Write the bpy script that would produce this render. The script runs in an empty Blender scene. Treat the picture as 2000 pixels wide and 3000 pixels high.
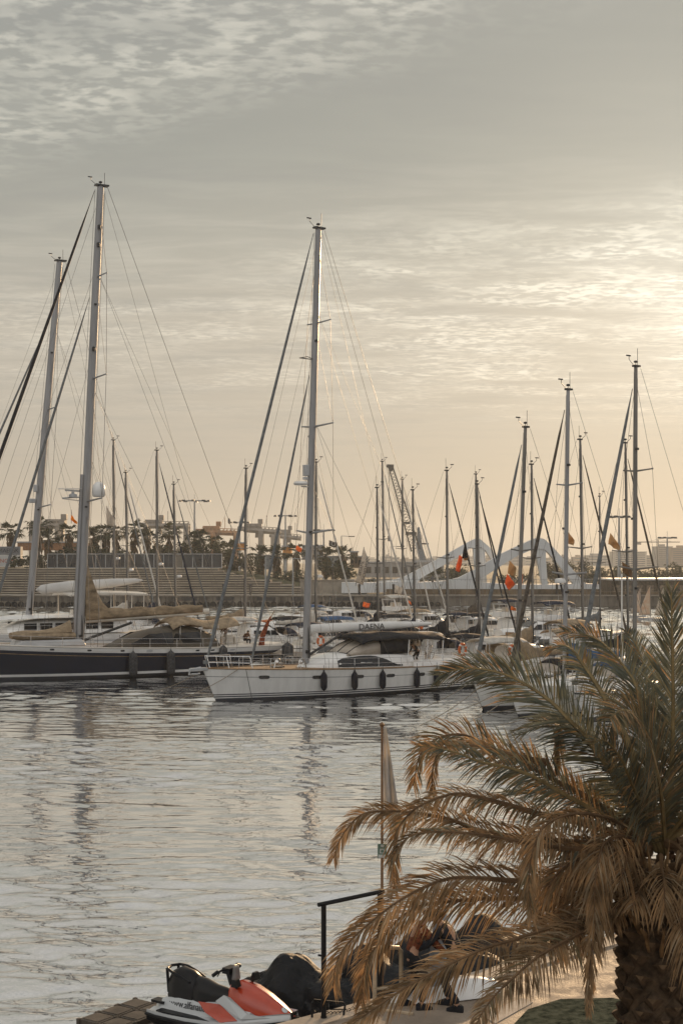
import bpy, bmesh, math, random
from mathutils import Vector, Matrix, noise as mnoise
random.seed(7)
R = math.radians
sc = bpy.context.scene
col = sc.collection

# ------------------------------------------------------------------ camera
F = 4167.0      # focal length in photo pixels (50 mm on a 24x36 upright frame)
CZ = 8.4        # eye height above the water
HV = 1640.0     # horizon row in the photo
cam = bpy.data.cameras.new("camera")
cam_o = bpy.data.objects.new("camera", cam)
col.objects.link(cam_o)
cam.sensor_fit = 'VERTICAL'
cam.sensor_height = 36.0
cam.lens = 50.0
cam.shift_y = (HV - 1500.0) / 3000.0
cam.clip_start = 0.3
cam.clip_end = 8000
cam_o.location = (0, 0, CZ)
cam_o.rotation_euler = (R(90), 0, 0)
sc.camera = cam_o

# ------------------------------------------------------------------ sun + sky
SUN_AZ, SUN_EL = R(15.5), R(10.6)
SD = Vector((math.sin(SUN_AZ) * math.cos(SUN_EL), math.cos(SUN_AZ) * math.cos(SUN_EL), math.sin(SUN_EL)))
sl = bpy.data.lights.new("sun", 'SUN')
sl.energy = 4.2
sl.angle = R(1.2)
sl.color = (1.0, 0.66, 0.36)
so = bpy.data.objects.new("sun", sl)
col.objects.link(so)
so.rotation_euler = SD.to_track_quat('Z', 'Y').to_euler()
so.location = SD * 200

sc.view_settings.view_transform = 'Standard'
sc.view_settings.look = 'None'
sc.view_settings.exposure = 0.17
sc.view_settings.gamma = 1.0
sc.view_settings.use_curve_mapping = False
sc.cycles.use_denoising = True
sc.cycles.max_bounces = 8
sc.cycles.volume_bounces = 0
sc.cycles.sample_clamp_indirect = 4.0
sc.cycles.sample_clamp_direct = 12.0
sc.cycles.caustics_reflective = False
sc.cycles.caustics_refractive = False


class NT:
    """short-hand for building node trees"""
    def __init__(self, tree):
        self.t = tree
        self.t.nodes.clear()
    def n(self, kind, **kw):
        nd = self.t.nodes.new(kind)
        for k, v in kw.items():
            setattr(nd, k, v)
        return nd
    def put(self, sock, v):
        if hasattr(v, 'is_linked') or isinstance(v, bpy.types.NodeSocket):
            self.t.links.new(v, sock)
        elif isinstance(v, (tuple, list)):
            d = list(v)
            if len(d) == 3 and sock.type == 'RGBA':
                d.append(1.0)
            sock.default_value = d
        else:
            sock.default_value = v
    def m(self, op, a, b=0.0, c=0.0):
        nd = self.n('ShaderNodeMath', operation=op)
        self.put(nd.inputs[0], a); self.put(nd.inputs[1], b); self.put(nd.inputs[2], c)
        return nd.outputs[0]
    def v(self, op, a, b=(0, 0, 0), s=1.0):
        nd = self.n('ShaderNodeVectorMath', operation=op)
        self.put(nd.inputs[0], a); self.put(nd.inputs[1], b)
        if op == 'SCALE':
            self.put(nd.inputs[3], s)
        return nd.outputs['Value' if op in ('DOT_PRODUCT', 'LENGTH') else 'Vector']
    def xyz(self, a):
        nd = self.n('ShaderNodeSeparateXYZ'); self.put(nd.inputs[0], a)
        return nd.outputs
    def cxyz(self, x, y, z):
        nd = self.n('ShaderNodeCombineXYZ')
        self.put(nd.inputs[0], x); self.put(nd.inputs[1], y); self.put(nd.inputs[2], z)
        return nd.outputs[0]
    def noise(self, vec, scale, detail=4, rough=0.5, dist=0.0, dims='3D'):
        nd = self.n('ShaderNodeTexNoise', noise_dimensions=dims)
        self.put(nd.inputs['Vector'], vec)
        nd.inputs['Scale'].default_value = scale
        nd.inputs['Detail'].default_value = detail
        nd.inputs['Roughness'].default_value = rough
        nd.inputs['Distortion'].default_value = dist
        return nd.outputs[0]
    def ramp(self, f, stops, mode='LINEAR'):
        nd = self.n('ShaderNodeValToRGB')
        nd.color_ramp.interpolation = mode
        e = nd.color_ramp.elements
        while len(e) < len(stops):
            e.new(0.5)
        for el, (p, c) in zip(e, stops):
            el.position = p
            el.color = (c[0], c[1], c[2], 1) if isinstance(c, (tuple, list)) else (c, c, c, 1)
        self.put(nd.inputs[0], f)
        return nd.outputs[0]
    def sm(self, f, a, b, lo=0.0, hi=1.0):
        nd = self.n('ShaderNodeMapRange', interpolation_type='SMOOTHSTEP')
        self.put(nd.inputs[0], f)
        nd.inputs[1].default_value = a; nd.inputs[2].default_value = b
        nd.inputs[3].default_value = lo; nd.inputs[4].default_value = hi
        return nd.outputs[0]
    def mix(self, f, a, b, mode='MIX'):
        nd = self.n('ShaderNodeMix', data_type='RGBA', blend_type=mode)
        self.put(nd.inputs[0], f); self.put(nd.inputs[6], a); self.put(nd.inputs[7], b)
        return nd.outputs[2]


world = bpy.data.worlds.new("World")
sc.world = world
world.use_nodes = True
w = NT(world.node_tree)
D = w.v('NORMALIZE', w.n('ShaderNodeTexCoord').outputs['Generated'])
dx, dy, dz = w.xyz(D)
zz = w.m('MAXIMUM', dz, 0.0)
# even high veil: colour by height above the horizon, with added fill brightness behind the camera
veil = w.ramp(zz, [(0.0, (.360, .316, .252)), (0.09, (.425, .385, .322)), (0.165, (.425, .392, .330)), (0.215, (.370, .358, .310)),
                   (0.275, (.290, .296, .268)), (0.35, (.270, .278, .258)), (0.47, (.36, .35, .325)), (1.0, (.42, .42, .42))])
back = w.ramp(zz, [(0.0, (.10, .10, .10)), (0.09, (.22, .22, .22)), (0.20, (.84, .82, .80)), (0.48, (.98, .96, .93)), (1.0, (.60, .59, .57))])  # unseen sky behind the camera, brightened as added fill, darkened near the horizon
sdot = w.m('MAXIMUM', w.v('DOT_PRODUCT', D, tuple(SD)), 0.0)
side = w.sm(dy, -0.60, 0.20)
veil = w.mix(side, back, veil)
g_wide = w.m('POWER', sdot, 14.0)
g_mid = w.m('POWER', sdot, 70.0)
g_thin = w.m('POWER', sdot, 420.0)
glow = w.mix(1.0, w.v('SCALE', (.04, .035, .025), s=g_wide), w.v('SCALE', (.075, .075, .068), s=g_mid), 'ADD')
glow = w.mix(1.0, glow, w.v('SCALE', (.10, .105, .10), s=g_thin), 'ADD')
# clouds on a flat layer high above: project the view ray on it
inv = w.m('DIVIDE', 1.0, w.m('ADD', zz, 0.035))
px = w.m('MULTIPLY', dx, inv)
py = w.m('MULTIPLY', dy, inv)
cp = w.cxyz(px, py, 0.0)
warp = w.n('ShaderNodeTexNoise'); w.put(warp.inputs['Vector'], cp); warp.inputs['Scale'].default_value = 2.2
cpw = w.v('ADD', cp, w.v('SCALE', w.v('SUBTRACT', warp.outputs['Color'], (.5, .5, .5)), s=0.16))
big = w.noise(cpw, 1.3, 3, 0.5)
pq = w.v('MULTIPLY', w.v('ADD', cp, w.v('SCALE', w.v('SUBTRACT', warp.outputs['Color'], (.5, .5, .5)), s=0.10)), (.85, 1.1, 1))
p1 = w.noise(pq, 30.0, 3, 0.5, 0.0)
p2 = w.noise(pq, 13.0, 2, 0.5, 0.0)
puff = w.m('ADD', w.m('MULTIPLY', p1, .62), w.m('MULTIPLY', p2, .38))
streak = w.noise(w.v('MULTIPLY', cpw, (0.8, 2.6, 1.0)), 2.6, 6, 0.62, 0.3)
# where the layer is broken into puffs: a field high on the left, a band lower down towards the sun
fld = w.m('ADD', py, w.m('MULTIPLY', px, 0.75))
hi_f = w.m('MULTIPLY', w.sm(fld, 2.80, 2.30), w.sm(w.m('ADD', px, w.m('MULTIPLY', big, .7)), 0.95, 0.20))
lo_f = w.m('MULTIPLY', w.sm(w.m('ADD', py, w.m('MULTIPLY', px, 0.5)), 3.5, 4.4), w.sm(py, 8.2, 5.0))
patchy = w.sm(w.noise(w.v('MULTIPLY', cpw, (.7, 1.3, 1)), 2.0, 3, .5), .32, .66)
lo_f = w.m('MULTIPLY', w.m('MULTIPLY', lo_f, patchy), w.sm(px, -1.4, 1.6, .45, 1.0))
hi_f = w.m('MULTIPLY', hi_f, w.sm(big, 0.25, 0.48, .35, 1.0))
soft = w.sm(w.noise(cpw, 6.0, 3, .55), .30, .72)
cl = w.m('MULTIPLY', w.m('MULTIPLY', w.sm(puff, 0.415, 0.60), w.sm(soft, 0, 1, .45, 1.15)), w.m('ADD', w.m('MULTIPLY', hi_f, 1.25), w.m('MULTIPLY', lo_f, 1.5)))
bank = w.m('ADD', w.m('MULTIPLY', hi_f, .22), w.m('MULTIPLY', lo_f, .30))
cl2 = w.m('MULTIPLY', w.sm(streak, 0.40, 0.74), w.sm(py, 9.0, 4.2))
cl2 = w.m('MULTIPLY', w.m('MULTIPLY', cl2, w.sm(py, 2.9, 3.9, .12, 1.0)), .40)
cl = w.m('ADD', cl, bank)
clc = w.m('MINIMUM', w.m('ADD', cl, cl2), 1.3)
lit = w.mix(1.0, (.150, .138, .112), w.v('SCALE', (.09, .085, .072), s=g_wide), 'ADD')
lit = w.mix(1.0, lit, w.v('SCALE', (.10, .10, .09), s=g_mid), 'ADD')
cloudadd = w.v('SCALE', lit, s=clc)
grey = w.m('MULTIPLY', w.sm(w.noise(w.v('MULTIPLY', cpw, (1.0, 1.8, 1.0)), 1.6, 4, .55), .42, .7), 0.20)
veil = w.mix(w.m('MULTIPLY', grey, w.sm(py, 12.0, 6.0)), veil, (.215, .225, .225))
total = w.mix(1.0, w.mix(1.0, veil, glow, 'ADD'), cloudadd, 'ADD')
ns = w.n('ShaderNodeTexSky', sky_type='NISHITA')
ns.sun_disc = False
ns.sun_elevation = SUN_EL
ns.sun_rotation = SUN_AZ
ns.air_density = 1.0
ns.dust_density = 2.0
nish = w.n('ShaderNodeBackground'); w.put(nish.inputs[0], ns.outputs[0]); nish.inputs[1].default_value = 0.05
cloudbg = w.n('ShaderNodeBackground'); w.put(cloudbg.inputs[0], total); cloudbg.inputs[1].default_value = 1.0
mx = w.n('ShaderNodeMixShader'); mx.inputs[0].default_value = 0.95
w.put(mx.inputs[1], nish.outputs[0]); w.put(mx.inputs[2], cloudbg.outputs[0])
wo = w.n('ShaderNodeOutputWorld'); w.put(wo.inputs[0], mx.outputs[0])


# ------------------------------------------------------------------ helpers
def P(u, v, Y):
    """photo pixel (2000x3000) at distance Y -> world point"""
    return Vector(((u - 1000.0) / F * Y, Y, CZ - (v - HV) / F * Y))
def Wz(u, v, z=0.0):
    """photo pixel on the level z -> world point"""
    return P(u, v, (CZ - z) * F / (v - HV))

class MB:
    """collects faces; build() links them as one mesh object"""
    def __init__(self):
        self.v, self.f, self.mi, self.cur = [], [], [], 0
    def add(self, vs, fs):
        b = len(self.v)
        self.v.extend([tuple(p) for p in vs])
        self.f.extend([tuple(i + b for i in f) for f in fs])
        self.mi.extend([self.cur] * len(fs))
    def box(self, c, s, rz=0.0, top=(1, 1), rx=0.0):
        x, y, z = s[0] / 2, s[1] / 2, s[2] / 2
        M = Matrix.Translation(Vector(c)) @ Matrix.Rotation(rz, 4, 'Z') @ Matrix.Rotation(rx, 4, 'X')
        vs = [M @ Vector((i * x * (top[0] if k > 0 else 1), j * y * (top[1] if k > 0 else 1), k * z))
              for k in (-1, 1) for j in (-1, 1) for i in (-1, 1)]
        self.add(vs, [(0, 2, 3, 1), (4, 5, 7, 6), (0, 1, 5, 4), (2, 6, 7, 3), (0, 4, 6, 2), (1, 3, 7, 5)])
        return self
    def loft(self, rings, closed=True, cap=True):
        n = len(rings[0])
        vs = [p for r in rings for p in r]
        fs = []
        for a in range(len(rings) - 1):
            for i in range(n if closed else n - 1):
                j = (i + 1) % n
                fs.append((a * n + i, a * n + j, (a + 1) * n + j, (a + 1) * n + i))
        if cap and closed:
            fs.append(tuple(range(n - 1, -1, -1)))
            fs.append(tuple((len(rings) - 1) * n + i for i in range(n)))
        self.add(vs, fs)
        return self
    def tube(self, pts, r, n=6, cap=True, flat=1.0, up=None):
        pts = [Vector(p) for p in pts]
        if not isinstance(r, (list, tuple)):
            r = [r] * len(pts)
        rings = []
        prev = None
        for i, p in enumerate(pts):
            t = pts[min(i + 1, len(pts) - 1)] - pts[max(i - 1, 0)]
            if t.length < 1e-9:
                t = Vector((0, 0, 1))
            t.normalize()
            if prev is None:
                a = Vector(up) if up else (Vector((0, 0, 1)) if abs(t.z) < 0.9 else Vector((1, 0, 0)))
            else:
                a = prev
            e1 = a - t * a.dot(t)
            if e1.length < 1e-6:
                e1 = t.orthogonal()
            e1.normalize()
            prev = e1
            e2 = t.cross(e1)
            rings.append([p + e1 * math.cos(k * 2 * math.pi / n) * r[i] + e2 * math.sin(k * 2 * math.pi / n) * r[i] * flat for k in range(n)])
        return self.loft(rings, True, cap)
    def lathe(self, prof, c=(0, 0, 0), n=16, axis='Z'):
        c = Vector(c)
        rings = []
        for r, z in prof:
            ring = []
            for k in range(n):
                a = 2 * math.pi * k / n
                q = Vector((r * math.cos(a), r * math.sin(a), z))
                if axis == 'X':
                    q = Vector((q.z, q.x, q.y))
                elif axis == 'Y':
                    q = Vector((q.x, q.z, q.y))
                ring.append(c + q)
            rings.append(ring)
        return self.loft(rings)
    def ball(self, c, r, n=10, sq=(1, 1, 1)):
        rings = []
        for i in range(n // 2 + 1):
            th = max(0.02, min(math.pi - 0.02, math.pi * i / (n // 2)))
            rings.append([Vector(c) + Vector((r * sq[0] * math.sin(th) * math.cos(2 * math.pi * k / n), r * sq[1] * math.sin(th) * math.sin(2 * math.pi * k / n), r * sq[2] * math.cos(th))) for k in range(n)])
        return self.loft(rings)
    def grid(self, fn, nu, nv):
        vs = [fn(i / nu, j / nv) for j in range(nv + 1) for i in range(nu + 1)]
        fs = [(j * (nu + 1) + i, j * (nu + 1) + i + 1, (j + 1) * (nu + 1) + i + 1, (j + 1) * (nu + 1) + i) for j in range(nv) for i in range(nu)]
        self.add(vs, fs)
        return self
    def slab(self, outline, z0, z1):
        n = len(outline)
        self.add([(x, y, z0) for x, y in outline] + [(x, y, z1) for x, y in outline],
                 [tuple(range(n - 1, -1, -1)), tuple(range(n, 2 * n))] + [(i, (i + 1) % n, n + (i + 1) % n, n + i) for i in range(n)])
        return self
    def build(self, name, mat, parent=None, smooth=False, loc=None, rz=None, solid=0.0, bevel=0.0, sub=0):
        me = bpy.data.meshes.new(name)
        me.from_pydata(self.v, [], self.f)
        ms = mat if isinstance(mat, (list, tuple)) else [mat]
        for m_ in ms:
            me.materials.append(m_)
        if len(ms) > 1:
            me.polygons.foreach_set('material_index', self.mi)
        bm = bmesh.new(); bm.from_mesh(me)
        bmesh.ops.remove_doubles(bm, verts=bm.verts, dist=1e-5)
        bmesh.ops.recalc_face_normals(bm, faces=bm.faces)
        bm.to_mesh(me); bm.free()
        o = bpy.data.objects.new(name, me)
        col.objects.link(o)
        if parent is not None:
            o.parent = parent
        if loc is not None:
            o.location = loc
        if rz is not None:
            o.rotation_euler = (0, 0, rz)
        if bevel:
            b = o.modifiers.new('edge', 'BEVEL'); b.width = bevel; b.segments = 2; b.limit_method = 'ANGLE'; b.angle_limit = R(40)
        if solid:
            s_ = o.modifiers.new('thickness', 'SOLIDIFY'); s_.thickness = solid; s_.offset = 0
        if sub:
            s_ = o.modifiers.new('round', 'SUBSURF'); s_.levels = sub; s_.render_levels = sub
        if smooth:
            me.polygons.foreach_set('use_smooth', [True] * len(me.polygons))
            if not sub:
                me.set_sharp_from_angle(angle=R(smooth if smooth is not True else 42))
        return o

def tag(o, label=None, cat=None, group=None, kind=None):
    if label: o['label'] = label
    if cat: o['category'] = cat
    if group: o['group'] = group
    if kind: o['kind'] = kind
    return o
def thing(name, label, cat, loc=(0, 0, 0), rz=0.0, group=None):
    o = bpy.data.objects.new(name, None)
    o.empty_display_size = 0.3
    col.objects.link(o)
    o.location = loc
    o.rotation_euler = (0, 0, rz)
    return tag(o, label, cat, group)
def copy_tree(o, parent=None):
    c = o.copy(); col.objects.link(c)
    if parent is not None:
        c.parent = parent
    for ch in [k for k in bpy.data.objects if k.parent == o]:
        copy_tree(ch, c)
    return c
def text(name, s, size, mat, parent, M, shear=0.0, squash=1.0, depth=0.0):
    cu = bpy.data.curves.new(name, 'FONT')
    cu.body = s; cu.size = size; cu.align_x = 'CENTER'; cu.align_y = 'CENTER'; cu.shear = shear
    cu.extrude = depth
    t = bpy.data.objects.new(name, cu); col.objects.link(t)
    dg = bpy.context.evaluated_depsgraph_get()
    me = bpy.data.meshes.new_from_object(t.evaluated_get(dg))
    bpy.data.objects.remove(t)
    me.transform(M @ Matrix.Diagonal((squash, 1, 1, 1)))
    me.materials.clear(); me.materials.append(mat)
    o = bpy.data.objects.new(name, me); col.objects.link(o)
    if parent is not None: o.parent = parent
    return o
def frame_of(p, ax, up):
    """matrix whose X runs along ax and Y along up, at p"""
    ax = Vector(ax).normalized(); up = Vector(up); up = (up - ax * up.dot(ax)).normalized()
    n = ax.cross(up)
    return Matrix(((ax.x, up.x, n.x, p[0]), (ax.y, up.y, n.y, p[1]), (ax.z, up.z, n.z, p[2]), (0, 0, 0, 1)))

MATS = {}
def mat(name, c, rough=0.5, metal=0.0, var=0.12, scale=3.0, bump=0.0, bscale=40.0, coat=0.0, trans=0.0, stretch=(1, 1, 1), c2=None, spec=None, detail=5):
    """one surface: base colour broken up by noise, optional fine bump; trans = cloth or leaf that lets light through"""
    if name in MATS:
        return MATS[name]
    m_ = bpy.data.materials.new(name); m_.use_nodes = True
    t = NT(m_.node_tree)
    co = t.n('ShaderNodeTexCoord').outputs['Object']
    vec = t.v('MULTIPLY', co, tuple(stretch))
    nz = t.noise(vec, scale, detail, 0.6)
    c2 = c2 or tuple(x * (1 - var * 2.2) for x in c)
    c1 = tuple(min(1, x * (1 + var)) for x in c)
    base = t.ramp(nz, [(0.32, c2), (0.62, c1)])
    b = t.n('ShaderNodeBsdfPrincipled')
    t.put(b.inputs['Base Color'], base)
    t.put(b.inputs['Roughness'], t.m('ADD', rough, t.m('MULTIPLY', t.m('SUBTRACT', nz, 0.5), 0.25 * min(rough, .6))))
    b.inputs['Metallic'].default_value = metal
    b.inputs['Coat Weight'].default_value = coat
    b.inputs['Specular IOR Level'].default_value = spec if spec is not None else (.22 if rough >= .55 else .45)
    if bump:
        bn = t.n('ShaderNodeBump'); bn.inputs['Strength'].default_value = 1.0; bn.inputs['Distance'].default_value = bump
        t.put(bn.inputs['Height'], t.noise(vec, bscale, 4, .6)); t.put(b.inputs['Normal'], bn.outputs[0])
    out = t.n('ShaderNodeOutputMaterial')
    sh = b.outputs[0]
    if trans:
        tr = t.n('ShaderNodeBsdfTranslucent'); t.put(tr.inputs[0], base)
        mxs = t.n('ShaderNodeMixShader'); mxs.inputs[0].default_value = trans
        t.put(mxs.inputs[1], sh); t.put(mxs.inputs[2], tr.outputs[0]); sh = mxs.outputs[0]
    t.put(out.inputs[0], sh)
    MATS[name] = m_
    return m_
def glass(name, c=(.01, .012, .016), rough=0.06):
    return mat(name, c, rough, var=0.1, spec=.3)

# paints, metals, cloths used by many things
GEL = mat('white_gelcoat', (.74, .73, .71), .22, var=.05, scale=.7, coat=.3, stretch=(1, 1, 3))
HGEL = mat('hull_gelcoat', (.74, .73, .70), .25, var=.07, scale=1.1, coat=.3, stretch=(2.2, 2.2, .14), c2=(.69, .68, .65))
GELW = mat('cream_gelcoat', (.66, .62, .55), .3, var=.07, scale=1.2, coat=.2)
GELG = mat('grey_gelcoat', (.42, .43, .44), .35, var=.08, scale=1.2, coat=.2)
NAVY = mat('navy_hull_paint', (.0040, .0075, .021), .3, var=.1, scale=.6, spec=.15)
ANTIF = mat('dark_antifouling', (.012, .015, .024), .5, var=.3, scale=2)
STRIPE = mat('dark_stripe', (.012, .014, .022), .3, var=.1)
TEAK = mat('teak_deck', (.26, .17, .095), .7, var=.18, scale=4, stretch=(.4, 8, 1))
ALU = mat('pale_mast_alloy', (.30, .30, .305), .5, metal=.1, var=.1, scale=.8, stretch=(3, 3, .4))
ALUD = mat('backlit_mast_alloy', (.19, .18, .165), .5, metal=.15, var=.14, scale=.8, stretch=(3, 3, .4))  # darker copy of the mast alloy: backlit shade put into the colour
STEEL = mat('polished_steel', (.62, .61, .60), .22, metal=.9, var=.05)
WIRE = mat('rigging_wire', (.16, .15, .14), .5, metal=.4, var=.1)
DARKM = mat('black_fitting', (.014, .014, .016), .45, var=.2)
SAILW = mat('white_sailcloth', (.62, .60, .56), .75, var=.1, scale=5, bump=.006, bscale=9)
SAILG = mat('grey_sun_strip', (.15, .16, .165), .75, var=.15, scale=4, bump=.006, bscale=9)
SAILK = mat('black_sun_strip', (.014, .015, .02), .75, var=.25, scale=4, bump=.006, bscale=9)
SAILB = mat('brown_sun_strip', (.085, .07, .055), .75, var=.25, scale=4, bump=.006, bscale=9)
CANVB = mat('black_canvas', (.014, .015, .019), .8, var=.3, scale=5, bump=.012, bscale=7)
CANVN = mat('navy_canvas', (.016, .022, .042), .8, var=.3, scale=5, bump=.012, bscale=7)
CANVT = mat('beige_canvas', (.33, .25, .165), .85, var=.16, scale=3, bump=.025, bscale=6, trans=.12)
CANVW = mat('pale_canvas', (.56, .53, .48), .85, var=.1, scale=3, bump=.02, bscale=6, trans=.15)
CANVBL = mat('blue_canvas', (.045, .10, .20), .8, var=.25, scale=4, bump=.02, bscale=7)
CANVO = mat('rust_orange_canvas', (.38, .10, .03), .85, var=.25, scale=3, bump=.02, bscale=6)
GLASS = glass('dark_window_glass')
GLASSW = mat('clear_vinyl_window', (.50, .44, .37), .3, var=.10, scale=1.2, trans=.15)
FEND = mat('navy_fender_cover', (.010, .012, .020), .85, var=.2, scale=8)
FENDG = mat('grey_fender_cover', (.055, .057, .062), .85, var=.25, scale=6)
ROPE = mat('mooring_rope', (.30, .25, .19), .9, var=.2, scale=20)
ORANGE = mat('orange_buoy_plastic', (.62, .13, .02), .5, var=.15, trans=.15)

# ------------------------------------------------------------------ water
def water_mat():
    m_ = bpy.data.materials.new('harbour_water'); m_.use_nodes = True
    t = NT(m_.node_tree)
    geo = t.n('ShaderNodeNewGeometry').outputs['Position']
    # ripples run across the basin, with calmer and rougher patches
    rot = t.n('ShaderNodeVectorRotate', rotation_type='Z_AXIS'); t.put(rot.inputs['Vector'], geo); rot.inputs['Angle'].default_value = R(-7)
    q = t.v('MULTIPLY', rot.outputs[0], (0.72, 1.0, 1.0))
    wp = t.n('ShaderNodeTexNoise'); t.put(wp.inputs['Vector'], geo); wp.inputs['Scale'].default_value = .5
    q = t.v('ADD', q, t.v('SCALE', t.v('SUBTRACT', wp.outputs['Color'], (.5, .5, .5)), s=.5))
    h3 = t.noise(q, 5.0, 2, .5, .3)
    h = t.m('MULTIPLY', h3, .007)
    bn = t.n('ShaderNodeBump'); bn.inputs['Strength'].default_value = 1.0; bn.inputs['Distance'].default_value = 1.0
    t.put(bn.inputs['Height'], h)
    b = t.n('ShaderNodeBsdfPrincipled')
    b.inputs['Base Color'].default_value = (.012, .016, .020, 1)
    b.inputs['Roughness'].default_value = .03
    b.inputs['IOR'].default_value = 22.0
    b.inputs['Specular Tint'].default_value = (1, 1, 1, 1)
    t.put(b.inputs['Normal'], bn.outputs[0])
    out = t.n('ShaderNodeOutputMaterial'); t.put(out.inputs[0], b.outputs[0])
    return m_
WATER = water_mat()
import numpy as np
def wave_field(x, y, step):
    """small harbour waves as a sum of many wavelets; rougher and calmer lanes"""
    rg = np.random.RandomState(4)
    z = np.zeros_like(x)
    lane = np.zeros_like(x)
    for k in range(7):
        a = rg.uniform(-.5, .5); L_ = rg.uniform(9, 34)
        lane += np.sin((np.sin(a) * x * .45 + np.cos(a) * y) * 2 * np.pi / L_ + rg.uniform(0, 6.3))
    lane = np.clip(.95 + .26 * lane, .38, 1.5)
    for k in range(80):
        lam = .30 * (2.9 / .30) ** (rg.rand() ** 1.1)
        th = rg.normal(0.08, .36)
        ph = rg.uniform(0, 6.3)
        if lam < step * 2.6:
            continue
        kx, ky = np.sin(th) * 2 * np.pi / lam, np.cos(th) * 2 * np.pi / lam
        q = kx * x + ky * y + ph
        z += SLOPE * lam / (2 * np.pi) * (np.sin(q) + .22 * np.cos(2 * q))
    return z * lane
SLOPE = .0150
wv, wf = [], []
off = 0
for ya, yb, xw, stp, gain in ((15.0, 46.0, 14.0, .085, 1.0), (44.9, 78.0, 21.0, .13, 1.05), (76.8, 134.0, 36.0, .22, 1.0), (132.0, 259.0, 68.0, .45, 2.6)):
    ny = int((yb - ya) / stp); nx = int(2 * xw / stp)
    gx, gy = np.meshgrid(np.linspace(-xw, xw, nx + 1), np.linspace(ya, yb, ny + 1))
    edge = np.clip(np.minimum(gx + xw, xw - gx) / .8, 0, 1)
    gz = wave_field(gx, gy, stp) * edge * gain
    wv.append(np.stack([gx, gy, gz], -1).reshape(-1, 3))
    ii = np.arange(ny * (nx + 1)).reshape(ny, nx + 1)[:, :nx].reshape(-1)
    wf.append(np.stack([ii, ii + 1, ii + nx + 2, ii + nx + 1], -1) + off)
    off += (nx + 1) * (ny + 1)
    q_ = [(-950, ya, 0), (-xw, ya, 0), (-xw, yb, 0), (-950, yb, 0), (xw, ya, 0), (950, ya, 0), (950, yb, 0), (xw, yb, 0)]
    wv.append(np.array(q_, float)); wf.append(np.array([[0, 1, 2, 3], [4, 5, 6, 7]]) + off); off += 8
wv.append(np.array([(-950, -80, 0), (950, -80, 0), (950, 14, 0), (-950, 14, 0), (-950, 259, 0), (950, 259, 0), (950, 2650, 0), (-950, 2650, 0)], float))
wf.append(np.array([[0, 1, 2, 3], [4, 5, 6, 7]]) + off)
wv, wf = np.concatenate(wv), np.concatenate(wf)
me = bpy.data.meshes.new('water')
me.vertices.add(len(wv)); me.vertices.foreach_set('co', wv.astype(np.float32).ravel())
me.loops.add(wf.size); me.loops.foreach_set('vertex_index', wf.astype(np.int32).ravel())
me.polygons.add(len(wf)); me.polygons.foreach_set('loop_start', np.arange(0, wf.size, 4, dtype=np.int32))
me.update(calc_edges=True); me.validate()
me.polygons.foreach_set('use_smooth', np.ones(len(wf), dtype=bool))
me.materials.append(WATER)
wo_ = bpy.data.objects.new('water', me); col.objects.link(wo_)
tag(wo_, kind='structure')

# the air of the harbour: one closed box of pale even haze
hz = bpy.data.materials.new('evening_haze'); hz.use_nodes = True
t = NT(hz.node_tree)
pv = t.n('ShaderNodeVolumePrincipled')
pv.inputs['Color'].default_value = (.74, .82, .92, 1)
pv.inputs['Density'].default_value = 0.0002
pv.inputs['Anisotropy'].default_value = 0.4
out = t.n('ShaderNodeOutputMaterial'); t.put(out.inputs['Volume'], pv.outputs[0])
mb = MB()
mb.box((0, 1310, 37.0), (2040, 2840, 76))
tag(mb.build('haze', hz), kind='stuff')


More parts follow.
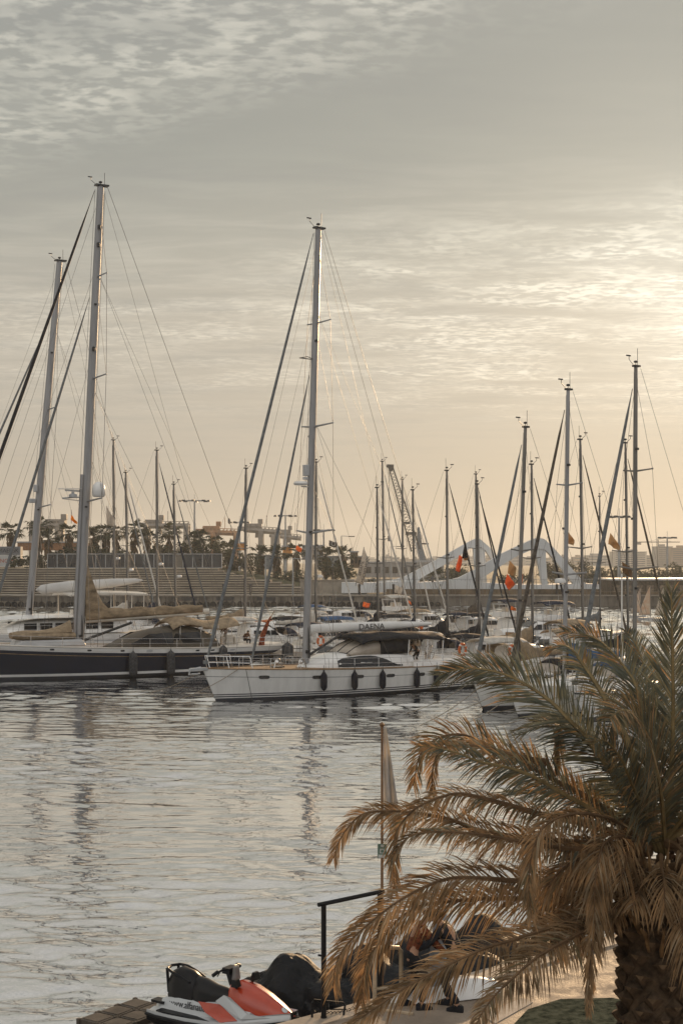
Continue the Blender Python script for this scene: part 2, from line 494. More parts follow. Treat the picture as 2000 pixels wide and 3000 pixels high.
# ------------------------------------------------------------------ boats
class Hull:
    """hull lines: x runs from +L/2 (bow) to -L/2 (stern), z = 0 at the waterline"""
    def __init__(s, L, B, fb, fs, rake=1.0, srake=-0.4, tm=.55, tw=.78, sag=.12, entry=1.9):
        s.L, s.B, s.fb, s.fs, s.rake, s.srake, s.tm, s.tw, s.sag, s.entry = L, B, fb, fs, rake, srake, tm, tw, sag, entry
    def b(s, t):
        if t < s.tm:
            return s.B / 2 * (1 - (1 - t / s.tm) ** s.entry) + .03
        return s.B / 2 * (1 - (1 - s.tw) * ((t - s.tm) / (1 - s.tm)) ** 2) + .03
    def sheer(s, t):
        return s.fb + (s.fs - s.fb) * t - s.sag * 4 * t * (1 - t)
    def pt(s, t, z, side):
        sh = s.sheer(t)
        k = 1 - max(min(z / sh, 1), -.3)
        x = s.L / 2 - t * s.L - s.rake * k * (1 - t) ** 3 + s.srake * k * t ** 4 * -1
        fl = .30 * (1 - t) ** 2 + .06
        y = s.b(t) * (1 - fl * k)
        if z < 0:
            y *= max(.4, 1 + z * .5)
        return Vector((x, side * y, z))
    def deck(s, t, y=0.0):
        return Vector((s.L / 2 - t * s.L, y * s.b(t), s.sheer(t)))
    def mesh(s, rows, mats, name, parent, n=26):
        """rows: list of (kind, value, material below); kind 's' = offset under the sheer, 'w' = height above water"""
        mb = MB()
        for side in (1, -1):
            for ri in range(len(rows) - 1):
                mb.cur = rows[ri][2]
                a = []
                for i in range(n + 1):
                    t = (i / n) ** 1.15
                    for k in (ri, ri + 1):
                        z = s.sheer(t) - rows[k][1] if rows[k][0] == 's' else rows[k][1]
                        a.append(s.pt(t, z, side))
                mb.add(a, [(2 * i, 2 * i + 1, 2 * i + 3, 2 * i + 2) for i in range(n)])
        # transom
        for ri in range(len(rows) - 1):
            mb.cur = rows[ri][2]
            q = []
            for k in (ri, ri + 1):
                z = s.sheer(1) - rows[k][1] if rows[k][0] == 's' else rows[k][1]
                q += [s.pt(1, z, 1), s.pt(1, z, -1)]
            mb.add(q, [(0, 1, 3, 2)])
        return mb.build(name, mats, parent, smooth=35)
    def deck_mesh(s, m_, parent, inset=.03, drop=.03, n=22, name='deck'):
        mb = MB()
        mb.grid(lambda a, c: Vector((s.L / 2 - a * s.L * .995 - .02, (c * 2 - 1) * max(.01, s.b(a) - inset), s.sheer(a) - drop + .05 * (1 - (2 * c - 1) ** 2))), n, 4)
        return mb.build(name, m_, parent, smooth=True)

def cabin_loft(prof, z0f, closed_top=True):
    """prof: list of (x, half width, height above z0); returns rings of a rounded box cross-section"""
    rings = []
    for x, hw, h, z0 in prof:
        rings.append([Vector((x, hw, z0)), Vector((x, hw * .97, z0 + h * .35)), Vector((x, hw * .88, z0 + h * .78)), Vector((x, hw * .66, z0 + h * .97)), Vector((x, 0, z0 + h * 1.04)),
                      Vector((x, -hw * .66, z0 + h * .97)), Vector((x, -hw * .88, z0 + h * .78)), Vector((x, -hw * .97, z0 + h * .35)), Vector((x, -hw, z0))])
    return rings

def spar(name, m_, parent, p0, p1, a, b, taper=.75, n=14, ax=(1, 0, 0)):
    """oval spar from p0 to p1, a = half size along ax, b across"""
    p0, p1 = Vector(p0), Vector(p1)
    t = (p1 - p0).normalized()
    e1 = Vector(ax) - t * Vector(ax).dot(t); e1.normalize(); e2 = t.cross(e1)
    rings = []
    for f, k in ((0, 1), (.55, 1), (.85, (1 + taper) / 2), (1, taper)):
        p = p0.lerp(p1, f)
        rings.append([p + e1 * a * k * math.cos(2 * math.pi * i / n) + e2 * b * k * math.sin(2 * math.pi * i / n) for i in range(n)])
    return MB().loft(rings).build(name, m_, parent, smooth=True)

def rig(root, hl, xm, zb, zt, rake, a, b, mm, spreads, furl=(), wires=True, wr=.016, stern_t=.985, wind=True, splay=.95, back=True, split=None):
    """mast with spreaders, standing wires, furled headsails. furl: (z on mast, t along deck, radius, material)"""
    H = zt - zb
    def mp(z):
        return Vector((xm - rake * (z - zb) / H, 0, z))
    mast = spar('mast', mm, root, mp(zb), mp(zt), a, b, .8)
    ft = MB()
    ft.tube([mp(zb + .5) + Vector((-a * .98, 0, 0)), mp(zt - .6) + Vector((-a * .82, 0, 0))], .035 + a * .06, 4)
    for q in range(5):
        zq = zb + (.7, 1.1, H * .30, H * .52, H * .74)[q]
        ft.box(mp(zq) + Vector((a * .2, (b + .03) * (-1) ** q, 0)), (.16, .14, .20 if q < 2 else .12))
    for s in (1, -1):
        ft.tube([mp(zb + .25) + Vector((-.1, s * (b + .07), 0)), mp(zb + 1.5) + Vector((-.05, s * (b + .05), 0)), mp(zb + 2.2) + Vector((0, s * (b + .02), 0))], [.06, .045, .015], 5)
    ft.build('mast_fittings', DARKM, mast)
    tips = []
    for z, half in spreads:
        sb = MB()
        for s in (1, -1):
            c = mp(z)
            tip = c + Vector((-.22 * half, s * half, .10 * half))
            sb.tube([c, tip], [.055 * half ** .5, .035 * half ** .5], 6)
            sb.ball(tip, .06, 6)
        sb.build('spreader', mm, mast)
        tips.append((z, half))
    tm = (hl.L / 2 - xm) / hl.L
    if wires:
        wb = MB()
        for s in (1, -1):
            ch = Vector((xm - .35, s * hl.b(tm) * splay, hl.sheer(tm)))
            pts = [ch]
            for z, half in tips:
                pts.append(mp(z) + Vector((-.22 * half, s * half, .10 * half)))
            pts.append(mp(zt - .04 * H))
            for q0, q1 in zip(pts[:-1], pts[1:]):
                wb.tube([q0, q1], wr, 4)
            zs = [z for z, _ in tips] or [zb + H * .6]
            wb.tube([ch + Vector((.5, 0, 0)), mp(zs[0] - .3)], wr * .8, 4)
            wb.tube([ch - Vector((.5, 0, 0)), mp(zs[0] - .3)], wr * .8, 4)
            for k in range(len(pts) - 2):
                zz_ = zs[k + 1] if k + 1 < len(zs) else None
                if zz_:
                    wb.tube([pts[k + 1], mp(zz_ - .2)], wr * .7, 4)
        if back:
            q1 = Vector((-hl.L / 2 + .2, 0, hl.sheer(1) + .1))
            top = mp(zt - .05) + Vector((-a - .25, 0, 0))
            if split:
                mid = top.lerp(Vector((q1.x, 0, q1.z)), split)
                wb.tube([top, mid], wr, 4)
                wb.ball(mid, .12, 6, (1, 1, 2))
                for s in (1, -1):
                    wb.tube([mid, Vector((q1.x, s * hl.b(1) * .8, q1.z))], wr, 4)
            else:
                wb.tube([top, q1], wr, 4)
        # halyards beside the mast
        wb.tube([mp(zt - .3) + Vector((a + .12, .1, 0)), mp(zb + .2) + Vector((a + .3, .12, 0))], wr * .8, 4)
        wb.tube([mp(zt - .3) + Vector((-a - .1, -.12, 0)), mp(zb + .2) + Vector((-a - .2, -.15, 0))], wr * .8, 4)
        if hl.L > 18:
            xe = -hl.L / 2
            for fz, td in ((.60, .22), (.80, .10), (.95, .05)):
                wb.tube([mp(zb + H * fz) + Vector((a, .06, 0)), (hl.L / 2 - td * hl.L, .1, hl.sheer(td))], wr * .6, 4)
            for fz, td, s in ((.55, .78, 1), (.55, .78, -1), (.80, .92, 1), (.80, .92, -1), (.40, .62, 1), (.40, .62, -1)):
                wb.tube([mp(zb + H * fz) + Vector((-a, 0, 0)), (hl.L / 2 - td * hl.L, s * hl.b(td) * .9, hl.sheer(td))], wr * .6, 4)
            wb.tube([mp(zt - .5) + Vector((-a, 0, 0)), (xm - hl.L * .42, 0, zb + 2.2)], wr * .6, 4)
        wb.build('standing_rigging', WIRE, root)
    for z, td, r_, fm in furl:
        top = mp(z) + Vector((a + .12, 0, 0))
        bot = Vector((hl.L / 2 - td * hl.L, 0, hl.sheer(td) + .25))
        d = bot - top
        fb_ = MB()
        ks = [0, .03, .10, .4, .75, .93, .97, 1]
        rr = [.02, .025, r_ * .62, r_ * .9, r_, r_ * 1.1, r_ * .7, .05]
        fb_.tube([top + d * k for k in ks], rr, 8)
        fb_.lathe([(.02, -.10), (r_ * 1.5, -.10), (r_ * 1.6, 0), (r_ * 1.5, .10), (.02, .10)], bot + Vector((0, 0, .12)), 10)
        fb_.build('furled_headsail', fm, root, smooth=True)
    if wind:
        wb = MB()
        c = mp(zt)
        wb.box(c + Vector((-a * .3, 0, .05)), (a * 3.2, b * 2.2, .10))
        wb.tube([c + Vector((-a, 0, 0)), c + Vector((-a, 0, 1.0))], .018, 4)
        wb.tube([c + Vector((a, 0, .05)), c + Vector((a + .45, .05, .35)), c + Vector((a + .45, .05, .55))], .02, 4)
        wb.box(c + Vector((a + .5, .05, .55)), (.32, .05, .07))
        wb.ball(c + Vector((0, 0, .28)), .10 + a * .15, 8, (1, 1, .6))
        wb.tube([c + Vector((0, 0, .05)), c + Vector((0, 0, .28))], .02, 4)
        wb.build('masthead_instruments', DARKM, mast)
    return mp, mast

def guardrails(root, hl, ts, h=.65, side=(1, -1), lines=(1.0, .52), m_=None, r_=.016):
    g = MB()
    for s in side:
        tops = []
        for t in ts:
            p = Vector((hl.L / 2 - t * hl.L, s * (hl.b(t) - .08), hl.sheer(t) - .02))
            g.tube([p, p + Vector((0, 0, h))], r_ * 1.1, 5)
            tops.append(p)
        for k in lines:
            for p0, p1 in zip(tops[:-1], tops[1:]):
                g.tube([p0 + Vector((0, 0, h * k)), p1 + Vector((0, 0, h * k))], r_ * .6, 4)
    return g.build('guardrail', m_ or STEEL, root)

def pulpit(root, hl, t1=.10, h=.68, name='pulpit', r_=.022):
    g = MB()
    def e(t, s, k):
        return Vector((hl.L / 2 - t * hl.L, s * (hl.b(t) - .06), hl.sheer(t) + h * k))
    nose = Vector((hl.L / 2 + .12, 0, hl.sheer(0) + h))
    for k in (1.0, .5):
        g.tube([e(t1, 1, k), e(t1 * .5, 1, k), e(t1 * .08, 1, k), e(t1 * .08, -1, k), e(t1 * .5, -1, k), e(t1, -1, k)], r_ * (1 if k == 1 else .8), 5)
    for s in (1, -1):
        for t in (t1, t1 * .5, t1 * .1):
            g.tube([e(t + .008, s, 0), e(t, s, 1)], r_, 5)
    return g.build(name, STEEL, root)

def pushpit(root, hl, t0=.88, h=.68):
    g = MB()
    def e(t, s, k):
        return Vector((hl.L / 2 - t * hl.L, s * (hl.b(t) - .06), hl.sheer(t) + h * k))
    for k in (1.0, .55):
        for s in (1, -1):
            g.tube([e(t0, s, k), e(.99, s, k), e(.99, s * .35, k)], .02, 5)
    for s in (1, -1):
        for t in (t0, (t0 + .99) / 2, .99):
            g.tube([e(t, s, 0), e(t, s, 1)], .02, 5)
    return g.build('stern_rail', STEEL, root)

def hood(root, x0, x1, hw, z, h, m_, win=None, name='sprayhood', split=.3, bars=False):
    """canvas sprayhood with a clear front, open end aft at x1 (x1 < x0)"""
    mb = MB()
    n = 12
    def sec(f, o=0):
        x = x0 + (x1 - x0) * f
        hh = h * math.sin(min(1, f * 1.45) * math.pi / 2) ** .85 + o
        return [Vector((x, (hw + o) * math.cos(math.pi * i / n) * (.86 + .14 * f), z + hh * math.sin(math.pi * i / n) ** .5)) for i in range(n + 1)]
    mb.loft([sec(split + (1 - split) * k / 5) for k in range(6)], False, False)
    o = mb.build(name, m_, root, smooth=True, solid=.04)
    wm = MB(); wm.loft([sec(split * k / 3) for k in range(4)], False, False)
    wm.build('hood_window', win or GLASSW, o, smooth=True, solid=.02)
    if bars:
        bm_ = MB()
        bm_.tube(sec(split, .02), .07, 5); bm_.tube(sec(.03, .02), .02, 5)
        for i in (3, 6, 9):
            bm_.tube([sec(split * k / 3, .02)[i] for k in range(4)], .035, 4)
        bm_.build('hood_frame', m_, o)
    return o

def boom_cover(root, p0, p1, r_, m_, name='sail_cover', hump=1.8, lumps=.12):
    """stack of a lowered sail under its cover lying on the boom; taller at the mast end (p0)"""
    p0, p1 = Vector(p0), Vector(p1)
    rings = []
    n = 12
    for i in range(13):
        f = i / 12
        c = p0.lerp(p1, f)
        hh = r_ * (1 + (hump - 1) * (1 - f) ** 3) * (1 + lumps * math.sin(f * 23 + r_ * 40)) * (1 - .35 * f)
        ww = r_ * .62 * (1 - .35 * f)
        rings.append([c + Vector((0, ww * math.cos(2 * math.pi * k / n), hh * (.55 + math.sin(2 * math.pi * k / n)))) for k in range(n)])
    return MB().loft(rings).build(name, m_, root, smooth=True)

def wheel(root, c, r_=.45, m_=None):
    g = MB()
    c = Vector(c)
    g.tube([c + Vector((0, r_ * math.cos(a * math.pi / 8), r_ * math.sin(a * math.pi / 8))) for a in range(17)], .022, 5)
    for a in range(3):
        d = Vector((0, math.cos(a * math.pi / 3), math.sin(a * math.pi / 3))) * r_
        g.tube([c - d, c + d], .012, 4)
    g.box(c + Vector((.15, 0, -.45)), (.22, .3, .9))
    return g.build('steering_wheel', m_ or STEEL, root)

def fender(loc, m_, r_=.17, h=.95, label='', group=None, rope=.4, ends=True):
    """sausage fender hanging on a line, one mesh"""
    g = MB()
    prof = [(.02, -h / 2), (r_ * .55, -h / 2 + .05), (r_ * .95, -h / 2 + .2), (r_, -h / 4), (r_, h / 4), (r_ * .95, h / 2 - .2), (r_ * .5, h / 2 - .05), (.05, h / 2 + .03), (.04, h / 2 + .1)]
    g.lathe(prof, (0, 0, 0), 12)
    g.tube([(0, 0, h / 2 + .08), (0, 0.03, h / 2 + rope)], .014, 4)
    o = g.build('boat_fender', m_, None, smooth=True, loc=loc)
    return tag(o, label, 'fender', group)

def boat_root(name, label, cat, bow, hd, L, group=None):
    """Empty amidships at the waterline; hd = direction stern->bow (x, y)"""
    h = Vector((hd[0], hd[1], 0)).normalized()
    c = Vector((bow[0], bow[1], 0)) - h * L / 2
    o = thing(name, label, cat, c, math.atan2(h.y, h.x), group)
    M = Matrix.Translation(c) @ Matrix.Rotation(math.atan2(h.y, h.x), 4, 'Z')
    return o, M

def on_plane(M, u, v=1900, y=0.0):
    """photo pixel -> local (x, z) on the boat's fore-and-aft plane at local y"""
    o = M.inverted() @ Vector((0, 0, CZ)); d = M.to_3x3().inverted() @ Vector(((u - 1000) / F, 1, -(v - HV) / F))
    k = (y - o.y) / d.y
    p = o + d * k
    return p.x, p.z
def t_at(hl, M, u, z=1.2, side=1):
    lo, hi = 0.0, 1.0
    for _ in range(40):
        t = (lo + hi) / 2
        p = M @ hl.pt(t, min(z, hl.sheer(t)), side)
        if 1000 + F * p.x / p.y < u: lo = t
        else: hi = t
    return t
def portlight(root, hl, t, z, w_, h_, m_=None, side=1, name='portlight', out=.02):
    """rounded dark window following the topside"""
    p = hl.pt(t, z, side); q = hl.pt(t + .02, z, side)
    ax = (q - p).normalized()
    up = (hl.pt(t, z + .1, side) - p).normalized()
    nrm = ax.cross(up); nrm = nrm * (1 if nrm.y * side > 0 else -1)
    mb = MB()
    pr = []
    for dz in (0, 1):
        ring = []
        for k in range(12):
            a = 2 * math.pi * k / 12 + math.pi / 12
            cx = math.copysign(abs(math.cos(a)) ** .5, math.cos(a)); cy = math.copysign(abs(math.sin(a)) ** .5, math.sin(a))
            ring.append(p + ax * cx * w_ / 2 * (1 - .1 * dz) + up * cy * h_ / 2 * (1 - .1 * dz) + nrm * (-.06 + (out + .06) * dz))
        pr.append(ring)
    mb.loft(pr)
    return mb.build(name, m_ or GLASS, root)

# ================================================================== the white sloop with the named boom
def white_sloop():
    h = Vector((-.8, -.6, 0))
    L = 20.2
    bow = Vector((-8.2, 83.9, 0))
    root, M = boat_root('sailing_yacht', 'large white sloop with DAENA lettered on its boom, bow to the left', 'sailing yacht', bow, h, L)
    hl = Hull(L, 5.5, 1.98, 1.52, rake=.95, srake=-.3, tm=.55, tw=.80, sag=.08, entry=2.0)
    hl.mesh([('s', 0, 0), ('s', .46, 1), ('s', .49, 0), ('w', .42, 1), ('w', .35, 0), ('w', .30, 1), ('w', .22, 0), ('w', .17, 2), ('w', -.5, 2)], [HGEL, STRIPE, ANTIF], 'hull', root)
    tr = MB()
    for s in (1, -1):
        tr.tube([hl.deck(t, s) + Vector((0, 0, .01)) for t in [i / 24 for i in range(25)]], .035, 5)
    tr.build('toe_rail', TEAK, root)
    hl.deck_mesh(TEAK, root)
    X = lambda u, v=1900: on_plane(M, u, v)[0]
    # low coachroof with long dark side windows
    xa, xb = X(880), X(1165)
    prof = []
    for f, hw, hh in ((0, .5, .06), (.10, 1.15, .42), (.25, 1.5, .80), (.45, 1.68, 1.0), (.7, 1.78, 1.02), (.9, 1.78, .94), (1.0, 1.72, .84)):
        x = xa + (xb - xa) * f
        prof.append((x, hw, hh, hl.sheer((L / 2 - x) / L) - .04))
    cr = MB().loft(cabin_loft(prof, 0)).build('coachroof', GEL, root, smooth=50)
    for s in (1, -1):
        wv = MB()
        up, lo = [], []
        x0, x1 = X(950), X(1128)
        for i in range(13):
            f = i / 12
            x = x0 + (x1 - x0) * f
            zc = hl.sheer((L / 2 - x) / L) - .04
            th = .10 + .66 * math.sin(math.pi * min(1, f * 1.12 + .04) ** .8) ** .6
            hh = 0
            for (xa_, hw_, h_, z_), (xb_, hw2_, h2_, z2_) in zip(prof[:-1], prof[1:]):
                if xa_ >= x >= xb_:
                    g = (xa_ - x) / (xa_ - xb_); hh = h_ + (h2_ - h_) * g; hw = hw_ + (hw2_ - hw_) * g
            zlo = zc + .09
            zhi = max(zlo + .03, min(zc + hh * .77, zlo + th))
            def yy(z):
                q = (z - zc) / hh
                return hw * (1 - .03 * q / .35 if q < .35 else .97 - .09 * (q - .35) / .43)
            lo.append((x, s * (yy(zlo) + .018), zlo)); up.append((x, s * (yy(zhi) + .018), zhi))
        n = len(lo)
        wv.add(lo + up, [(i, i + 1, n + i + 1, n + i) for i in range(n - 1)])
        wv.build('side_window', GLASS, cr, solid=.03)
    hb = MB()
    for x, w_ in ((X(930), .6), (X(812), .7)):
        z_ = hl.sheer((L / 2 - x) / L) + (.06 if x > X(880) else .34)
        hb.box((x, 0, z_), (w_, .6, .07))
    hb.build('deck_hatch', GLASS, root, bevel=.02)
    # portlights in the topsides
    for u in (774, 930, 1053, 1145, 1238):
        t_ = t_at(hl, M, u, 1.4)
        for s in (1, -1):
            portlight(root, hl, t_, hl.sheer(t_) - .47, .72 if u < 1200 else .45, .24, side=s)
    # thin dark line down the near topside at the chain locker
    sl_ = MB(); t_ = t_at(hl, M, 727, 1.2)
    sl_.tube([hl.pt(t_, z, 1) + Vector((0, .012, 0)) for z in (-.1, .3, .8, 1.3, hl.sheer(t_) - .01)], .016, 4)
    sl_.build('bow_line', DARKM, root)
    # rig
    xm = X(895, 1935)
    zt = on_plane(M, 932, 670)[1]
    sp = [(on_plane(M, 900, v)[1], hf) for v, hf in ((1562, 1.95), (1250, 1.65), (945, 1.2))]
    rk = abs(X(932, 670) - xm)
    mp, mast = rig(root, hl, xm, 2.0, zt, rk, .24, .17, ALU, sp, furl=((zt - .35, 0.012, .105, SAILG), (on_plane(M, 905, 1100)[1], .17, .085, SAILG)), split=.80)
    ms = MB()
    zr = on_plane(M, 900, 1423)[1]
    ms.lathe([(.02, 0), (.42, .03), (.46, .12), (.38, .24), (.05, .27)], mp(zr) + Vector((.75, 0, 0)), 14)
    ms.box(mp(zr) + Vector((.4, 0, -.06)), (.6, .14, .07))
    ms.build('radar_scanner', GEL, mast, smooth=True)
    ms = MB()
    ms.box(mp(zr + .95) + Vector((.40, 0, 0)), (.3, .34, .7))
    ms.box(mp(zr + .45) + Vector((.45, .05, 0)), (.3, .25, .18))
    ms.build('radar_reflector', GELG, mast, bevel=.04)
    ms = MB()
    z6 = on_plane(M, 900, 1052)[1]
    for s in (1, -1):
        ms.tube([mp(z6), mp(z6) + Vector((.75, s * .32, .1)), mp(z6) + Vector((1.15, 0, .02)), mp(z6)], .022, 4)
    ms.build('diamond_strut', DARKM, mast)
    bg = MB()
    for i in range(5):
        bg.ball(mp(3.0 + i * .22) + Vector((-.32, .06 * (-1) ** i, 0)), .16, 7, (1, .9, 1.6))
    bg.build('halyard_coil', SAILW, mast, smooth=True)
    # boom
    x1 = X(1262, 1833)
    zb_ = on_plane(M, 905, 1842)[1]
    bm_ = MB()
    n = 14
    rings = []
    for f, a, b in ((0, .24, .14), (.03, .28, .17), (.3, .30, .19), (.65, .27, .17), (.88, .18, .12), (1, .10, .08)):
        c = Vector((xm - .3 + (x1 - xm + .3) * f, 0, zb_ + .05 * f))
        rings.append([c + Vector((0, b * math.cos(2 * math.pi * k / n), a * math.sin(2 * math.pi * k / n))) for k in range(n)])
    bm_.loft(rings)
    boom = bm_.build('boom', GEL, root, smooth=True)
    xt = X(1083, 1836)
    text('lettering', 'DAENA', .50, STRIPE, boom, frame_of((xt, .197, zb_ + .0), (-1, 0, 0), (0, 0, 1)), squash=1.25, depth=.004)
    vg = MB(); vg.tube([mp(2.5) + Vector((-.3, 0, 0)), (xm - 3.1, 0, zb_ - .25)], .085, 8)
    vg.build('boom_vang', DARKM, root)
    sh = MB()
    xs = X(1215, 1840)
    for dx_ in (0, .35, .7):
        sh.tube([(xs + dx_, 0, zb_ - .15), (xs - .2 + dx_ * .3, .35 - dx_, 2.3)], .02, 4)
    sh.tube([mp(zt - .2) + Vector((-.3, 0, 0)), (x1 + .15, 0, zb_ + .1)], .014, 4)
    sh.build('mainsheet', ROPE, root)
    # cockpit: hood, bimini, wheels, seats
    hd_ = hood(root, X(980), X(1150), 1.6, 2.42, 1.20, CANVB, split=.55, bars=True)
    bi = MB()
    xb0, xb1 = X(1012), X(1258)
    bi.grid(lambda a, c: Vector((xb0 + (xb1 - xb0) * a, (c * 2 - 1) * 1.75, 3.66 + .10 * math.sin(a * math.pi) - .36 * abs(2 * c - 1) ** 2.6 - (.22 * (1 - a * 7) ** 2 if a < 1 / 7 else 0) - .10 * a + .025 * math.sin(a * 19))), 24, 12)
    bi.build('bimini', CANVB, root, smooth=True, solid=.08)
    for u in (1150, 1205, 1250):
        for s in (1, -1):
            MB().tube([(X(u), s * 1.68, 3.35), (X(u) + .2, s * 1.75, 1.7)], .025, 5).build('bimini_post', STEEL, root)
    xq0, xq1 = X(1155), -L / 2 + .35
    ck = MB()
    for s in (1, -1):
        ck.loft([[Vector((x, s * (1.35 + .75 * k_[0]), 1.45 + k_[1])) for k_ in ((0, 0), (.05, .52), (.75, .42), (1, 0))] for x in (xq0, xq0 - 1, xq0 - 3, xq1 + .8)])
    ck.box(((xq0 + xq1) / 2, 0, 1.5), (abs(xq0 - xq1) * .98, 2.6, .16))
    ck.box((xq1 + .25, 0, 1.75), (.5, 3.9, .42), top=(.7, .9))
    ck.build('cockpit_coaming', GEL, root, bevel=.05)
    for s in (1, -1):
        wheel(root, (X(1230), s * .95, 2.35), .48)
    guardrails(root, hl, [.10, .19, .28, .37, .46, .55, .64, .73, .82, .90], .68, r_=.02)
    pulpit(root, hl, .13, .75, r_=.028)
    pushpit(root, hl, .87)
    an = MB()
    an.box((L / 2 + .25, 0, hl.fb - .02), (1.1, .38, .16))
    an.tube([(L / 2 + .1, 0, hl.fb + .08), (L / 2 + .85, 0, hl.fb - .05), (L / 2 + .9, 0, hl.fb - .35)], .06, 6)
    an.box((L / 2 + .55, 0, hl.fb - .30), (.55, .5, .07), rx=.2)
    an.build('anchor', GELG, root, bevel=.02)
    wn = MB()
    for u in (800, 870):
        for s in (1,):
            x = X(u, 1930); z = hl.sheer((L / 2 - x) / L)
            wn.tube([(x - .3, .55, z), (x - .15, .55, z + .5), (x, .55, z + .62), (x + .15, .55, z + .5), (x + .3, .55, z)], .035, 6)
            wn.ball((x, .4, z + .35), .16, 8)
    wn.build('dorade_vent', STEEL, root)
    # fenders
    nm = ['nearest the mast', 'below the dark cabin window', 'aft of the long cabin window', 'beside the open cockpit', 'closest to the stern']
    for u, n_ in zip((943, 1033, 1115, 1215, 1273), nm):
        t_ = t_at(hl, M, u, 1.0)
        p = hl.pt(t_, 1.0, 1) + Vector((0, .2, 0)); p.z = hl.sheer(t_) - .72
        fender(M @ p, FEND, .20, 1.15, 'black sausage fender on the white DAENA sloop, ' + n_, 'black fenders on the white sloop')
    return root, M, hl, X

DA = white_sloop()

# ================================================================== the navy ketch-sized yacht on the left
def navy_yacht():
    h = Vector((-.87, -.495, 0)).normalized()
    L = 26.5
    bow = Vector((-5.1, 110.6, 0)) + h * L
    root, M = boat_root('navy_yacht', 'very long navy blue yacht with white bulwark and beige sail cover', 'sailing yacht', bow, h, L)
    hl = Hull(L, 6.2, 2.75, 1.85, rake=2.2, srake=-4.2, tm=.52, tw=.62, sag=.22, entry=2.0)
    GOLD = mat('gold_cove_line', (.30, .20, .09), .4, metal=.5)
    hl.mesh([('s', 0, 0), ('s', .33, 1), ('s', .56, 2), ('s', .59, 1), ('w', .40, 0), ('w', .22, 3), ('w', -.5, 3)], [GEL, NAVY, GOLD, ANTIF], 'hull', root, n=34)
    hl.deck_mesh(TEAK, root, drop=.22)
    tr = MB()
    for s in (1, -1):
        tr.tube([hl.deck(t, s) + Vector((0, 0, .02)) for t in [i / 28 for i in range(29)]], .05, 6)
    tr.build('cap_rail', GELW, root)
    X = lambda u, v=1880: on_plane(M, u, v)[0]
    for u in (155, 263, 360, 583, 628):
        t_ = t_at(hl, M, u, 2.0)
        portlight(root, hl, t_, hl.sheer(t_) - .17, .34, .14, side=1, name='hawse_port')
    for u in (440, 688):
        t_ = t_at(hl, M, u, 2.0)
        portlight(root, hl, t_, hl.sheer(t_) - .17, .5, .2, m_=GELG, side=1, name='bulwark_plate')
    # deckhouse
    DHOUSE = mat('bronze_deckhouse', (.095, .080, .062), .6, var=.12, scale=2, spec=.2)
    x0, x1 = X(318), X(598)
    zd = 1.95
    prof = [(x0, 1.2, .12, zd), (x0 - 1.2, 1.65, .62, zd), (x0 - 2.6, 1.85, 1.15, zd), (x0 - 4.2, 1.95, 1.42, zd), ((x0 + x1) / 2 - 1, 2.0, 1.5, zd), (x1 + 1.2, 1.95, 1.42, zd), (x1, 1.9, .95, zd), (x1 - .5, 1.85, .3, zd)]
    dh = MB().loft(cabin_loft(prof, 0)).build('deckhouse', DHOUSE, root, smooth=50)
    for s in (1, -1):
        for xa, xb, na in ((x0 - 1.3, x0 - 4.2, 0), (x0 - 4.5, x1 + 1.2, 0)):
            pw = MB()
            zlo, zhi = zd + .34, zd + 1.14
            ya, yb = 1.86, 1.99
            pw.add([(xa + (1.1 if xa == x0 - 1.3 else 0) * -1, s * ya, zhi - .1), (xb, s * (yb - .12), zhi), (xb - .1, s * (yb + .02), zlo), (xa + .3, s * (ya + .02), zlo)], [(0, 1, 2, 3)])
            pw.build('deckhouse_window', GLASS, dh, solid=.05)
    # coamings, helm, seats aft
    ck = MB()
    ck.box((x1 - 2.0, 0, 1.75), (3.4, 3.6, .5), top=(.95, .9))
    ck.box((x1 - 5.2, 0, 1.78), (2.2, 3.0, .42), top=(.9, .9))
    ck.build('aft_coaming', GELW, root, bevel=.06)
    for y in (1.0, -1.0):
        wheel(root, (X(640), y, 2.6), .52)
    pd = MB()
    pd.box((X(665), .2, 2.35), (.6, .6, .7)); pd.box((X(690), -.4, 2.3), (.5, 1.6, .5))
    pd.build('deck_locker', GELW, root, bevel=.05)
    # beige cockpit awning
    xa, xb = X(478, 1835), X(672, 1835)
    aw = MB()
    aw.grid(lambda a, c: Vector((xa + (xb - xa) * a, (c * 2 - 1) * 1.9, 4.05 - .15 * a + .16 * math.sin(a * math.pi * 2.3) - .55 * abs(2 * c - 1) ** 2.4 - .25 * (1 - min(1, a * 5)) ** 2)), 20, 10)
    awn = aw.build('cockpit_awning', CANVT, root, smooth=True, solid=.04)
    af = MB()
    for u in (500, 560, 610, 665):
        for s in (1, -1):
            af.tube([(X(u), s * 1.85, 3.5), (X(u) + .1, s * 1.95, 1.8)], .03, 5)
    af.build('awning_frame', STEEL, root)
    # foredeck: tender under a cover, sail bag
    xt0, xt1 = X(32), X(218)
    tc = MB()
    rings = []
    for i in range(11):
        f = i / 10
        x = xt0 + (xt1 - xt0) * f
        hw = .75 * math.sin(math.pi * min(1, .12 + f * .8)) ** .4
        hh = .36 * (1 + .12 * math.sin(f * 9)) * math.sin(math.pi * (.06 + .88 * f)) ** .3
        zc = 3.05 - .1 * f
        rings.append([Vector((x, hw * math.cos(2 * math.pi * k / 12), zc + hh * math.sin(2 * math.pi * k / 12))) for k in range(12)])
    tc.loft(rings)
    tag_o = tc.build('tender_cover', CANVT, root, smooth=True)
    sb = MB()
    rings = []
    for i in range(9):
        f = i / 8
        x = X(90) + (X(205) - X(90)) * f
        hh = .12 + .75 * f ** 2.2
        rings.append([Vector((x, .7 * math.cos(math.pi * k / 8) * (1 - .3 * f), 3.2 + hh * math.sin(math.pi * k / 8))) for k in range(9)])
    sb.loft(rings)
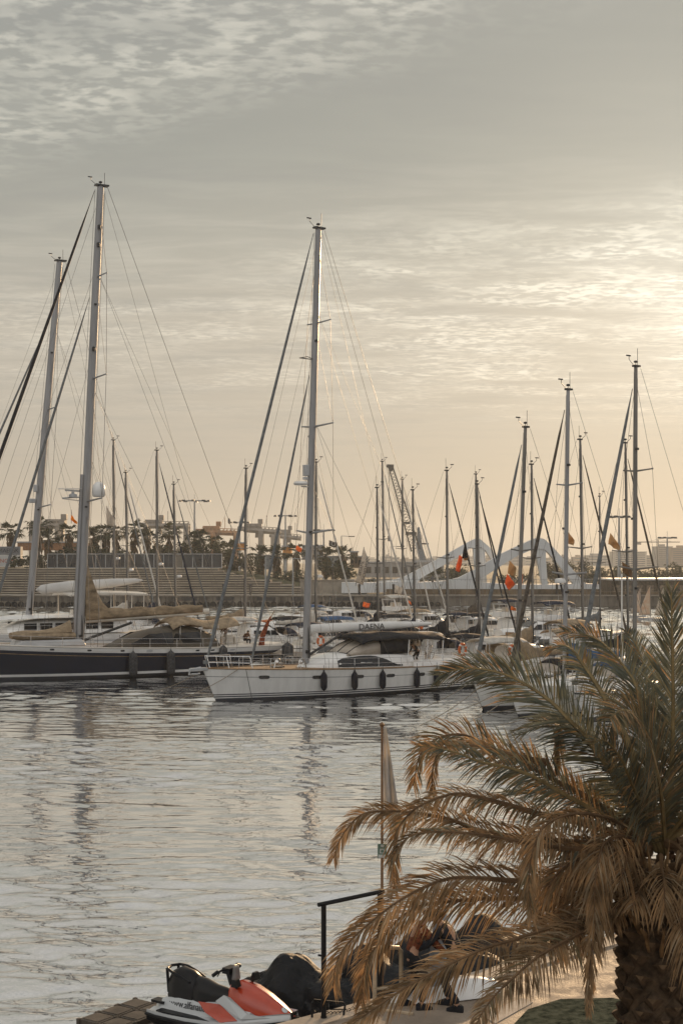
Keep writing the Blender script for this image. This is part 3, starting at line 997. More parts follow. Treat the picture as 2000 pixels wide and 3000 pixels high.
    sb.build('sail_bag', CANVT, root, smooth=True)
    ck = MB()
    ck.box((X(140), 0, 2.48), (5, 2.4, .45), top=(.9, .9))
    ck.build('fore_coachroof', GELG, root, bevel=.08)
    # rig
    xm = X(233, 1885)
    zt = on_plane(M, 295, 545)[1]
    rk = abs(X(295, 545) - xm)
    sp = [(on_plane(M, 262, v)[1], hf) for v, hf in ((1470, 2.1), (1110, 1.9), (810, 1.35))]
    mp, mast = rig(root, hl, xm, 2.2, zt, rk, .31, .23, ALU, sp, furl=((zt - .4, .01, .14, SAILK), (on_plane(M, 268, 870)[1], .14, .115, SAILG)), split=.72, wr=.018)
    zs = sp[0][0]
    dm = MB()
    dm.lathe([(.02, 0), (.36, 0), (.46, .12), (.47, .5), (.40, .85), (.22, 1.05), (.02, 1.10)], mp(zs) + Vector((-.45, 1.45, .30)), 16)
    dm.build('satellite_dome', GEL, mast, smooth=True)
    rd = MB()
    q = mp(on_plane(M, 240, 1455)[1])
    rd.lathe([(.02, 0), (.3, .02), (.3, .22), (.1, .3), (.1, .42)], q + Vector((1.1, .3, -.1)), 12)
    rd.box(q + Vector((1.1, .3, .40)), (1.5, .16, .12), rz=.5)
    rd.tube([q, q + Vector((1.9, .3, -.15))], .05, 6)
    rd.tube([q + Vector((0, 0, -.35)), q + Vector((1.9, .4, -.2)), q + Vector((2.2, .4, .5)), q + Vector((.4, .2, .55))], .03, 5)
    rd.build('radar_platform', GELG, mast)
    # navigation lamps on the mast front
    lm = MB()
    for v in (672, 724, 1030):
        z = on_plane(M, 285, v)[1]
        lm.lathe([(.05, 0), (.13, 0), (.13, .25), (.05, .3)], mp(z) + Vector((.05, .30, 0)), 8)
    lm.build('mast_lamp', DARKM, mast)
    mf = MB(); mf.tube([mp(2.3) + Vector((.42, .05, 0)), mp(on_plane(M, 235, 1390)[1]) + Vector((.42, .05, 0))], .12, 8)
    mf.build('spinnaker_pole', ALU, root)
    # boom with a rolled-down mainsail under its beige cover
    x1b = X(612, 1785)
    zb_ = on_plane(M, 250, 1815)[1]
    ze = on_plane(M, 612, 1790)[1]
    spar('boom', GELW, root, (xm - .4, 0, zb_), (x1b, 0, ze), .28, .16, .7, ax=(0, 0, 1))
    cv = MB()
    n = 14
    rings = []
    for i in range(22):
        f = i / 21
        x = xm - .42 + (x1b - xm + 1.0) * f
        base = zb_ + (ze - zb_) * f + .1
        top = 3.9 * (1 - f / .22) ** 1.9 if f < .22 else 0
        hh = .62 + top + .07 * math.sin(f * 31) - .22 * f
        ww = .30 - .06 * f
        ring = []
        for k in range(n):
            a = 2 * math.pi * k / n
            s_ = math.sin(a)
            zz_ = base + (hh * s_ if s_ > 0 else .22 * s_)
            nar = 1 - .6 * max(0, s_) * (top / 4.0) ** .4 if top > 0 else 1
            ring.append(Vector((x, ww * math.cos(a) * nar + .05 * math.sin(f * 14) * max(0, s_), zz_)))
        rings.append(ring)
    cv.loft(rings)
    cv.build('sail_cover', mat('draped_beige_canvas', (.30, .225, .145), .85, var=.22, scale=1.3, bump=.05, bscale=3.2, trans=.1, stretch=(1, 1, 2.2)), root, smooth=70)
    vg = MB(); vg.tube([mp(2.6) + Vector((-.4, 0, 0)), (xm - 4.0, 0, zb_ - .3)], .1, 8)
    vg.build('boom_vang', DARKM, root)
    guardrails(root, hl, [.08, .16, .24, .32, .40, .48, .56, .64, .72, .80, .88], .72, r_=.022)
    pulpit(root, hl, .10, .8, r_=.03)
    pushpit(root, hl, .90)
    fl = MB(); xf = X(745, 1890)
    fl.tube([(xf, 0, 1.9), (X(805, 1790), 0, on_plane(M, 805, 1788)[1])], .035, 6)
    fl.build('ensign_staff', TEAK, root)
    # fenders
    nm = ['under the mast shrouds', 'amidships below the deckhouse', 'below the cockpit awning']
    for u, n_ in zip((386, 496, 649), nm):
        t_ = t_at(hl, M, u, 1.0)
        p = hl.pt(t_, 1.0, 1) + Vector((0, .32, 0)); p.z = .95 if u < 600 else 1.3
        fender(M @ p, FENDG, .31, 1.75 if u < 600 else 1.5, 'grey covered fender on the navy yacht, ' + n_, 'grey fenders on the navy yacht', rope=.7)
    p = Vector((-L / 2 + .1, 2.2, 1.35))
    o = fender(M @ p, FENDG, .45, 1.4, 'fat round grey fender hanging at the navy yacht stern', 'grey fenders on the navy yacht', rope=.5)
    return root, M, hl, X
NV = navy_yacht()

# ================================================================== white deck-saloon yacht behind the navy one
def saloon_yacht():
    h = Vector((-.87, -.495, 0)).normalized()
    L = 22.0
    bow = Vector((-34.6, 113.6, 0))
    root, M = boat_root('saloon_yacht', 'white deck saloon yacht with sloping mast behind the navy yacht', 'sailing yacht', bow, h, L)
    hl = Hull(L, 6.4, 2.6, 2.2, rake=1.2, srake=-.2, tm=.5, tw=.85, sag=.1)
    hl.mesh([('s', 0, 0), ('s', .5, 1), ('s', .62, 0), ('w', .3, 2), ('w', -.5, 2)], [GEL, GELG, ANTIF], 'hull', root)
    hl.deck_mesh(GELW, root)
    X = lambda u, v=1820: on_plane(M, u, v)[0]
    x0, x1 = X(10), X(350)
    zd = 2.3
    prof = [(x0, 1.3, .5, zd), (x0 - 1.2, 2.0, .95, zd), (x0 - 3, 2.3, 1.15, zd), (x1 + 2, 2.3, 1.15, zd), (x1, 2.2, 1.05, zd)]
    dh = MB().loft(cabin_loft(prof, 0)).build('saloon', GEL, root, smooth=50)
    rf = MB()
    rf.loft([[Vector((x, y, z + dz)) for y, dz in ((hw, -.05), (hw * .7, .12), (0, .2), (-hw * .7, .12), (-hw, -.05), (0, -.12))] for x, hw, z in
             ((x0 + .7, .6, 3.5), (x0 - .6, 2.1, 3.62), (x0 - 3, 2.7, 3.7), (x1 + 2, 2.7, 3.66), (x1 - .8, 2.5, 3.6))])
    rf.build('saloon_roof', GEL, root, smooth=50)
    for k in range(6):
        xa = x0 - 1.6 - k * (abs(x1 - x0) - 2.2) / 6
        for s in (1, -1):
            pw = MB(); pw.box((xa, s * 2.27, zd + .62), (1.05, .06, .55))
            pw.build('saloon_window', GLASS, dh)
    xm = X(85, 1810)
    zt = on_plane(M, 175, 765)[1]
    rk = abs(X(175, 765) - xm)
    sp = [(on_plane(M, 110, v)[1], hf) for v, hf in ((1487, 2.0), (1200, 1.6))]
    mp, mast = rig(root, hl, xm, 3.6, zt, rk, .30, .24, ALU, sp, furl=((zt - 5, .02, .11, SAILG),), wr=.016)
    ms = MB()
    ms.box(mp(sp[0][0]) + Vector((.6, .2, .55)), (.5, .4, .35)); ms.box(mp(sp[0][0] + 1.6) + Vector((.45, .2, 0)), (.3, .35, .6))
    ms.build('radar_reflector', GELG, mast, bevel=.04)
    za, zb_ = on_plane(M, 108, 1728)[1], on_plane(M, 415, 1700)[1]
    bm_ = MB()
    rings = []
    for f, a, b in ((0, .05, .1), (.05, .38, .3), (.3, .5, .36), (.7, .38, .3), (.93, .22, .2), (1, .06, .08)):
        x = xm - .6 + (X(418, 1705) - xm + .6) * f
        rings.append([Vector((x, b * math.cos(2 * math.pi * k / 12), za + (zb_ - za) * f + a * math.sin(2 * math.pi * k / 12))) for k in range(12)])
    bm_.loft(rings)
    bm_.build('boom', mat('pale_boom_sheet', (.58, .57, .55), .7, var=.05, scale=.6), root, smooth=True)
    ht = MB()
    ht.grid(lambda a, c: Vector((X(180, 1740) + (X(405, 1740) - X(180, 1740)) * a, (c * 2 - 1) * 2.3, on_plane(M, 290, 1737)[1] - .15 * abs(2 * c - 1) ** 2 + .12 * math.sin(a * 3.1))), 12, 6)
    hto = ht.build('hard_top', GELW, root, solid=.14)
    for u in (195, 300, 360, 395):
        for s in (1, -1):
            MB().tube([(X(u), s * 2.1, 3.4), (X(u), s * 2.15, on_plane(M, 290, 1742)[1])], .045, 6).build('roof_post', GELW, root)
    MB().box((X(210), .5, 3.9), (.5, .5, .6)).build('helm_console', GELW, root, bevel=.05)
    MB().box((X(330), -.3, 3.9), (1.4, 1.2, .55)).build('deck_seat', GELW, root, bevel=.06)
    guardrails(root, hl, [.05, .15, .25, .35, .45, .55, .65, .75, .85, .95], .75)
    pulpit(root, hl, .1)
saloon_yacht()

# ================================================================== the rest of the sailing boats
def sailboat(label, bow, hd, L, u_m, v_t, u_t=None, furl=SAILK, fr=.11, cover=CANVB, hoodm=CANVN, hullm=HGEL, band=STRIPE, mm=ALUD, biminim=None,
             spread=1, group='sailing boats at the pontoons', wires=True, fore=.93, masth=.13, radar=False, low=False, fb=1.25):
    root, M = boat_root('sailboat', label, 'sailboat', bow, hd, L, group)
    hl = Hull(L, L * .31, fb + .2, fb - .08, rake=L * .07, srake=.25, tm=.56, tw=.8, sag=.08)
    hl.mesh([('s', 0, 0), ('s', .14, 1), ('s', .24, 0), ('w', .24, 1), ('w', .15, 2), ('w', -.4, 2)], [hullm, band, ANTIF], 'hull', root, n=18)
    hl.deck_mesh(GELW, root, n=14)
    sx = 1 if hd[0] > 0 else 1
    xm = on_plane(M, u_m, 1850)[0]
    x0, x1 = xm + L * .15, xm - L * .26
    prof = []
    for f, hw, hh in ((0, .35, .06), (.12, .7, .26), (.4, L * .095, .40), (1, L * .10, .46)):
        x = x0 + (x1 - x0) * f
        prof.append((x, hw, hh, hl.sheer((L / 2 - x) / L) - .03))
    cr = MB().loft(cabin_loft(prof, 0)).build('coachroof', GEL, root, smooth=50)
    for s in (1, -1):
        wm_ = MB()
        for fa, fb_ in ((.30, .55), (.62, .9)):
            xa, xb = x0 + (x1 - x0) * fa, x0 + (x1 - x0) * fb_
            zc = hl.sheer((L / 2 - xa) / L) - .03
            ya, yb = (L * .09 if fa < .4 else L * .097) * .965 + .02, L * .098 * .965 + .02
            wm_.add([(xa - .15, s * (ya - .03), zc + .32), (xb, s * (yb - .03), zc + .34), (xb + .05, s * yb, zc + .15), (xa + .1, s * ya, zc + .15)], [(0, 1, 2, 3)])
        wm_.build('cabin_window', GLASS, cr, solid=.03)
    zt = on_plane(M, u_t or u_m, v_t)[1]
    zb = hl.sheer(.4) + .3
    rk = (xm - on_plane(M, u_t or u_m, v_t)[0]) if u_t else .02 * zt
    rk = max(-.2, min(rk, zt * .06))
    H = zt - zb
    sps = [(zb + H * .5, L * .09)] if spread == 1 else ([(zb + H * .36, L * .1), (zb + H * .67, L * .075)] if spread == 2 else [])
    fl = ((zb + H * fore, .012, fr * .72, furl),) if furl else ()
    mp, mast = rig(root, hl, xm, zb, zt, rk, masth * .76, masth * .58, mm, sps, furl=fl, wires=wires, wr=.013)
    zbm = zb + .95
    blen = L * .36
    spar('boom', mm, root, (xm - .15, 0, zbm), (xm - blen, 0, zbm + .12), .09, .07, .9, ax=(0, 0, 1))
    if cover:
        boom_cover(root, (xm - .18, 0, zbm + .06), (xm - blen * .96, 0, zbm + .15), L * .021, cover, hump=2.6 + (L * 7 % 1))
    if hoodm:
        hood(root, x1 + .9, x1 - .7, L * .10, hl.sheer(.6) + .38, .78, hoodm)
    if biminim:
        b_ = MB()
        b_.grid(lambda a, c: Vector((x1 - .9 - 2.0 * a, (c * 2 - 1) * L * .11, hl.fs + 2.05 + .1 * math.sin(a * math.pi) - .3 * abs(2 * c - 1) ** 2.4)), 8, 8)
        b_.build('bimini', biminim, root, smooth=True, solid=.05)
        for s in (1, -1):
            f_ = MB()
            for xx in (x1 - 1.0, x1 - 2.8):
                f_.tube([(xx, s * L * .108, hl.fs + 1.85), (x1 - 1.9, s * L * .12, hl.fs + .1)], .018, 4)
            f_.build('bimini_frame', STEEL, root)
    ck = MB()
    for s in (1, -1):
        ck.box((x1 - 1.6, s * L * .095, hl.fs + .1), (2.8, .3, .34), top=(1, .6))
    ck.box((-L / 2 + .3, 0, hl.fs + .05), (.5, L * .2, .2))
    ck.build('cockpit_coaming', GEL, root)
    wheel(root, (x1 - 2.5, 0, hl.fs + .75), .42)
    if not low:
        guardrails(root, hl, [.1, .25, .4, .55, .7, .85], .6)
        pulpit(root, hl, .11, .62)
        pushpit(root, hl, .86, .62)
    if radar:
        r_ = MB(); r_.lathe([(.02, 0), (.3, .02), (.33, .12), (.26, .26), (.03, .3)], mp(zb + H * .33) + Vector((.42, 0, 0)), 12)
        r_.box(mp(zb + H * .33) + Vector((.22, 0, -.04)), (.4, .1, .05))
        r_.build('radar_scanner', GEL, mast, smooth=True)
    return root, M, hl

HL_ = (-.8, -.6)
HR_ = (.8, .6)
# three boats in the near row, bows to the left, partly behind the palm
B14 = sailboat('white sailboat with dark sheer band, bow just right of the DAENA sloop', (7.25, 78.9), HL_, 11.2, 1512, 1253, 1538, furl=SAILG, fr=.15, cover=CANVT, hoodm=CANVB, mm=ALUD, spread=1, masth=.17, fb=1.55, radar=False)
B16 = sailboat('plain white sailboat with thick mast beside the dark banded one', (8.75, 75.6), HL_, 12.6, 1652, 1143, 1663, furl=SAILB, fr=.15, cover=CANVBL, hoodm=CANVBL, mm=ALU, spread=2, masth=.18, band=HGEL, radar=True, fb=1.55)
B20 = sailboat('white sailboat behind the palm fronds with the tallest mast at right', (11.9, 73.2), HL_, 13.2, 1857, 1075, 1861, furl=SAILG, fr=.16, cover=CANVW, hoodm=CANVT, mm=ALUD, spread=2, masth=.18, fb=1.5)

def row_pt(u, off):
    """mast foot where the row line (off metres beyond the pontoon) crosses photo column u"""
    ax, ay = 9.5 + .8 * off, 97.5 + .6 * off
    a = (u - 1000) / F
    k = (ax - a * ay) / (.55 + .83 * a)
    return Vector((ax - .55 * k, ay + .83 * k, 0))
def row_boat(u, v_t, off, L, label, u_t=None, hd=HR_, mf=.41, **kw):
    m_ = row_pt(u, off)
    h = Vector((hd[0], hd[1], 0))
    bow = m_ + h * (L * mf)
    return sailboat(label, bow, hd, L, u, v_t, u_t, **kw)

row_boat(1840, 1300, 8, 12.0, 'sailboat with slim mast just left of the rightmost tall mast', cover=CANVB, furl=SAILB)
row_boat(1708, 1290, 8, 12.6, 'sailboat bow to the right with brown furled headsail behind the palm', furl=SAILB, cover=SAILG, masth=.15)
row_boat(1560, 1362, 8, 11.6, 'white sailboat with a beige sail cover beside the flybridge motorboat', 1556, cover=CANVT, furl=SAILK, hoodm=CANVT, masth=.14, spread=1)
row_boat(1405, 1420, 8, 10.6, 'small sailboat with black furled headsail below the right bridge arch', cover=CANVB, furl=SAILK, fr=.10)
row_boat(1311, 1380, 8, 11.4, 'sailboat with black sail cover right of the black bimini', 1308, cover=CANVB, furl=SAILK, hoodm=CANVB, biminim=CANVB, spread=1, masth=.14)
row_boat(1216, 1437, 8, 10.8, 'sailboat with white lower headsail directly behind the DAENA cockpit', furl=SAILW, cover=CANVN, masth=.13)
row_boat(1108, 1430, 8, 10.8, 'sailboat with raised black sail cover left of the crane', 1104, furl=SAILW, cover=CANVB, masth=.13, radar=False)
row_boat(925, 1355, 8, 12.6, 'sailboat half hidden behind the DAENA mast, pale furled headsail', 926, furl=SAILW, cover=CANVW, masth=.16, radar=True)
row_boat(718, 1373, 8, 13.0, 'sailboat with a long tan sail cover left of the DAENA forestay', 721, furl=None, cover=CANVT, hoodm=CANVT, masth=.17, spread=1)
row_boat(517, 1420, 8, 11.0, 'sailboat under the navy awning with a slim grey mast', furl=SAILG, cover=CANVN, masth=.16, radar=True)
row_boat(462, 1320, 8, 13.2, 'sailboat with navy blue furled headsail left of the floodlight mast', 460, furl=CANVN, fr=.14, cover=CANVN, masth=.19, radar=True)
row_boat(377, 1385, 8, 11.4, 'sailboat with white furled headsail behind the long pale boom', 369, furl=SAILW, fr=.15, cover=CANVW, masth=.18, radar=True)
row_boat(337, 1290, 8, 14.0, 'tall dark masted sailboat right of the satellite dome', 333, furl=SAILG, cover=CANVB, masth=.19, radar=True)
row_boat(1127, 1353, 36, 12.6, 'tall sailboat in the far row beside the crane jib', furl=SAILG, cover=CANVB, masth=.17)
row_boat(1180, 1405, 36, 11.0, 'far row sailboat with dark boom cover under the crane jib', 1178, furl=SAILW, cover=CANVB, masth=.17)
row_boat(1396, 1390, 36, 11.4, 'far row sailboat with dark wedge sail cover under the left arch', 1393, furl=SAILK, cover=SAILB, masth=.16)
row_boat(1757, 1455, 36, 9.6, 'small far row sailboat with grey sail cover right of the bridge', 1755, furl=None, cover=SAILG, masth=.11)

# ================================================================== motor boats
def motorboat(label, bow, hd, L, kind='cruiser', hullm=HGEL, canopy=None, fly=False, deckm=GELW, group='motor boats at the pontoons', tint=GLASS):
    root, M = boat_root('motorboat', label, 'motorboat', bow, hd, L, group)
    hl = Hull(L, L * .32, L * .13 + .35, L * .085 + .35, rake=L * .13, srake=.1, tm=.6, tw=.9, sag=.03, entry=2.3)
    hl.mesh([('s', 0, 0), ('s', .18, 1), ('s', .26, 0), ('w', .16, 2), ('w', -.4, 2)], [hullm, STRIPE, ANTIF], 'hull', root, n=16)
    hl.deck_mesh(deckm, root, n=12)
    x0, x1 = L * .22, -L * .22
    zd = hl.sheer(.4) - .03
    hgt = .95 + .035 * L
    prof = [(x0 + L * .1, L * .05, .12, zd), (x0, L * .095, .35, zd), (x0 - L * .12, L * .12, hgt * .62, zd), (x0 - L * .2, L * .125, hgt, zd), (x1 + L * .08, L * .125, hgt, zd), (x1, L * .12, hgt * .93, zd)]
    cb = MB().loft(cabin_loft(prof, 0)).build('cabin', GEL, root, smooth=50)
    for s in (1, -1):
        wm_ = MB()
        for a, b in ((.30, .5), (.53, .73), (.76, .95)):
            xa, xb = x0 + (x1 - x0) * a, x0 + (x1 - x0) * b
            q = L * .125 * .95 + .02
            wm_.add([(xa - (L * .04 if a == .30 else 0), s * (q - .05), zd + hgt * .80), (xb, s * (q - .05), zd + hgt * .82), (xb, s * (q + .012), zd + hgt * .45), (xa + .05, s * (q + .012), zd + hgt * .45)], [(0, 1, 2, 3)])
        wm_.build('cabin_window', tint, cb, solid=.04)
    ws = MB()
    xa, za = x0 - L * .12, zd + hgt * .64
    xb, zb = x0 - L * .2, zd + hgt * 1.0
    ws.add([(xa + .03, L * .075, za + .02), (xa + .06, -L * .075, za + .02), (xb + .06, -L * .075, zb), (xb + .03, L * .075, zb)], [(0, 1, 2, 3)])
    ws.build('windscreen', tint, cb, solid=.04)
    if fly:
        f_ = MB()
        zf = zd + hgt * 1.04
        f_.loft([[Vector((x, y, z)) for y, z in ((hw, zf), (hw * 1.02, zf + hh), (-hw * 1.02, zf + hh), (-hw, zf))] for x, hw, hh in ((x0 - L * .24, L * .08, .25), (x0 - L * .3, L * .115, .55), (x1 - L * .06, L * .12, .5))])
        f_.build('flybridge', GEL, root, bevel=.06)
        a_ = MB()
        a_.tube([(x1 - L * .02, L * .12, zf), (x1 - L * .06, L * .115, zf + 1.3), (x1 - L * .06, -L * .115, zf + 1.3), (x1 - L * .02, -L * .12, zf)], .1, 8)
        a_.lathe([(.02, 0), (.28, .02), (.3, .14), (.03, .25)], (x1 - L * .06, 0, zf + 1.4), 10)
        a_.build('radar_arch', GEL, root, smooth=True)
        s_ = MB(); s_.box((x0 - L * .38, L * .05, zf + .5), (.6, .5, .9)); s_.box((x0 - L * .38, -L * .05, zf + .5), (.6, .5, .9))
        s_.build('helm_seat', GELW, root, bevel=.08)
    if canopy:
        zc = zd + (hgt + 1.75 if fly else hgt + .45)
        xa_, xb_ = (x0 - L * .25, x1 - L * .12) if fly else (x1 + L * .12, -L * .46)
        c_ = MB()
        c_.grid(lambda a, c: Vector((xa_ + (xb_ - xa_) * a, (c * 2 - 1) * L * .13, zc + .12 * math.sin(a * math.pi) - .3 * abs(2 * c - 1) ** 2.4)), 10, 8)
        c_.build('canopy', canopy, root, smooth=True, solid=.05)
        p_ = MB()
        for s in (1, -1):
            p_ = MB()
            for xx in (xa_ - .1, (xa_ + xb_) / 2, xb_ + .1):
                p_.tube([(xx, s * L * .128, zc - .2), (xx, s * L * .13, hl.sheer(.8))], .022, 4)
            p_.tube([(xa_ - .1, s * L * .1285, zc - .22), (xb_ + .1, s * L * .1285, zc - .22)], .02, 4)
            p_.build('canopy_frame', STEEL, root)
    ck = MB()
    ck.box((x1 - L * .12, 0, hl.fs + .1), (L * .16, L * .22, .4)); ck.box((-L / 2 - .15, 0, .45), (.8, L * .26, .1))
    ck.build('cockpit_seat', GELW, root, bevel=.05)
    guardrails(root, hl, [.05, .15, .28, .42, .56], .55)
    g = MB()
    g.tube([(x1 + .6, L * .08, zd + hgt), (x1 + .3, L * .08, zd + hgt + 2.4)], .015, 4)
    g.build('aerial', GELG, root)
    return root

def at_u(u, Y):
    return Vector(((u - 1000) / F * Y, Y, 0))
motorboat('white motor yacht with a long black window band behind the navy stern', at_u(668, 139), (-.96, -.28), 11.5, canopy=None)
motorboat('white flybridge motor yacht with two big front windows, centre right', at_u(1418, 128), (-.92, -.4), 10.5, fly=True, canopy=CANVN)
motorboat('cabin cruiser with amber lit windows behind the white flybridge boat', at_u(1665, 122), (.96, .28), 9.0, tint=mat('amber_window', (.35, .20, .08), .15, var=.2, trans=.3))
motorboat('open motorboat with an arched black canopy below the crane', at_u(1340, 142), (.95, .3), 8.6, canopy=CANVB)
motorboat('small motorboat with a dark windscreen at the pontoon left of the DAENA bimini', at_u(1020, 139), (.9, .44), 8.2, canopy=CANVB)
motorboat('grey motorboat with pale tarpaulin beside the DAENA mast', at_u(1075, 152), (.9, .44), 8.5, canopy=CANVW)
motorboat('low white motorboat in front of the orange covered one', at_u(905, 128), (.92, .4), 8.0)
motorboat('white motorboat with a blue canopy between the two DAENA forestays', at_u(790, 132), (-.9, -.44), 8.6, canopy=CANVBL)
motorboat('white hardtop motorboat right of the amber windowed cruiser', at_u(1820, 118), (.9, .4), 9.5)
motorboat('cream motorboat with beige canopy behind the near sailboat masts', at_u(1440, 108), (-.9, -.44), 8.5, canopy=CANVT)
motorboat('white motorboat with tall bow behind the blue boom cover', at_u(1700, 100), (.85, .53), 9.5, canopy=CANVW)
motorboat('small white motorboat under the DAENA boom end', at_u(1330, 122), (.8, .6), 8.0, canopy=CANVN)
motorboat('low motorboat with navy canopy behind the saloon yacht hard top', at_u(260, 150), (-.9, -.44), 10.0, canopy=CANVN)
motorboat('white motorboat at the left edge behind the saloon yacht', at_u(40, 138), (.95, .3), 11.0, canopy=CANVW)
# boat under an orange tarpaulin
root, M = boat_root('covered_boat', 'boat under a rust orange tarpaulin left of the DAENA mast', 'motorboat', at_u(905, 142), (.97, .25), 8.0)
hl = Hull(8.0, 2.6, 1.3, 1.1, rake=.9)
hl.mesh([('s', 0, 0), ('w', .2, 1), ('w', -.4, 1)], [CANVN, ANTIF], 'hull', root, n=14)
cv = MB()
cv.loft([[Vector((x, 1.35 * hw * math.cos(math.pi * k / 8), 1.15 + hh * math.sin(math.pi * k / 8))) for k in range(9)] for x, hw, hh in ((3.9, .1, .25), (2.6, .7, .55), (1.2, .95, .75), (.2, 1, 1.35), (-1.2, 1, 1.25), (-2.6, .95, .8), (-3.8, .85, .4))])
cv.build('tarpaulin', CANVO, root, smooth=True)

# ================================================================== pontoons
PLANK = mat('pontoon_planks', (.24, .20, .16), .8, var=.25, scale=3, stretch=(8, .5, 1), bump=.01)
def pontoon(label, off, k0, k1, wd, fingers):
    a = Vector((9.5 + .8 * off - .55 * k0, 97.5 + .6 * off + .83 * k0, 0)); b = Vector((9.5 + .8 * off - .55 * k1, 97.5 + .6 * off + .83 * k1, 0))
    d = (b - a); ln = d.length; d.normalize()
    root = thing('pontoon', label, 'pontoon', (a + b) / 2, math.atan2(d.y, d.x), 'floating pontoons')
    MB().box((0, 0, .52), (ln, wd, .12)).build('walkway', PLANK, root, bevel=.02)
    fl = MB()
    n = int(ln / 6)
    for i in range(n):
        fl.box((-ln / 2 + (i + .5) * ln / n, 0, .2), (ln / n * .7, wd * .86, .5))
    fl.build('float', mat('float_concrete', (.20, .19, .18), .8, var=.2), root, bevel=.05)
    for i in range(n):
        pb = MB()
        x = -ln / 2 + (i + .5) * ln / n
        pb.box((x, wd * .3, 1.1), (.26, .26, 1.05)); pb.box((x, wd * .3, 1.66), (.34, .34, .08))
        pb.build('service_pedestal', GEL, root, bevel=.03)
    return root
pontoon('long plank pontoon behind the DAENA stern', .6, -22, 90, 2.6, 0)
pontoon('plank pontoon of the far row under the bridge', 28.5, 15, 70, 2.4, 0)

# smaller day boats that fill the berths
def berth(k, off, side=1):
    return Vector((9.5 + .8 * off - .55 * k, 97.5 + .6 * off + .83 * k, 0))
for lab, k, off, hd, L, cano, fly in (
    ('white motorboat in the berth between the DAENA and navy hulls', 6.0, -8.5, HL_, 8.4, None, False),
    ('far row motorboat with white canopy left of the brown sea wall', 28, 33, HR_, 8.0, CANVW, False),
    ('far row flybridge motorboat under the right foot of the bridge', 32.5, 33, HR_, 9.4, CANVN, True),
    ('far row motorboat with black canopy under the right arch pillar', 37, 33, HR_, 7.6, CANVB, False),
    ('far row motorboat with navy canopy under the dip between the arches', 40, 33, HR_, 7.6, CANVN, False),
    ('far row motorboat with beige canopy under the left arch pillar', 47.5, 33, HR_, 8.4, CANVT, False),
    ('far row flybridge motorboat under the left bridge limb', 52, 33, HR_, 9.4, CANVW, True),
    ('far row open motorboat below the white lettered banner', 64, 33, HR_, 7.4, None, False),
    ('far row motorboat with blue canopy right of the DAENA mast', 68.5, 33, HR_, 8.0, CANVBL, False),
    ('near row motorboat with pale canopy right of the DAENA boom end', 11.5, 6, HR_, 7.4, CANVW, False),
    ('near row motorboat with black canopy behind the blue boom cover', 6.3, 6, HR_, 7.8, CANVB, False),
    ('near row low motorboat behind the arching left frond', .6, 6, HR_, 7.0, None, False),
    ('near row flybridge motorboat behind the palm top', -4.3, 6, HR_, 8.6, CANVT, True),
    ('near row motorboat with beige canopy behind the DAENA hood', 20.6, 6, HR_, 7.8, CANVT, False),
    ('near row motorboat with navy canopy left of the banner foot', 28.3, 6, HR_, 8.2, CANVN, False),
    ('near row motorboat with white canopy between the navy stern and the tan boom cover', 40, 6, HR_, 8.6, CANVW, False)):
    h_ = Vector((hd[0], hd[1], 0))
    motorboat(lab, berth(k, off) + h_ * L * .5, hd, L, fly=fly, canopy=cano)

# ================================================================== far shore
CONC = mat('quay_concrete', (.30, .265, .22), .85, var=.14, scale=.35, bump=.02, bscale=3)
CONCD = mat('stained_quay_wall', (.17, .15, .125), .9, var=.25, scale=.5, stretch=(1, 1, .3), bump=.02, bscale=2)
STEPT = mat('lit_step_tread', (.40, .35, .28), .85, var=.14, scale=.3, stretch=(1, 1, 3))  # treads paler than the risers: light on the tops put into the colour
STEPC = mat('shaded_step_concrete', (.16, .135, .11), .85, var=.2, scale=.25, stretch=(1, 1, 3), bump=.01)  # riser shade put into the colour as a darker concrete
EARTH = mat('dry_ground', (.17, .15, .10), .95, var=.3, scale=.05)
RUBB = mat('black_rubber', (.013, .013, .014), .85, var=.2)
FOL = mat('dark_foliage', (.045, .050, .026), .75, var=.35, scale=1.2, trans=.25)
FOL2 = mat('olive_foliage', (.065, .062, .030), .75, var=.35, scale=1.2, trans=.25)
FOLB = mat('dry_palm_skirt', (.13, .085, .045), .9, var=.3, scale=2, trans=.2)
BARK = mat('palm_bark', (.11, .085, .06), .9, var=.3, scale=3, stretch=(1, 1, 4), bump=.03, bscale=6)
WHITEP = mat('white_bridge_paint', (.55, .56, .56), .5, var=.06, scale=.2)
PGREY = mat('grey_painted_steel', (.30, .31, .32), .55, var=.12, scale=.5)
CRANEO = mat('rusty_orange_crane_paint', (.27, .13, .055), .6, var=.2, scale=.3)
CRANEG = mat('pale_grey_crane_paint', (.19, .17, .15), .6, var=.15, scale=.3)

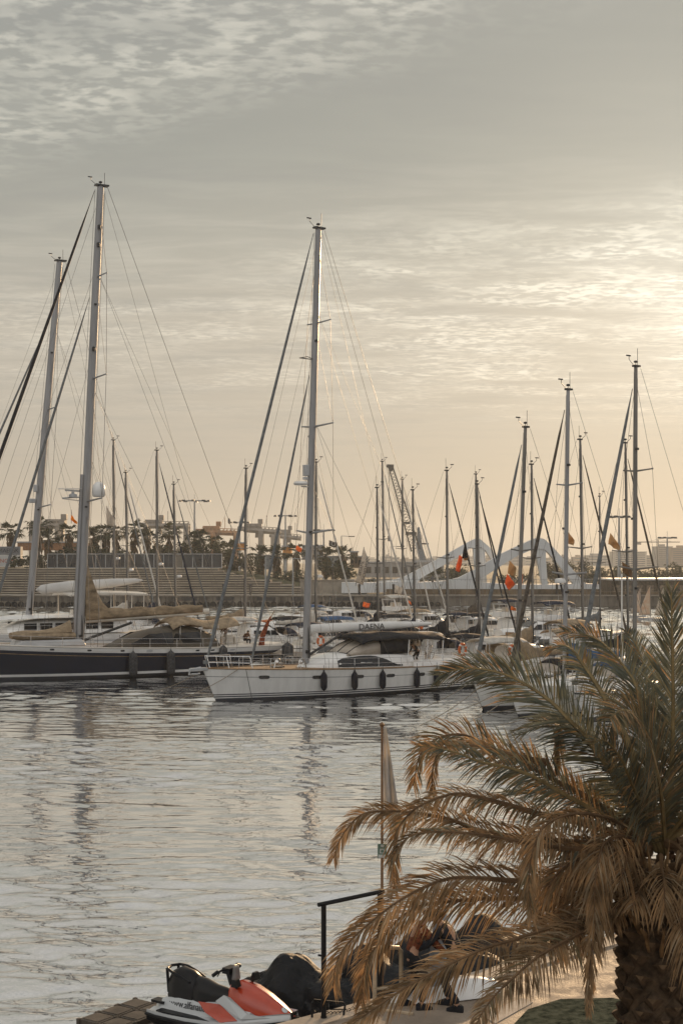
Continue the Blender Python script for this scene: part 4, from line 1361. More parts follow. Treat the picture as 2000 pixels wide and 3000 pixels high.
mb = MB()
mb.add([(-950, 259.5, 1.9), (950, 259.5, 1.9), (950, 2650, 1.9), (-950, 2650, 1.9)], [(0, 1, 2, 3)])
tag(mb.build('ground', EARTH), kind='structure')
mb = MB()
mb.box((0, 262.8, 1.0), (420, 7.2, 2.0))
tag(mb.build('promenade', CONC), kind='structure')
root = thing('quay_wall', 'long low quay wall across the basin below the steps', 'quay wall', (0, 259.0, 0))
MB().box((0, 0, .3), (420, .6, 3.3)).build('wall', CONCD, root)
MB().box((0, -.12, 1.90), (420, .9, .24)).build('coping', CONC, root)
for u in (30, 550, 660, 780, 880, 1010, 1090):
    MB().box(((u - 1000) / F * 258.6, -.30, 1.30), (3.4, .12, .65)).build('recess_shade', DARKM, root)  # black plate standing proud: shade of a wall opening put into the colour
fd = None
for i in range(66):
    x = -63 + i * 1.24
    if fd is None:
        mb = MB(); mb.lathe([(.28, -.22), (.5, -.2), (.56, 0), (.5, .2), (.28, .22)], (0, 0, 0), 14, axis='Y')
        mb.tube([(0, .05, .5), (0, .1, 1.3)], .03, 4)
        fd = mb.build('tyre_fender', RUBB, None, smooth=True)
        tag(fd, 'black tyre fender in the row along the far quay waterline', 'tyre', 'tyre fenders along the far quay')
        o = fd
    else:
        o = fd.copy(); col.objects.link(o)
    o.location = (x + random.uniform(-.12, .12), 258.4, .28 + random.uniform(-.06, .06))

# stepped terraces
ends = [880, 880, 880, 860, 822, 792, 734, 712, 684, 656, 640]
root = thing('terrace_steps', 'wide concrete steps rising from the far quay on the left', 'steps', (0, 0, 0))
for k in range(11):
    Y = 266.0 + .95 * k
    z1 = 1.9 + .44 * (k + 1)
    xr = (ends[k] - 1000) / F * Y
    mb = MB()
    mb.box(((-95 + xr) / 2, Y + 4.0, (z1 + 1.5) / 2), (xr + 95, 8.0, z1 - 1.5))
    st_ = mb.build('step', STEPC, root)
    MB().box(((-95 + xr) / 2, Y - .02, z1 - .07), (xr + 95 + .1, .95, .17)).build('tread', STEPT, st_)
mb = MB()
mb.box(((-95 + (640 - 1000) / F * 277) / 2, 291, 4.2), (-24.2 + 95, 30, 5.2))
tag(mb.build('terrace', EARTH), kind='structure')
# grass bank falling away to the right of the steps
mb = MB()
def bank(a, c):
    x = -24 + 34 * a
    y = 274 + 26 * c
    z = 1.95 + 4.6 * max(0, 1 - a * 1.15) ** 1.2 * min(1, .25 + c * 2)
    return Vector((x, y, z))
mb.grid(bank, 16, 8)
tag(mb.build('grass_bank', mat('dry_lawn', (.075, .072, .040), .95, var=.3, scale=.6)), kind='structure')
mb = MB(); mb.box((-1.5, 268.5, 3.2), (12.5, .8, 2.7)); mb.box((-1.5, 268.35, 4.58), (12.8, 1.0, .16))
tag(mb.build('ramp_wall', CONC), 'pale concrete wall at the right end of the steps', 'wall')

# glass screen on the terrace
root = thing('terrace_fence', 'tall framed glass screen along the top of the steps', 'fence', (0, 277.5, 6.75))
xa, xb = (140 - 1000) / F * 277.5, (650 - 1000) / F * 277.5
n = 18
for i in range(n + 1):
    MB().box((xa + (xb - xa) * i / n, 0, 1.35), (.14, .14, 2.7)).build('post', PGREY, root)
for i in range(n):
    MB().box((xa + (xb - xa) * (i + .5) / n, .05, 1.4), ((xb - xa) / n - .18, .05, 2.5)).build('glass_panel', mat('tinted_screen_glass', (.02, .024, .03), .25, var=.4, scale=.3) if i % 5 != 3 else mat('clear_screen_glass', (.10, .09, .075), .2, var=.3, scale=.3), root)
MB().box(((xa + xb) / 2, 0, 2.78), (xb - xa + .2, .22, .15)).build('top_rail', PGREY, root)
MB().box(((xa + xb) / 2, 0, .1), (xb - xa + .2, .2, .12)).build('bottom_rail', PGREY, root)

def leaf_cloud(n, rad, leaf, clumps=14, seed=0, flat=.8):
    """crown of many small leaf faces gathered in uneven clumps"""
    rnd = random.Random(seed)
    mb = MB()
    cs = []
    for _ in range(clumps):
        while True:
            p = Vector((rnd.uniform(-1, 1), rnd.uniform(-1, 1), rnd.uniform(-1, 1)))
            if .25 < p.length < .92: break
        cs.append((Vector((p.x * rad[0], p.y * rad[1], p.z * rad[2])), rnd.uniform(.22, .42) * min(rad[0], rad[2] * 1.4)))
    for i in range(n):
        c, r_ = cs[rnd.randrange(clumps)]
        d = Vector((rnd.gauss(0, 1), rnd.gauss(0, 1), rnd.gauss(0, 1))).normalized() * r_ * rnd.uniform(.3, 1.1) ** .6
        p = c + d
        a = Vector((rnd.gauss(0, 1), rnd.gauss(0, 1), rnd.gauss(0, .7))).normalized()
        b = a.orthogonal().normalized()
        l = leaf * rnd.uniform(.6, 1.4)
        mb.add([p - a * l, p + b * l * .5, p + a * l, p - b * l * .5], [(0, 1, 2, 3)])
    return mb

def fan_palm_mesh(seed, H, rc):
    rnd = random.Random(seed)
    trunk = MB(); trunk.tube([(0, 0, -.3), (.05, 0, H * .3), (.1 * rnd.uniform(-1, 1), .05, H * .7), (0, 0, H)], [.32, .24, .2, .24], 9)
    skirt = MB()
    for i in range(46):
        a = rnd.uniform(0, 6.28); z = H - rnd.uniform(-.1, rc * 1.2)
        l = rnd.uniform(.6, 1.0) * rc * .62
        o_ = .30 * (1 - (H - z) / (rc * 2.4)) + .08
        p0 = Vector((math.cos(a) * .2, math.sin(a) * .2, z)); p1 = p0 + Vector((math.cos(a) * (o_ + .2), math.sin(a) * (o_ + .2), -l * .75))
        s_ = Vector((-math.sin(a), math.cos(a), 0)) * .25
        p2 = p1 + Vector((math.cos(a) * .02, math.sin(a) * .02, -l * .4))
        skirt.add([p0, p1 + s_, p2, p1 - s_], [(0, 1, 2, 3)])
    cr = MB()
    for i in range(27):
        el = math.asin(rnd.uniform(-.45, 1.0)); a = rnd.uniform(0, 6.28)
        d = Vector((math.cos(a) * math.cos(el), math.sin(a) * math.cos(el), math.sin(el)))
        stalk = rc * rnd.uniform(.42, .62)
        c0 = Vector((0, 0, H)); c1 = c0 + d * stalk + Vector((0, 0, -.05 * rc))
        cr.tube([c0, c1], [.035, .02], 3)
        side = d.cross(Vector((0, 0, 1)))
        if side.length < .1: side = Vector((1, 0, 0))
        side.normalize()
        upv = side.cross(d).normalized()
        for k in range(8):
            th = (k / 7 - .5) * 2.2
            dd = (d * math.cos(th) + side * math.sin(th))
            L_ = rc * rnd.uniform(.45, .68) * (1 - .25 * abs(th) / 1.25)
            mid = c1 + dd * L_ * .55 + upv * .03
            tip = c1 + dd * L_ + Vector((0, 0, -.22 * rc * rnd.uniform(.3, 1.3)))
            wv = dd.cross(upv).normalized() * .046 * rc
            cr.add([c1, mid + wv, tip, mid - wv], [(0, 1, 2, 3)])
    return trunk, skirt, cr
palm_kinds = []
for seed, H, rc in ((1, 6.8, 2.7), (2, 5.6, 2.5), (3, 7.6, 2.8)):
    root = thing('fan_palm', '', 'palm tree', (0, 0, 0), group='fan palms on the far shore')
    tr, sk, cr = fan_palm_mesh(seed, H, rc)
    tr.build('trunk', BARK, root, smooth=True); sk.build('dead_leaf_skirt', FOLB, root); cr.build('crown', FOL, root)
    palm_kinds.append((root, H, rc))
used = set()
plist = [(33, 1520, 0, 'left of the saloon yacht mast, standing alone'), (114, 1503, 2, 'tall, just right of the saloon yacht mast'), (143, 1541, 1, 'shorter, in front of the pale gantry leg'),
         (203, 1524, 0, 'under the orange flag'), (276, 1533, 1, 'between the navy mast and the white pennant'), (311, 1524, 0, 'behind the white pennant'), (341, 1522, 2, 'right beside the tall dark sailboat mast'),
         (394, 1512, 2, 'left of the pale gantry crane'), (432, 1545, 1, 'at the leg of the left gantry crane'), (497, 1522, 2, 'behind the floodlight mast foot, left'), (571, 1548, 1, 'just left of the floodlight mast'), (588, 1543, 0, 'just right of the floodlight mast'),
         (636, 1563, 0, 'under the orange crane girder'), (672, 1571, 1, 'under the orange crane truss'), (762, 1587, 1, 'in front of the grey crane leg'), (812, 1586, 1, 'above the dark clipped hedge'),
         (868, 1581, 0, 'behind the small orange flag'), (954, 1592, 1, 'left of the ringed grey flag'), (1004, 1590, 1, 'beside the single arm street lamp')]
for u, v, k, where in plist:
    proto, H, rc = palm_kinds[k]
    Y = 284 + (u * 7 % 13) if u < 700 else 300 + (u * 7 % 9)
    top = P(u, v, Y).z
    o = proto if k not in used else copy_tree(proto)
    used.add(k)
    base = 6.7 if u < 660 else 3.0
    sc_ = (top - base) / (H + rc * .95)
    o.location = ((u - 1000) / F * Y, Y, base)
    wz = min(1.25, max(.75, sc_))
    o.scale = (wz * 1.12, wz * 1.12, sc_)
    o.rotation_euler = (0, 0, u * 1.7)
    o['label'] = 'fan palm on the far shore, ' + where
# low feather palms, hedges and trees of the shore garden
def tree(label, u, v_top, Y, base, rad, n, leaf, m_, seed, cat='tree', name='broadleaf_tree', group='trees on the far shore'):
    zt = P(u, v_top, Y).z
    root = thing(name, label, cat, ((u - 1000) / F * Y, Y, base), group=group)
    cz = zt - base - rad[2] * .9
    leaf_cloud(n, rad, leaf, 18, seed).build('crown', m_, root, loc=(0, 0, cz))
    mb = MB()
    mb.tube([(0, 0, -.5), (.1, 0, max(.4, cz * .6)), (0, 0, max(.6, cz))], [.22, .16, .1], 7)
    for i in range(4):
        a = i * 1.7 + seed
        mb.tube([(0, 0, max(.3, cz * .5)), (math.cos(a) * rad[0] * .5, math.sin(a) * rad[1] * .5, cz + rad[2] * .2)], [.1, .04], 5)
    mb.build('trunk', BARK, root)
    return root
TL = [('bushy dark tree left of the floodlight mast', 545, 1588, 287, 6.7, (3.4, 3, 2.3), 900, .3, FOL, 1), ('round tree behind the glass screen, centre', 470, 1585, 288, 6.7, (2.6, 3, 2.4), 800, .3, FOL, 2),
      ('dark tree at the right end of the glass screen', 630, 1592, 286, 6.7, (3.6, 3, 2.2), 900, .3, FOL2, 3), ('low dark tree behind the navy mast', 260, 1590, 286, 6.7, (3.4, 3, 2.0), 800, .3, FOL, 4),
      ('shrubby tree under the palms at far left', 175, 1606, 285, 6.7, (3.6, 2, 1.5), 700, .3, FOL, 5), ('spreading shrub below the white pennant', 330, 1608, 285, 6.7, (4.0, 2, 1.5), 700, .3, FOL, 6),
      ('olive tree at the bank below the orange crane', 690, 1615, 290, 4.8, (3.4, 3, 2.2), 800, .3, FOL2, 7), ('olive tree above the stepped ends', 735, 1632, 288, 4.2, (2.4, 2, 1.8), 600, .28, FOL2, 8),
      ('dark tree right of the DAENA mast', 975, 1640, 292, 2.2, (3.2, 3, 2.2), 900, .3, FOL, 9), ('tree beside the brown flat-roofed house', 1012, 1652, 296, 2.2, (2.6, 3, 1.9), 700, .3, FOL, 10),
      ('dark tree below the left bridge limb', 1285, 1668, 340, 2.0, (4.6, 4, 2.6), 1100, .34, FOL, 11), ('dark tree seen under the left arch', 1345, 1662, 350, 2.0, (4.4, 4, 2.8), 1100, .34, FOL, 12),
      ('tree between the two bridge arches', 1500, 1682, 340, 2.0, (4.2, 4, 2.0), 900, .34, FOL2, 13), ('large tree behind the right bridge limb', 1632, 1637, 360, 2.0, (4.6, 4, 3.6), 1300, .36, FOL2, 14),
      ('tree right of the bridge end', 1695, 1650, 380, 2.0, (5.0, 4, 3.2), 1200, .36, FOL2, 15), ('low tree behind the brown flag', 1775, 1662, 400, 2.0, (5.4, 4, 2.6), 1100, .38, FOL2, 16),
      ('low tree below the big hazy block', 1880, 1668, 400, 2.0, (5.6, 4, 2.4), 1100, .38, FOL2, 17), ('tree at the far right shore', 1975, 1660, 400, 2.0, (5.0, 4, 2.9), 1100, .38, FOL2, 18)]
for a in TL:
    tree(*a)
mb = leaf_cloud(2600, (4.6, 2, 2.3), .22, 60, 31)
tag(mb.build('hedge', FOL, None, loc=((850 - 1000) / F * 286, 286, 3.9)), 'dark clipped hedge block left of the DAENA mast', 'hedge')
mb = leaf_cloud(7000, (21, 2, 1.7), .34, 150, 33)
tag(mb.build('hedge', FOL, None, loc=((300 - 1000) / F * 283, 283, 8.0)), 'long dark hedge behind the glass screen', 'hedge')
mb = leaf_cloud(1800, (34, 4, 1.5), .4, 90, 34)
tag(mb.build('hedge', FOL2, None, loc=((1780 - 1000) / F * 415, 415, 3.5)), 'long low hedge along the right far shore', 'hedge')
mb = leaf_cloud(1600, (17, 3, 1.2), .34, 60, 35)
tag(mb.build('hedge', FOL, None, loc=((1190 - 1000) / F * 325, 325, 3.2)), 'dark low hedge behind the left end of the bridge', 'hedge')

# containers, sheds and houses near the shore
def shed(label, u0, u1, v0, v1, Y, m_, dep=8.0, name='shed', cat='building', roof=None, wins=0, wm=None, group=None):
    a, b = P(u0, v0, Y), P(u1, v1, Y)
    root = thing(name, label, cat, ((a.x + b.x) / 2, Y + dep / 2, b.z), group=group)
    w_, h_ = b.x - a.x, a.z - b.z
    MB().box((0, 0, h_ / 2), (w_, dep, h_)).build('wall', m_, root)
    MB().box((0, 0, h_ + .14), (w_ + .5, dep + .5, .3)).build('roof', roof or PGREY, root)
    for i in range(wins):
        MB().box((-w_ / 2 + (i + .5) * w_ / wins, -dep / 2 - .02, h_ * .5), (w_ / wins * .6, .12, h_ * .42)).build('window', wm or GLASS, root)
    return root, w_, h_
CORR = lambda n_, c: mat(n_, c, .6, var=.1, scale=2, stretch=(14, 1, .2))
for lab, txt, v0, v1, m_, tc in (('grey shipping container lettered MAERSK, upper of the stack at left edge', 'MAERSK', 1601, 1626, CORR('grey_container', (.20, .21, .23)), STRIPE), ('white shipping container with red lettering, lower of the stack at left edge', 'YANG MING', 1626, 1661, CORR('white_container', (.50, .50, .49)), mat('red_lettering', (.40, .10, .06), .6))):
    a, b = P(-80, v0, 292), P(60, v1, 292)
    root = thing('shipping_container', lab, 'container', ((a.x + b.x) / 2, 293.2, b.z + .02))
    h_ = a.z - b.z - .04
    mb = MB(); mb.box((0, 0, h_ / 2), (b.x - a.x, 2.4, h_))
    for i in range(24):
        mb.box((a.x - (a.x + b.x) / 2 + .25 + i * (b.x - a.x - .3) / 24, -1.22, h_ / 2), (.16, .06, h_ * .86))
    mb.build('body', m_, root)
    mb = MB()
    for x in (-1, 1):
        mb.box((x * (b.x - a.x) / 2, -1.2, h_ / 2), (.18, .16, h_ + .02))
    mb.build('corner_post', PGREY, root)
    text('lettering', txt, 1.15, tc, root, frame_of(((26 - 1000) / F * 292 - (a.x + b.x) / 2, -1.27, h_ * .5), (1, 0, 0), (0, 0, 1)), depth=.01)
shed('long rust brown shed behind the fan palms at left', 52, 245, 1590, 1612, 330, mat('rust_shed', (.24, .12, .06), .8, var=.2), wins=0)
shed('pale blue low building right of the orange crane', 752, 812, 1629, 1668, 310, mat('pale_blue_wall', (.33, .36, .38), .8), wins=0)
shed('small orange kiosk behind the shore palms', 828, 853, 1602, 1628, 330, mat('orange_wall', (.50, .21, .05), .8))
shed('small orange shed under the crane truss', 680, 716, 1592, 1612, 340, mat('orange_wall', (.50, .21, .05), .8))
shed('grey flat building behind the DAENA mast', 885, 948, 1600, 1640, 320, mat('grey_wall', (.26, .25, .24), .8), wins=4)
shed('pale low warehouse left of the brown house', 925, 1000, 1632, 1668, 312, mat('pale_blue_wall', (.33, .36, .38), .8), wins=3)
shed('brown flat-roofed house with framed front left of the banner', 1026, 1048, 1618, 1664, 318, mat('brown_wall', (.14, .10, .07), .8), wins=2)
shed('lower brown annex with white frame beside the brown house', 1046, 1066, 1632, 1664, 320, mat('brown_wall', (.14, .10, .07), .8), wins=1, roof=WHITEP)
shed('long low grey wall building behind the mast tops', 1066, 1300, 1648, 1692, 470, mat('grey_wall', (.26, .25, .24), .8), wins=9)
shed('open waterfront pavilion with long pale roof at far right', 1790, 2080, 1700, 1752, 262, mat('pavilion_dark', (.075, .058, .042), .8, var=.3), dep=14, wins=9, wm=mat('pavilion_window', (.16, .12, .08), .4, var=.4), roof=WHITEP, name='pavilion')
mb = MB(); mb.box(((1740 + 2090) / 2 / F * 260 - 1000 / F * 260, 260.2, 1.6), (350 / F * 260, 2.2, 1.9))
tag(mb.build('sea_wall', mat('brown_sea_wall', (.13, .095, .06), .9, var=.3, scale=.4)), 'brown sea wall below the waterfront pavilion', 'wall')
mb = MB(); mb.box(((1130 + 1760) / 2 / F * 262.5 - 1000 / F * 262.5, 262.2, 2.2), (630 / F * 262, 1.2, 1.6))
tag(mb.build('sea_wall', mat('brown_sea_wall', (.13, .095, .06), .9, var=.3, scale=.4)), 'brown sea wall under the white bridge', 'wall')

# ---- white swing bridge with two leaning arches
def px_shape(pts, Y, y0, y1):
    """outline (photo pixels read at distance Y) as a solid between y0 and y1, relative to the first corner of the bridge"""
    q = [P(u, v, Y) for u, v in pts]
    n = len(q)
    mb = MB()
    mb.add([(p.x, y0, p.z) for p in q] + [(p.x, y1, p.z) for p in q],
           [tuple(range(n)), tuple(range(2 * n - 1, n - 1, -1))] + [(i, n + i, n + (i + 1) % n, (i + 1) % n) for i in range(n)])
    return mb
YB = 266.0
root = thing('swing_bridge', 'white swing bridge with two pointed arches across the harbour mouth', 'bridge', (0, YB, 0))
px_shape([(1000, 1706), (1090, 1707), (1150, 1703), (1230, 1706), (1330, 1700), (1400, 1705), (1500, 1712), (1600, 1712), (1705, 1709), (1745, 1711), (1746, 1757), (1640, 1756), (1540, 1750), (1430, 1738), (1330, 1732), (1200, 1731), (1080, 1736), (1000, 1737)], YB, -3.0, 6.0).build('deck_girder', WHITEP, root)
px_shape([(1110, 1703), (1150, 1700), (1185, 1690), (1220, 1672), (1280, 1640), (1340, 1607), (1385, 1582), (1397, 1577), (1410, 1579), (1432, 1598), (1468, 1636), (1450, 1652), (1425, 1612), (1412, 1604), (1405, 1603), (1380, 1606), (1340, 1634), (1280, 1668), (1235, 1694), (1225, 1709), (1110, 1712)], YB, 2.4, 4.6).build('arch', WHITEP, root)
px_shape([(1388, 1596), (1424, 1596), (1424, 1625), (1430, 1714), (1398, 1714), (1392, 1640)], YB, 2.6, 4.4).build('pillar', WHITEP, root)
px_shape([(1290, 1704), (1340, 1692), (1400, 1662), (1460, 1624), (1520, 1596), (1555, 1580), (1572, 1575), (1588, 1580), (1610, 1600), (1650, 1645), (1706, 1709), (1735, 1716), (1672, 1716), (1672, 1709), (1640, 1668), (1602, 1622), (1590, 1611), (1566, 1607), (1555, 1609), (1500, 1634), (1440, 1672), (1385, 1707), (1375, 1716), (1290, 1716)], YB, -2.6, -.2).build('arch', WHITEP, root)
px_shape([(1556, 1595), (1594, 1600), (1592, 1625), (1598, 1716), (1600, 1716), (1584, 1716), (1568, 1640)], YB, -2.4, -.4).build('pillar', WHITEP, root)
mb = MB()
for i in range(60):
    x = P(1010 + i * 12, 1700, YB).x
    mb.tube([(x, -2.9, P(0, 1712, YB).z), (x, -2.9, P(0, 1712, YB).z + 1.0)], .035, 4)
mb.tube([(P(1010, 0, YB).x, -2.9, P(0, 1712, YB).z + 1.0), (P(1740, 0, YB).x, -2.9, P(0, 1712, YB).z + 1.0)], .04, 4)
mb.build('handrail', PGREY, root)

# ---- harbour crane with lattice jib
def lattice(mb, a, b, w0, w1, nb, r_=.14):
    a, b = Vector(a), Vector(b)
    d = (b - a).normalized(); s1 = d.cross(Vector((0, 1, 0))).normalized(); s2 = d.cross(s1).normalized()
    prev = None
    for i in range(nb + 1):
        f = i / nb; w_ = w0 + (w1 - w0) * f
        c = a.lerp(b, f)
        q = [c + s1 * w_ * i1 + s2 * w_ * i2 for i1, i2 in ((1, 1), (1, -1), (-1, -1), (-1, 1))]
        if prev:
            for k in range(4):
                mb.tube([prev[k], q[k]], r_, 4)
                mb.tube([prev[k], q[(k + 1) % 4]] if i % 2 else [prev[(k + 1) % 4], q[k]], r_ * .6, 3)
        prev = q
    return mb
YC = 480.0
root = thing('harbour_crane', 'harbour crane with tall leaning lattice jib behind the bridge', 'crane', (0, YC, 0))
q = lambda u, v, dy=0: P(u, v, YC) + Vector((0, dy - YC, 0))
mb = lattice(MB(), q(1217, 1612), q(1146, 1375), 1.5, .7, 26, .17)
mb.tube([q(1146, 1380), q(1142, 1366), q(1132, 1364)], [.7, .9, .5], 6)
mb.box(q(1145, 1368), (1.8, 1.4, 1.6))
mb.build('jib', DARKM, root)
mb = MB()
mb.loft([[q(1222, 1545, -1), q(1228, 1545, -1), q(1228, 1545, 1), q(1222, 1545, 1)], [q(1220, 1600, -1.3), q(1236, 1600, -1.3), q(1236, 1600, 1.3), q(1220, 1600, 1.3)], [q(1232, 1664, -1.6), q(1252, 1664, -1.6), q(1252, 1664, 1.6), q(1232, 1664, 1.6)]])
mb.build('tower', mat('blue_grey_crane', (.14, .16, .18), .6, var=.15), root)
mb = MB(); mb.box(q(1246, 1655), (7, 5, 3.2)); mb.box(q(1240, 1690), (9, 7, 4))
mb.build('machinery_house', PGREY, root)
mb = MB()
for a, b in (((1225, 1546), (1258, 1650)), ((1227, 1548), (1263, 1650)), ((1225, 1546), (1160, 1420)), ((1140, 1370), (1140, 1560)), ((1138, 1370), (1138, 1575))):
    mb.tube([q(*a), q(*b)], .07, 3)
mb.box(q(1139, 1578), (.9, .9, 1.8))
mb.build('hoist_cables', WIRE, root)
mb = MB(); mb.box(q(1203, 1563), (3.6, 1.4, 1.0)); mb.box(q(1190, 1532), (2.4, 1.2, .8)); mb.box(q(1240, 1593), (3.4, .6, .5), rz=0)
mb.build('jib_platform', DARKM, root)

# ---- container gantry cranes far behind the palms
def gantry(label, u0, u1, v_b, v_g, Y, m_, hu, tilt=0.0, legs=None):
    root = thing('gantry_crane', label, 'crane', (0, Y, 0), group='container gantry cranes')
    qq = lambda u, v, dy=0: P(u, v, Y) + Vector((0, dy - Y, 0))
    th = 9
    a, b = qq(u0, v_g), qq(u1, v_g + tilt)
    mb = MB()
    mb.tube([a + Vector((0, -3, 0)), b + Vector((0, -3, 0))], 1.1, 4); mb.tube([a + Vector((0, 3, 0)), b + Vector((0, 3, 0))], 1.1, 4)
    n = 10
    for i in range(n):
        p0, p1 = a.lerp(b, i / n), a.lerp(b, (i + 1) / n)
        mb.tube([p0 + Vector((0, -3, -1.0)), p1 + Vector((0, -3, 1.6))], .3, 4)
        mb.tube([p0 + Vector((0, -3, 1.9)), p1 + Vector((0, -3, 1.9))], .16, 4)
    mb.build('girder', m_, root)
    for u in legs or (u0 + 8, u1 - 8):
        for dy in (-3.2, 3.2):
            t_ = qq(u, v_g + tilt * (u - u0) / (u1 - u0), dy); bt = Vector((t_.x, t_.y, 1.9))
            MB().box(((t_.x + bt.x) / 2, dy, (t_.z + 1.9) / 2), (2.2, 1.6, t_.z - 1.9)).build('leg', m_, root)
    c = qq(hu, v_g - 7)
    mb = MB(); mb.box(c, (7.5, 5, 3.4)); mb.box(c + Vector((3.2, 0, 2.6)), (2.2, 3, 2.2)); mb.box(c + Vector((-5.5, 0, -.6)), (3.0, 4, 2.0))
    mb.tube([c + Vector((6, 0, 0)), c + Vector((6, 0, 5.5))], .18, 4)
    mb.build('machinery_house', m_, root, bevel=.3)
    MB().box(qq(hu + 14, v_g + 14), (2.6, 2.6, 2.8), top=(.8, .8)).build('cab', m_, root)
    return root
gantry('pale gantry crane frame behind the leftmost fan palms', 95, 180, 1660, 1541, 560, CRANEG, 165, legs=(100, 175))
gantry('pale gantry crane with machinery on top, left of the floodlight mast', 424, 556, 1660, 1541, 620, CRANEG, 452, legs=(432, 548))
gantry('rusty orange gantry crane in the middle of the port', 594, 700, 1660, 1559, 640, CRANEO, 620, tilt=4, legs=(626, 692))
gantry('grey brown gantry crane right of the rusty orange one', 716, 822, 1660, 1552, 640, CRANEG, 742, tilt=8, legs=(765, 812))
gantry('low distant gantry crane left of the DAENA mast', 790, 882, 1660, 1568, 760, CRANEG, 832, tilt=10, legs=(836, 800))
# ---- floodlight masts and street lamps
def light_mast(label, u, v, Y, n=8, rr=2.4, arm=False):
    z = P(u, v, Y).z
    root = thing('floodlight_mast', label, 'lamp post', ((u - 1000) / F * Y, Y, 1.9), group='floodlight masts of the port')
    MB().tube([(0, 0, 0), (0, 0, z - 1.9)], [.42 if not arm else .16, .2 if not arm else .1], 8).build('pole', PGREY, root)
    h_ = z - 1.9
    if arm:
        MB().tube([(0, 0, h_), (1.6, 0, h_ - .1)], .07, 5).build('arm', PGREY, root)
        MB().box((2.2, 0, h_ - .12), (1.4, .4, .18)).build('lamp_head', DARKM, root, bevel=.04)
        return
    mb = MB()
    mb.tube([(rr * .75 * math.cos(a * .7854), rr * .75 * math.sin(a * .7854), h_ - .1) for a in range(9)], .12, 5)
    mb.tube([(0, 0, h_), (0, 0, h_ + 1.8)], .06, 4)
    mb.build('lamp_ring', PGREY, root)
    for i in range(n):
        a = i * 2 * math.pi / n
        MB().box((rr * math.cos(a), rr * math.sin(a), h_ - .15), (.95, .95, .5), rz=a, top=(.7, .7)).build('lamp_head', DARKM, root)
light_mast('tallest floodlight mast between the palms and the orange crane', 570, 1466, 420, rr=4.2)
light_mast('floodlight mast above the low gantry crane', 836, 1510, 420, rr=3.0, n=6)
light_mast('floodlight mast hidden by the outer DAENA forestay', 702, 1529, 430, rr=2.6, n=6)
light_mast('small floodlight mast right of the DAENA mast', 948, 1552, 430, rr=3.0, n=6)
light_mast('single arm street lamp beside the palm right of the DAENA mast', 1000, 1570, 310, arm=True)
light_mast('floodlight mast between the white and the thick right masts', 1812, 1512, 330, rr=2.2, n=6)
light_mast('slim floodlight mast in front of the hazy tower block', 1953, 1574, 420, rr=2.4, n=6)
light_mast('thin street lamp above the left bridge limb', 1146, 1600, 420, arm=True)

# ---- hazy town on the horizon
rnd = random.Random(11)
TOWN = [mat('town_wall_%s' % n_, c, .9, var=.15, scale=.03) for n_, c in (('sand', (.30, .26, .21)), ('grey', (.25, .24, .23)), ('pale', (.36, .33, .29)), ('brown', (.22, .17, .13)))]
def town_block(label, u0, u1, v_t, Y, m_, floors, cols_, group='hazy town on the horizon', dep=22):
    a, b = P(u0, v_t, Y), P(u1, v_t, Y)
    h_ = a.z - 1.9; w_ = b.x - a.x
    root = thing('town_building', label, 'building', ((a.x + b.x) / 2, Y + dep / 2, 1.9), group=group)
    MB().box((0, 0, h_ / 2), (w_, dep, h_)).build('wall', m_, root)
    mb = MB(); mb.box((w_ * rnd.uniform(-.2, .2), 0, h_ + 1.2), (w_ * .3, dep * .4, 2.4)); mb.box((0, 0, h_ + .2), (w_ + .6, dep + .6, .5))
    mb.build('roof', m_, root)
    mb = MB()
    for f in range(floors):
        mb.box((0, -dep / 2 - .05, h_ * (f + .55) / floors), (w_ * .9, .3, h_ / floors * .4))
    mb.build('window', mat('town_window_band', (.07, .07, .075), .4, var=.3, scale=.25, stretch=(1, 1, .1)), root)
    return root
where = ['beside the crane tower', 'left of the crane jib foot', 'under the left bridge limb', 'inside the left arch', 'between the arches', 'inside the right arch', 'right of the bridge', 'behind the beige flag', 'below the brown flag', 'near the right edge']
i = 0
u = 1062
while u < 1795:
    w_ = rnd.choice((22, 30, 38, 46))
    vt = 1634 + rnd.uniform(-6, 5)
    Y = rnd.uniform(1500, 2100)
    k = min(9, int((u - 1062) / 80))
    town_block('low hazy building on the horizon %s, %s' % (where[k], ('narrow', 'wider', 'broad', 'very broad')[(22, 30, 38, 46).index(w_)] + (' and sandy', ' and grey', ' and pale', ' and brown')[i % 4]), u, u + w_, vt, Y, TOWN[i % 4], 3, 5)
    u += w_ + rnd.choice((-4, 0, 3, 10)); i += 1
town_block('big hazy apartment block with roof openings at right', 1797, 1893, 1617, 1300, TOWN[2], 7, 8)
town_block('hazy tower block, highest on the skyline at right', 1924, 1969, 1602, 1250, TOWN[1], 10, 5)
town_block('brownish hazy block at the right edge of the skyline', 1966, 2040, 1606, 1200, TOWN[3], 9, 5)
town_block('low hazy block in front of the tower block', 1890, 1930, 1634, 1350, TOWN[0], 4, 5)
town_block('long hazy block behind the big apartment block', 1720, 1800, 1628, 1500, TOWN[1], 4, 5)
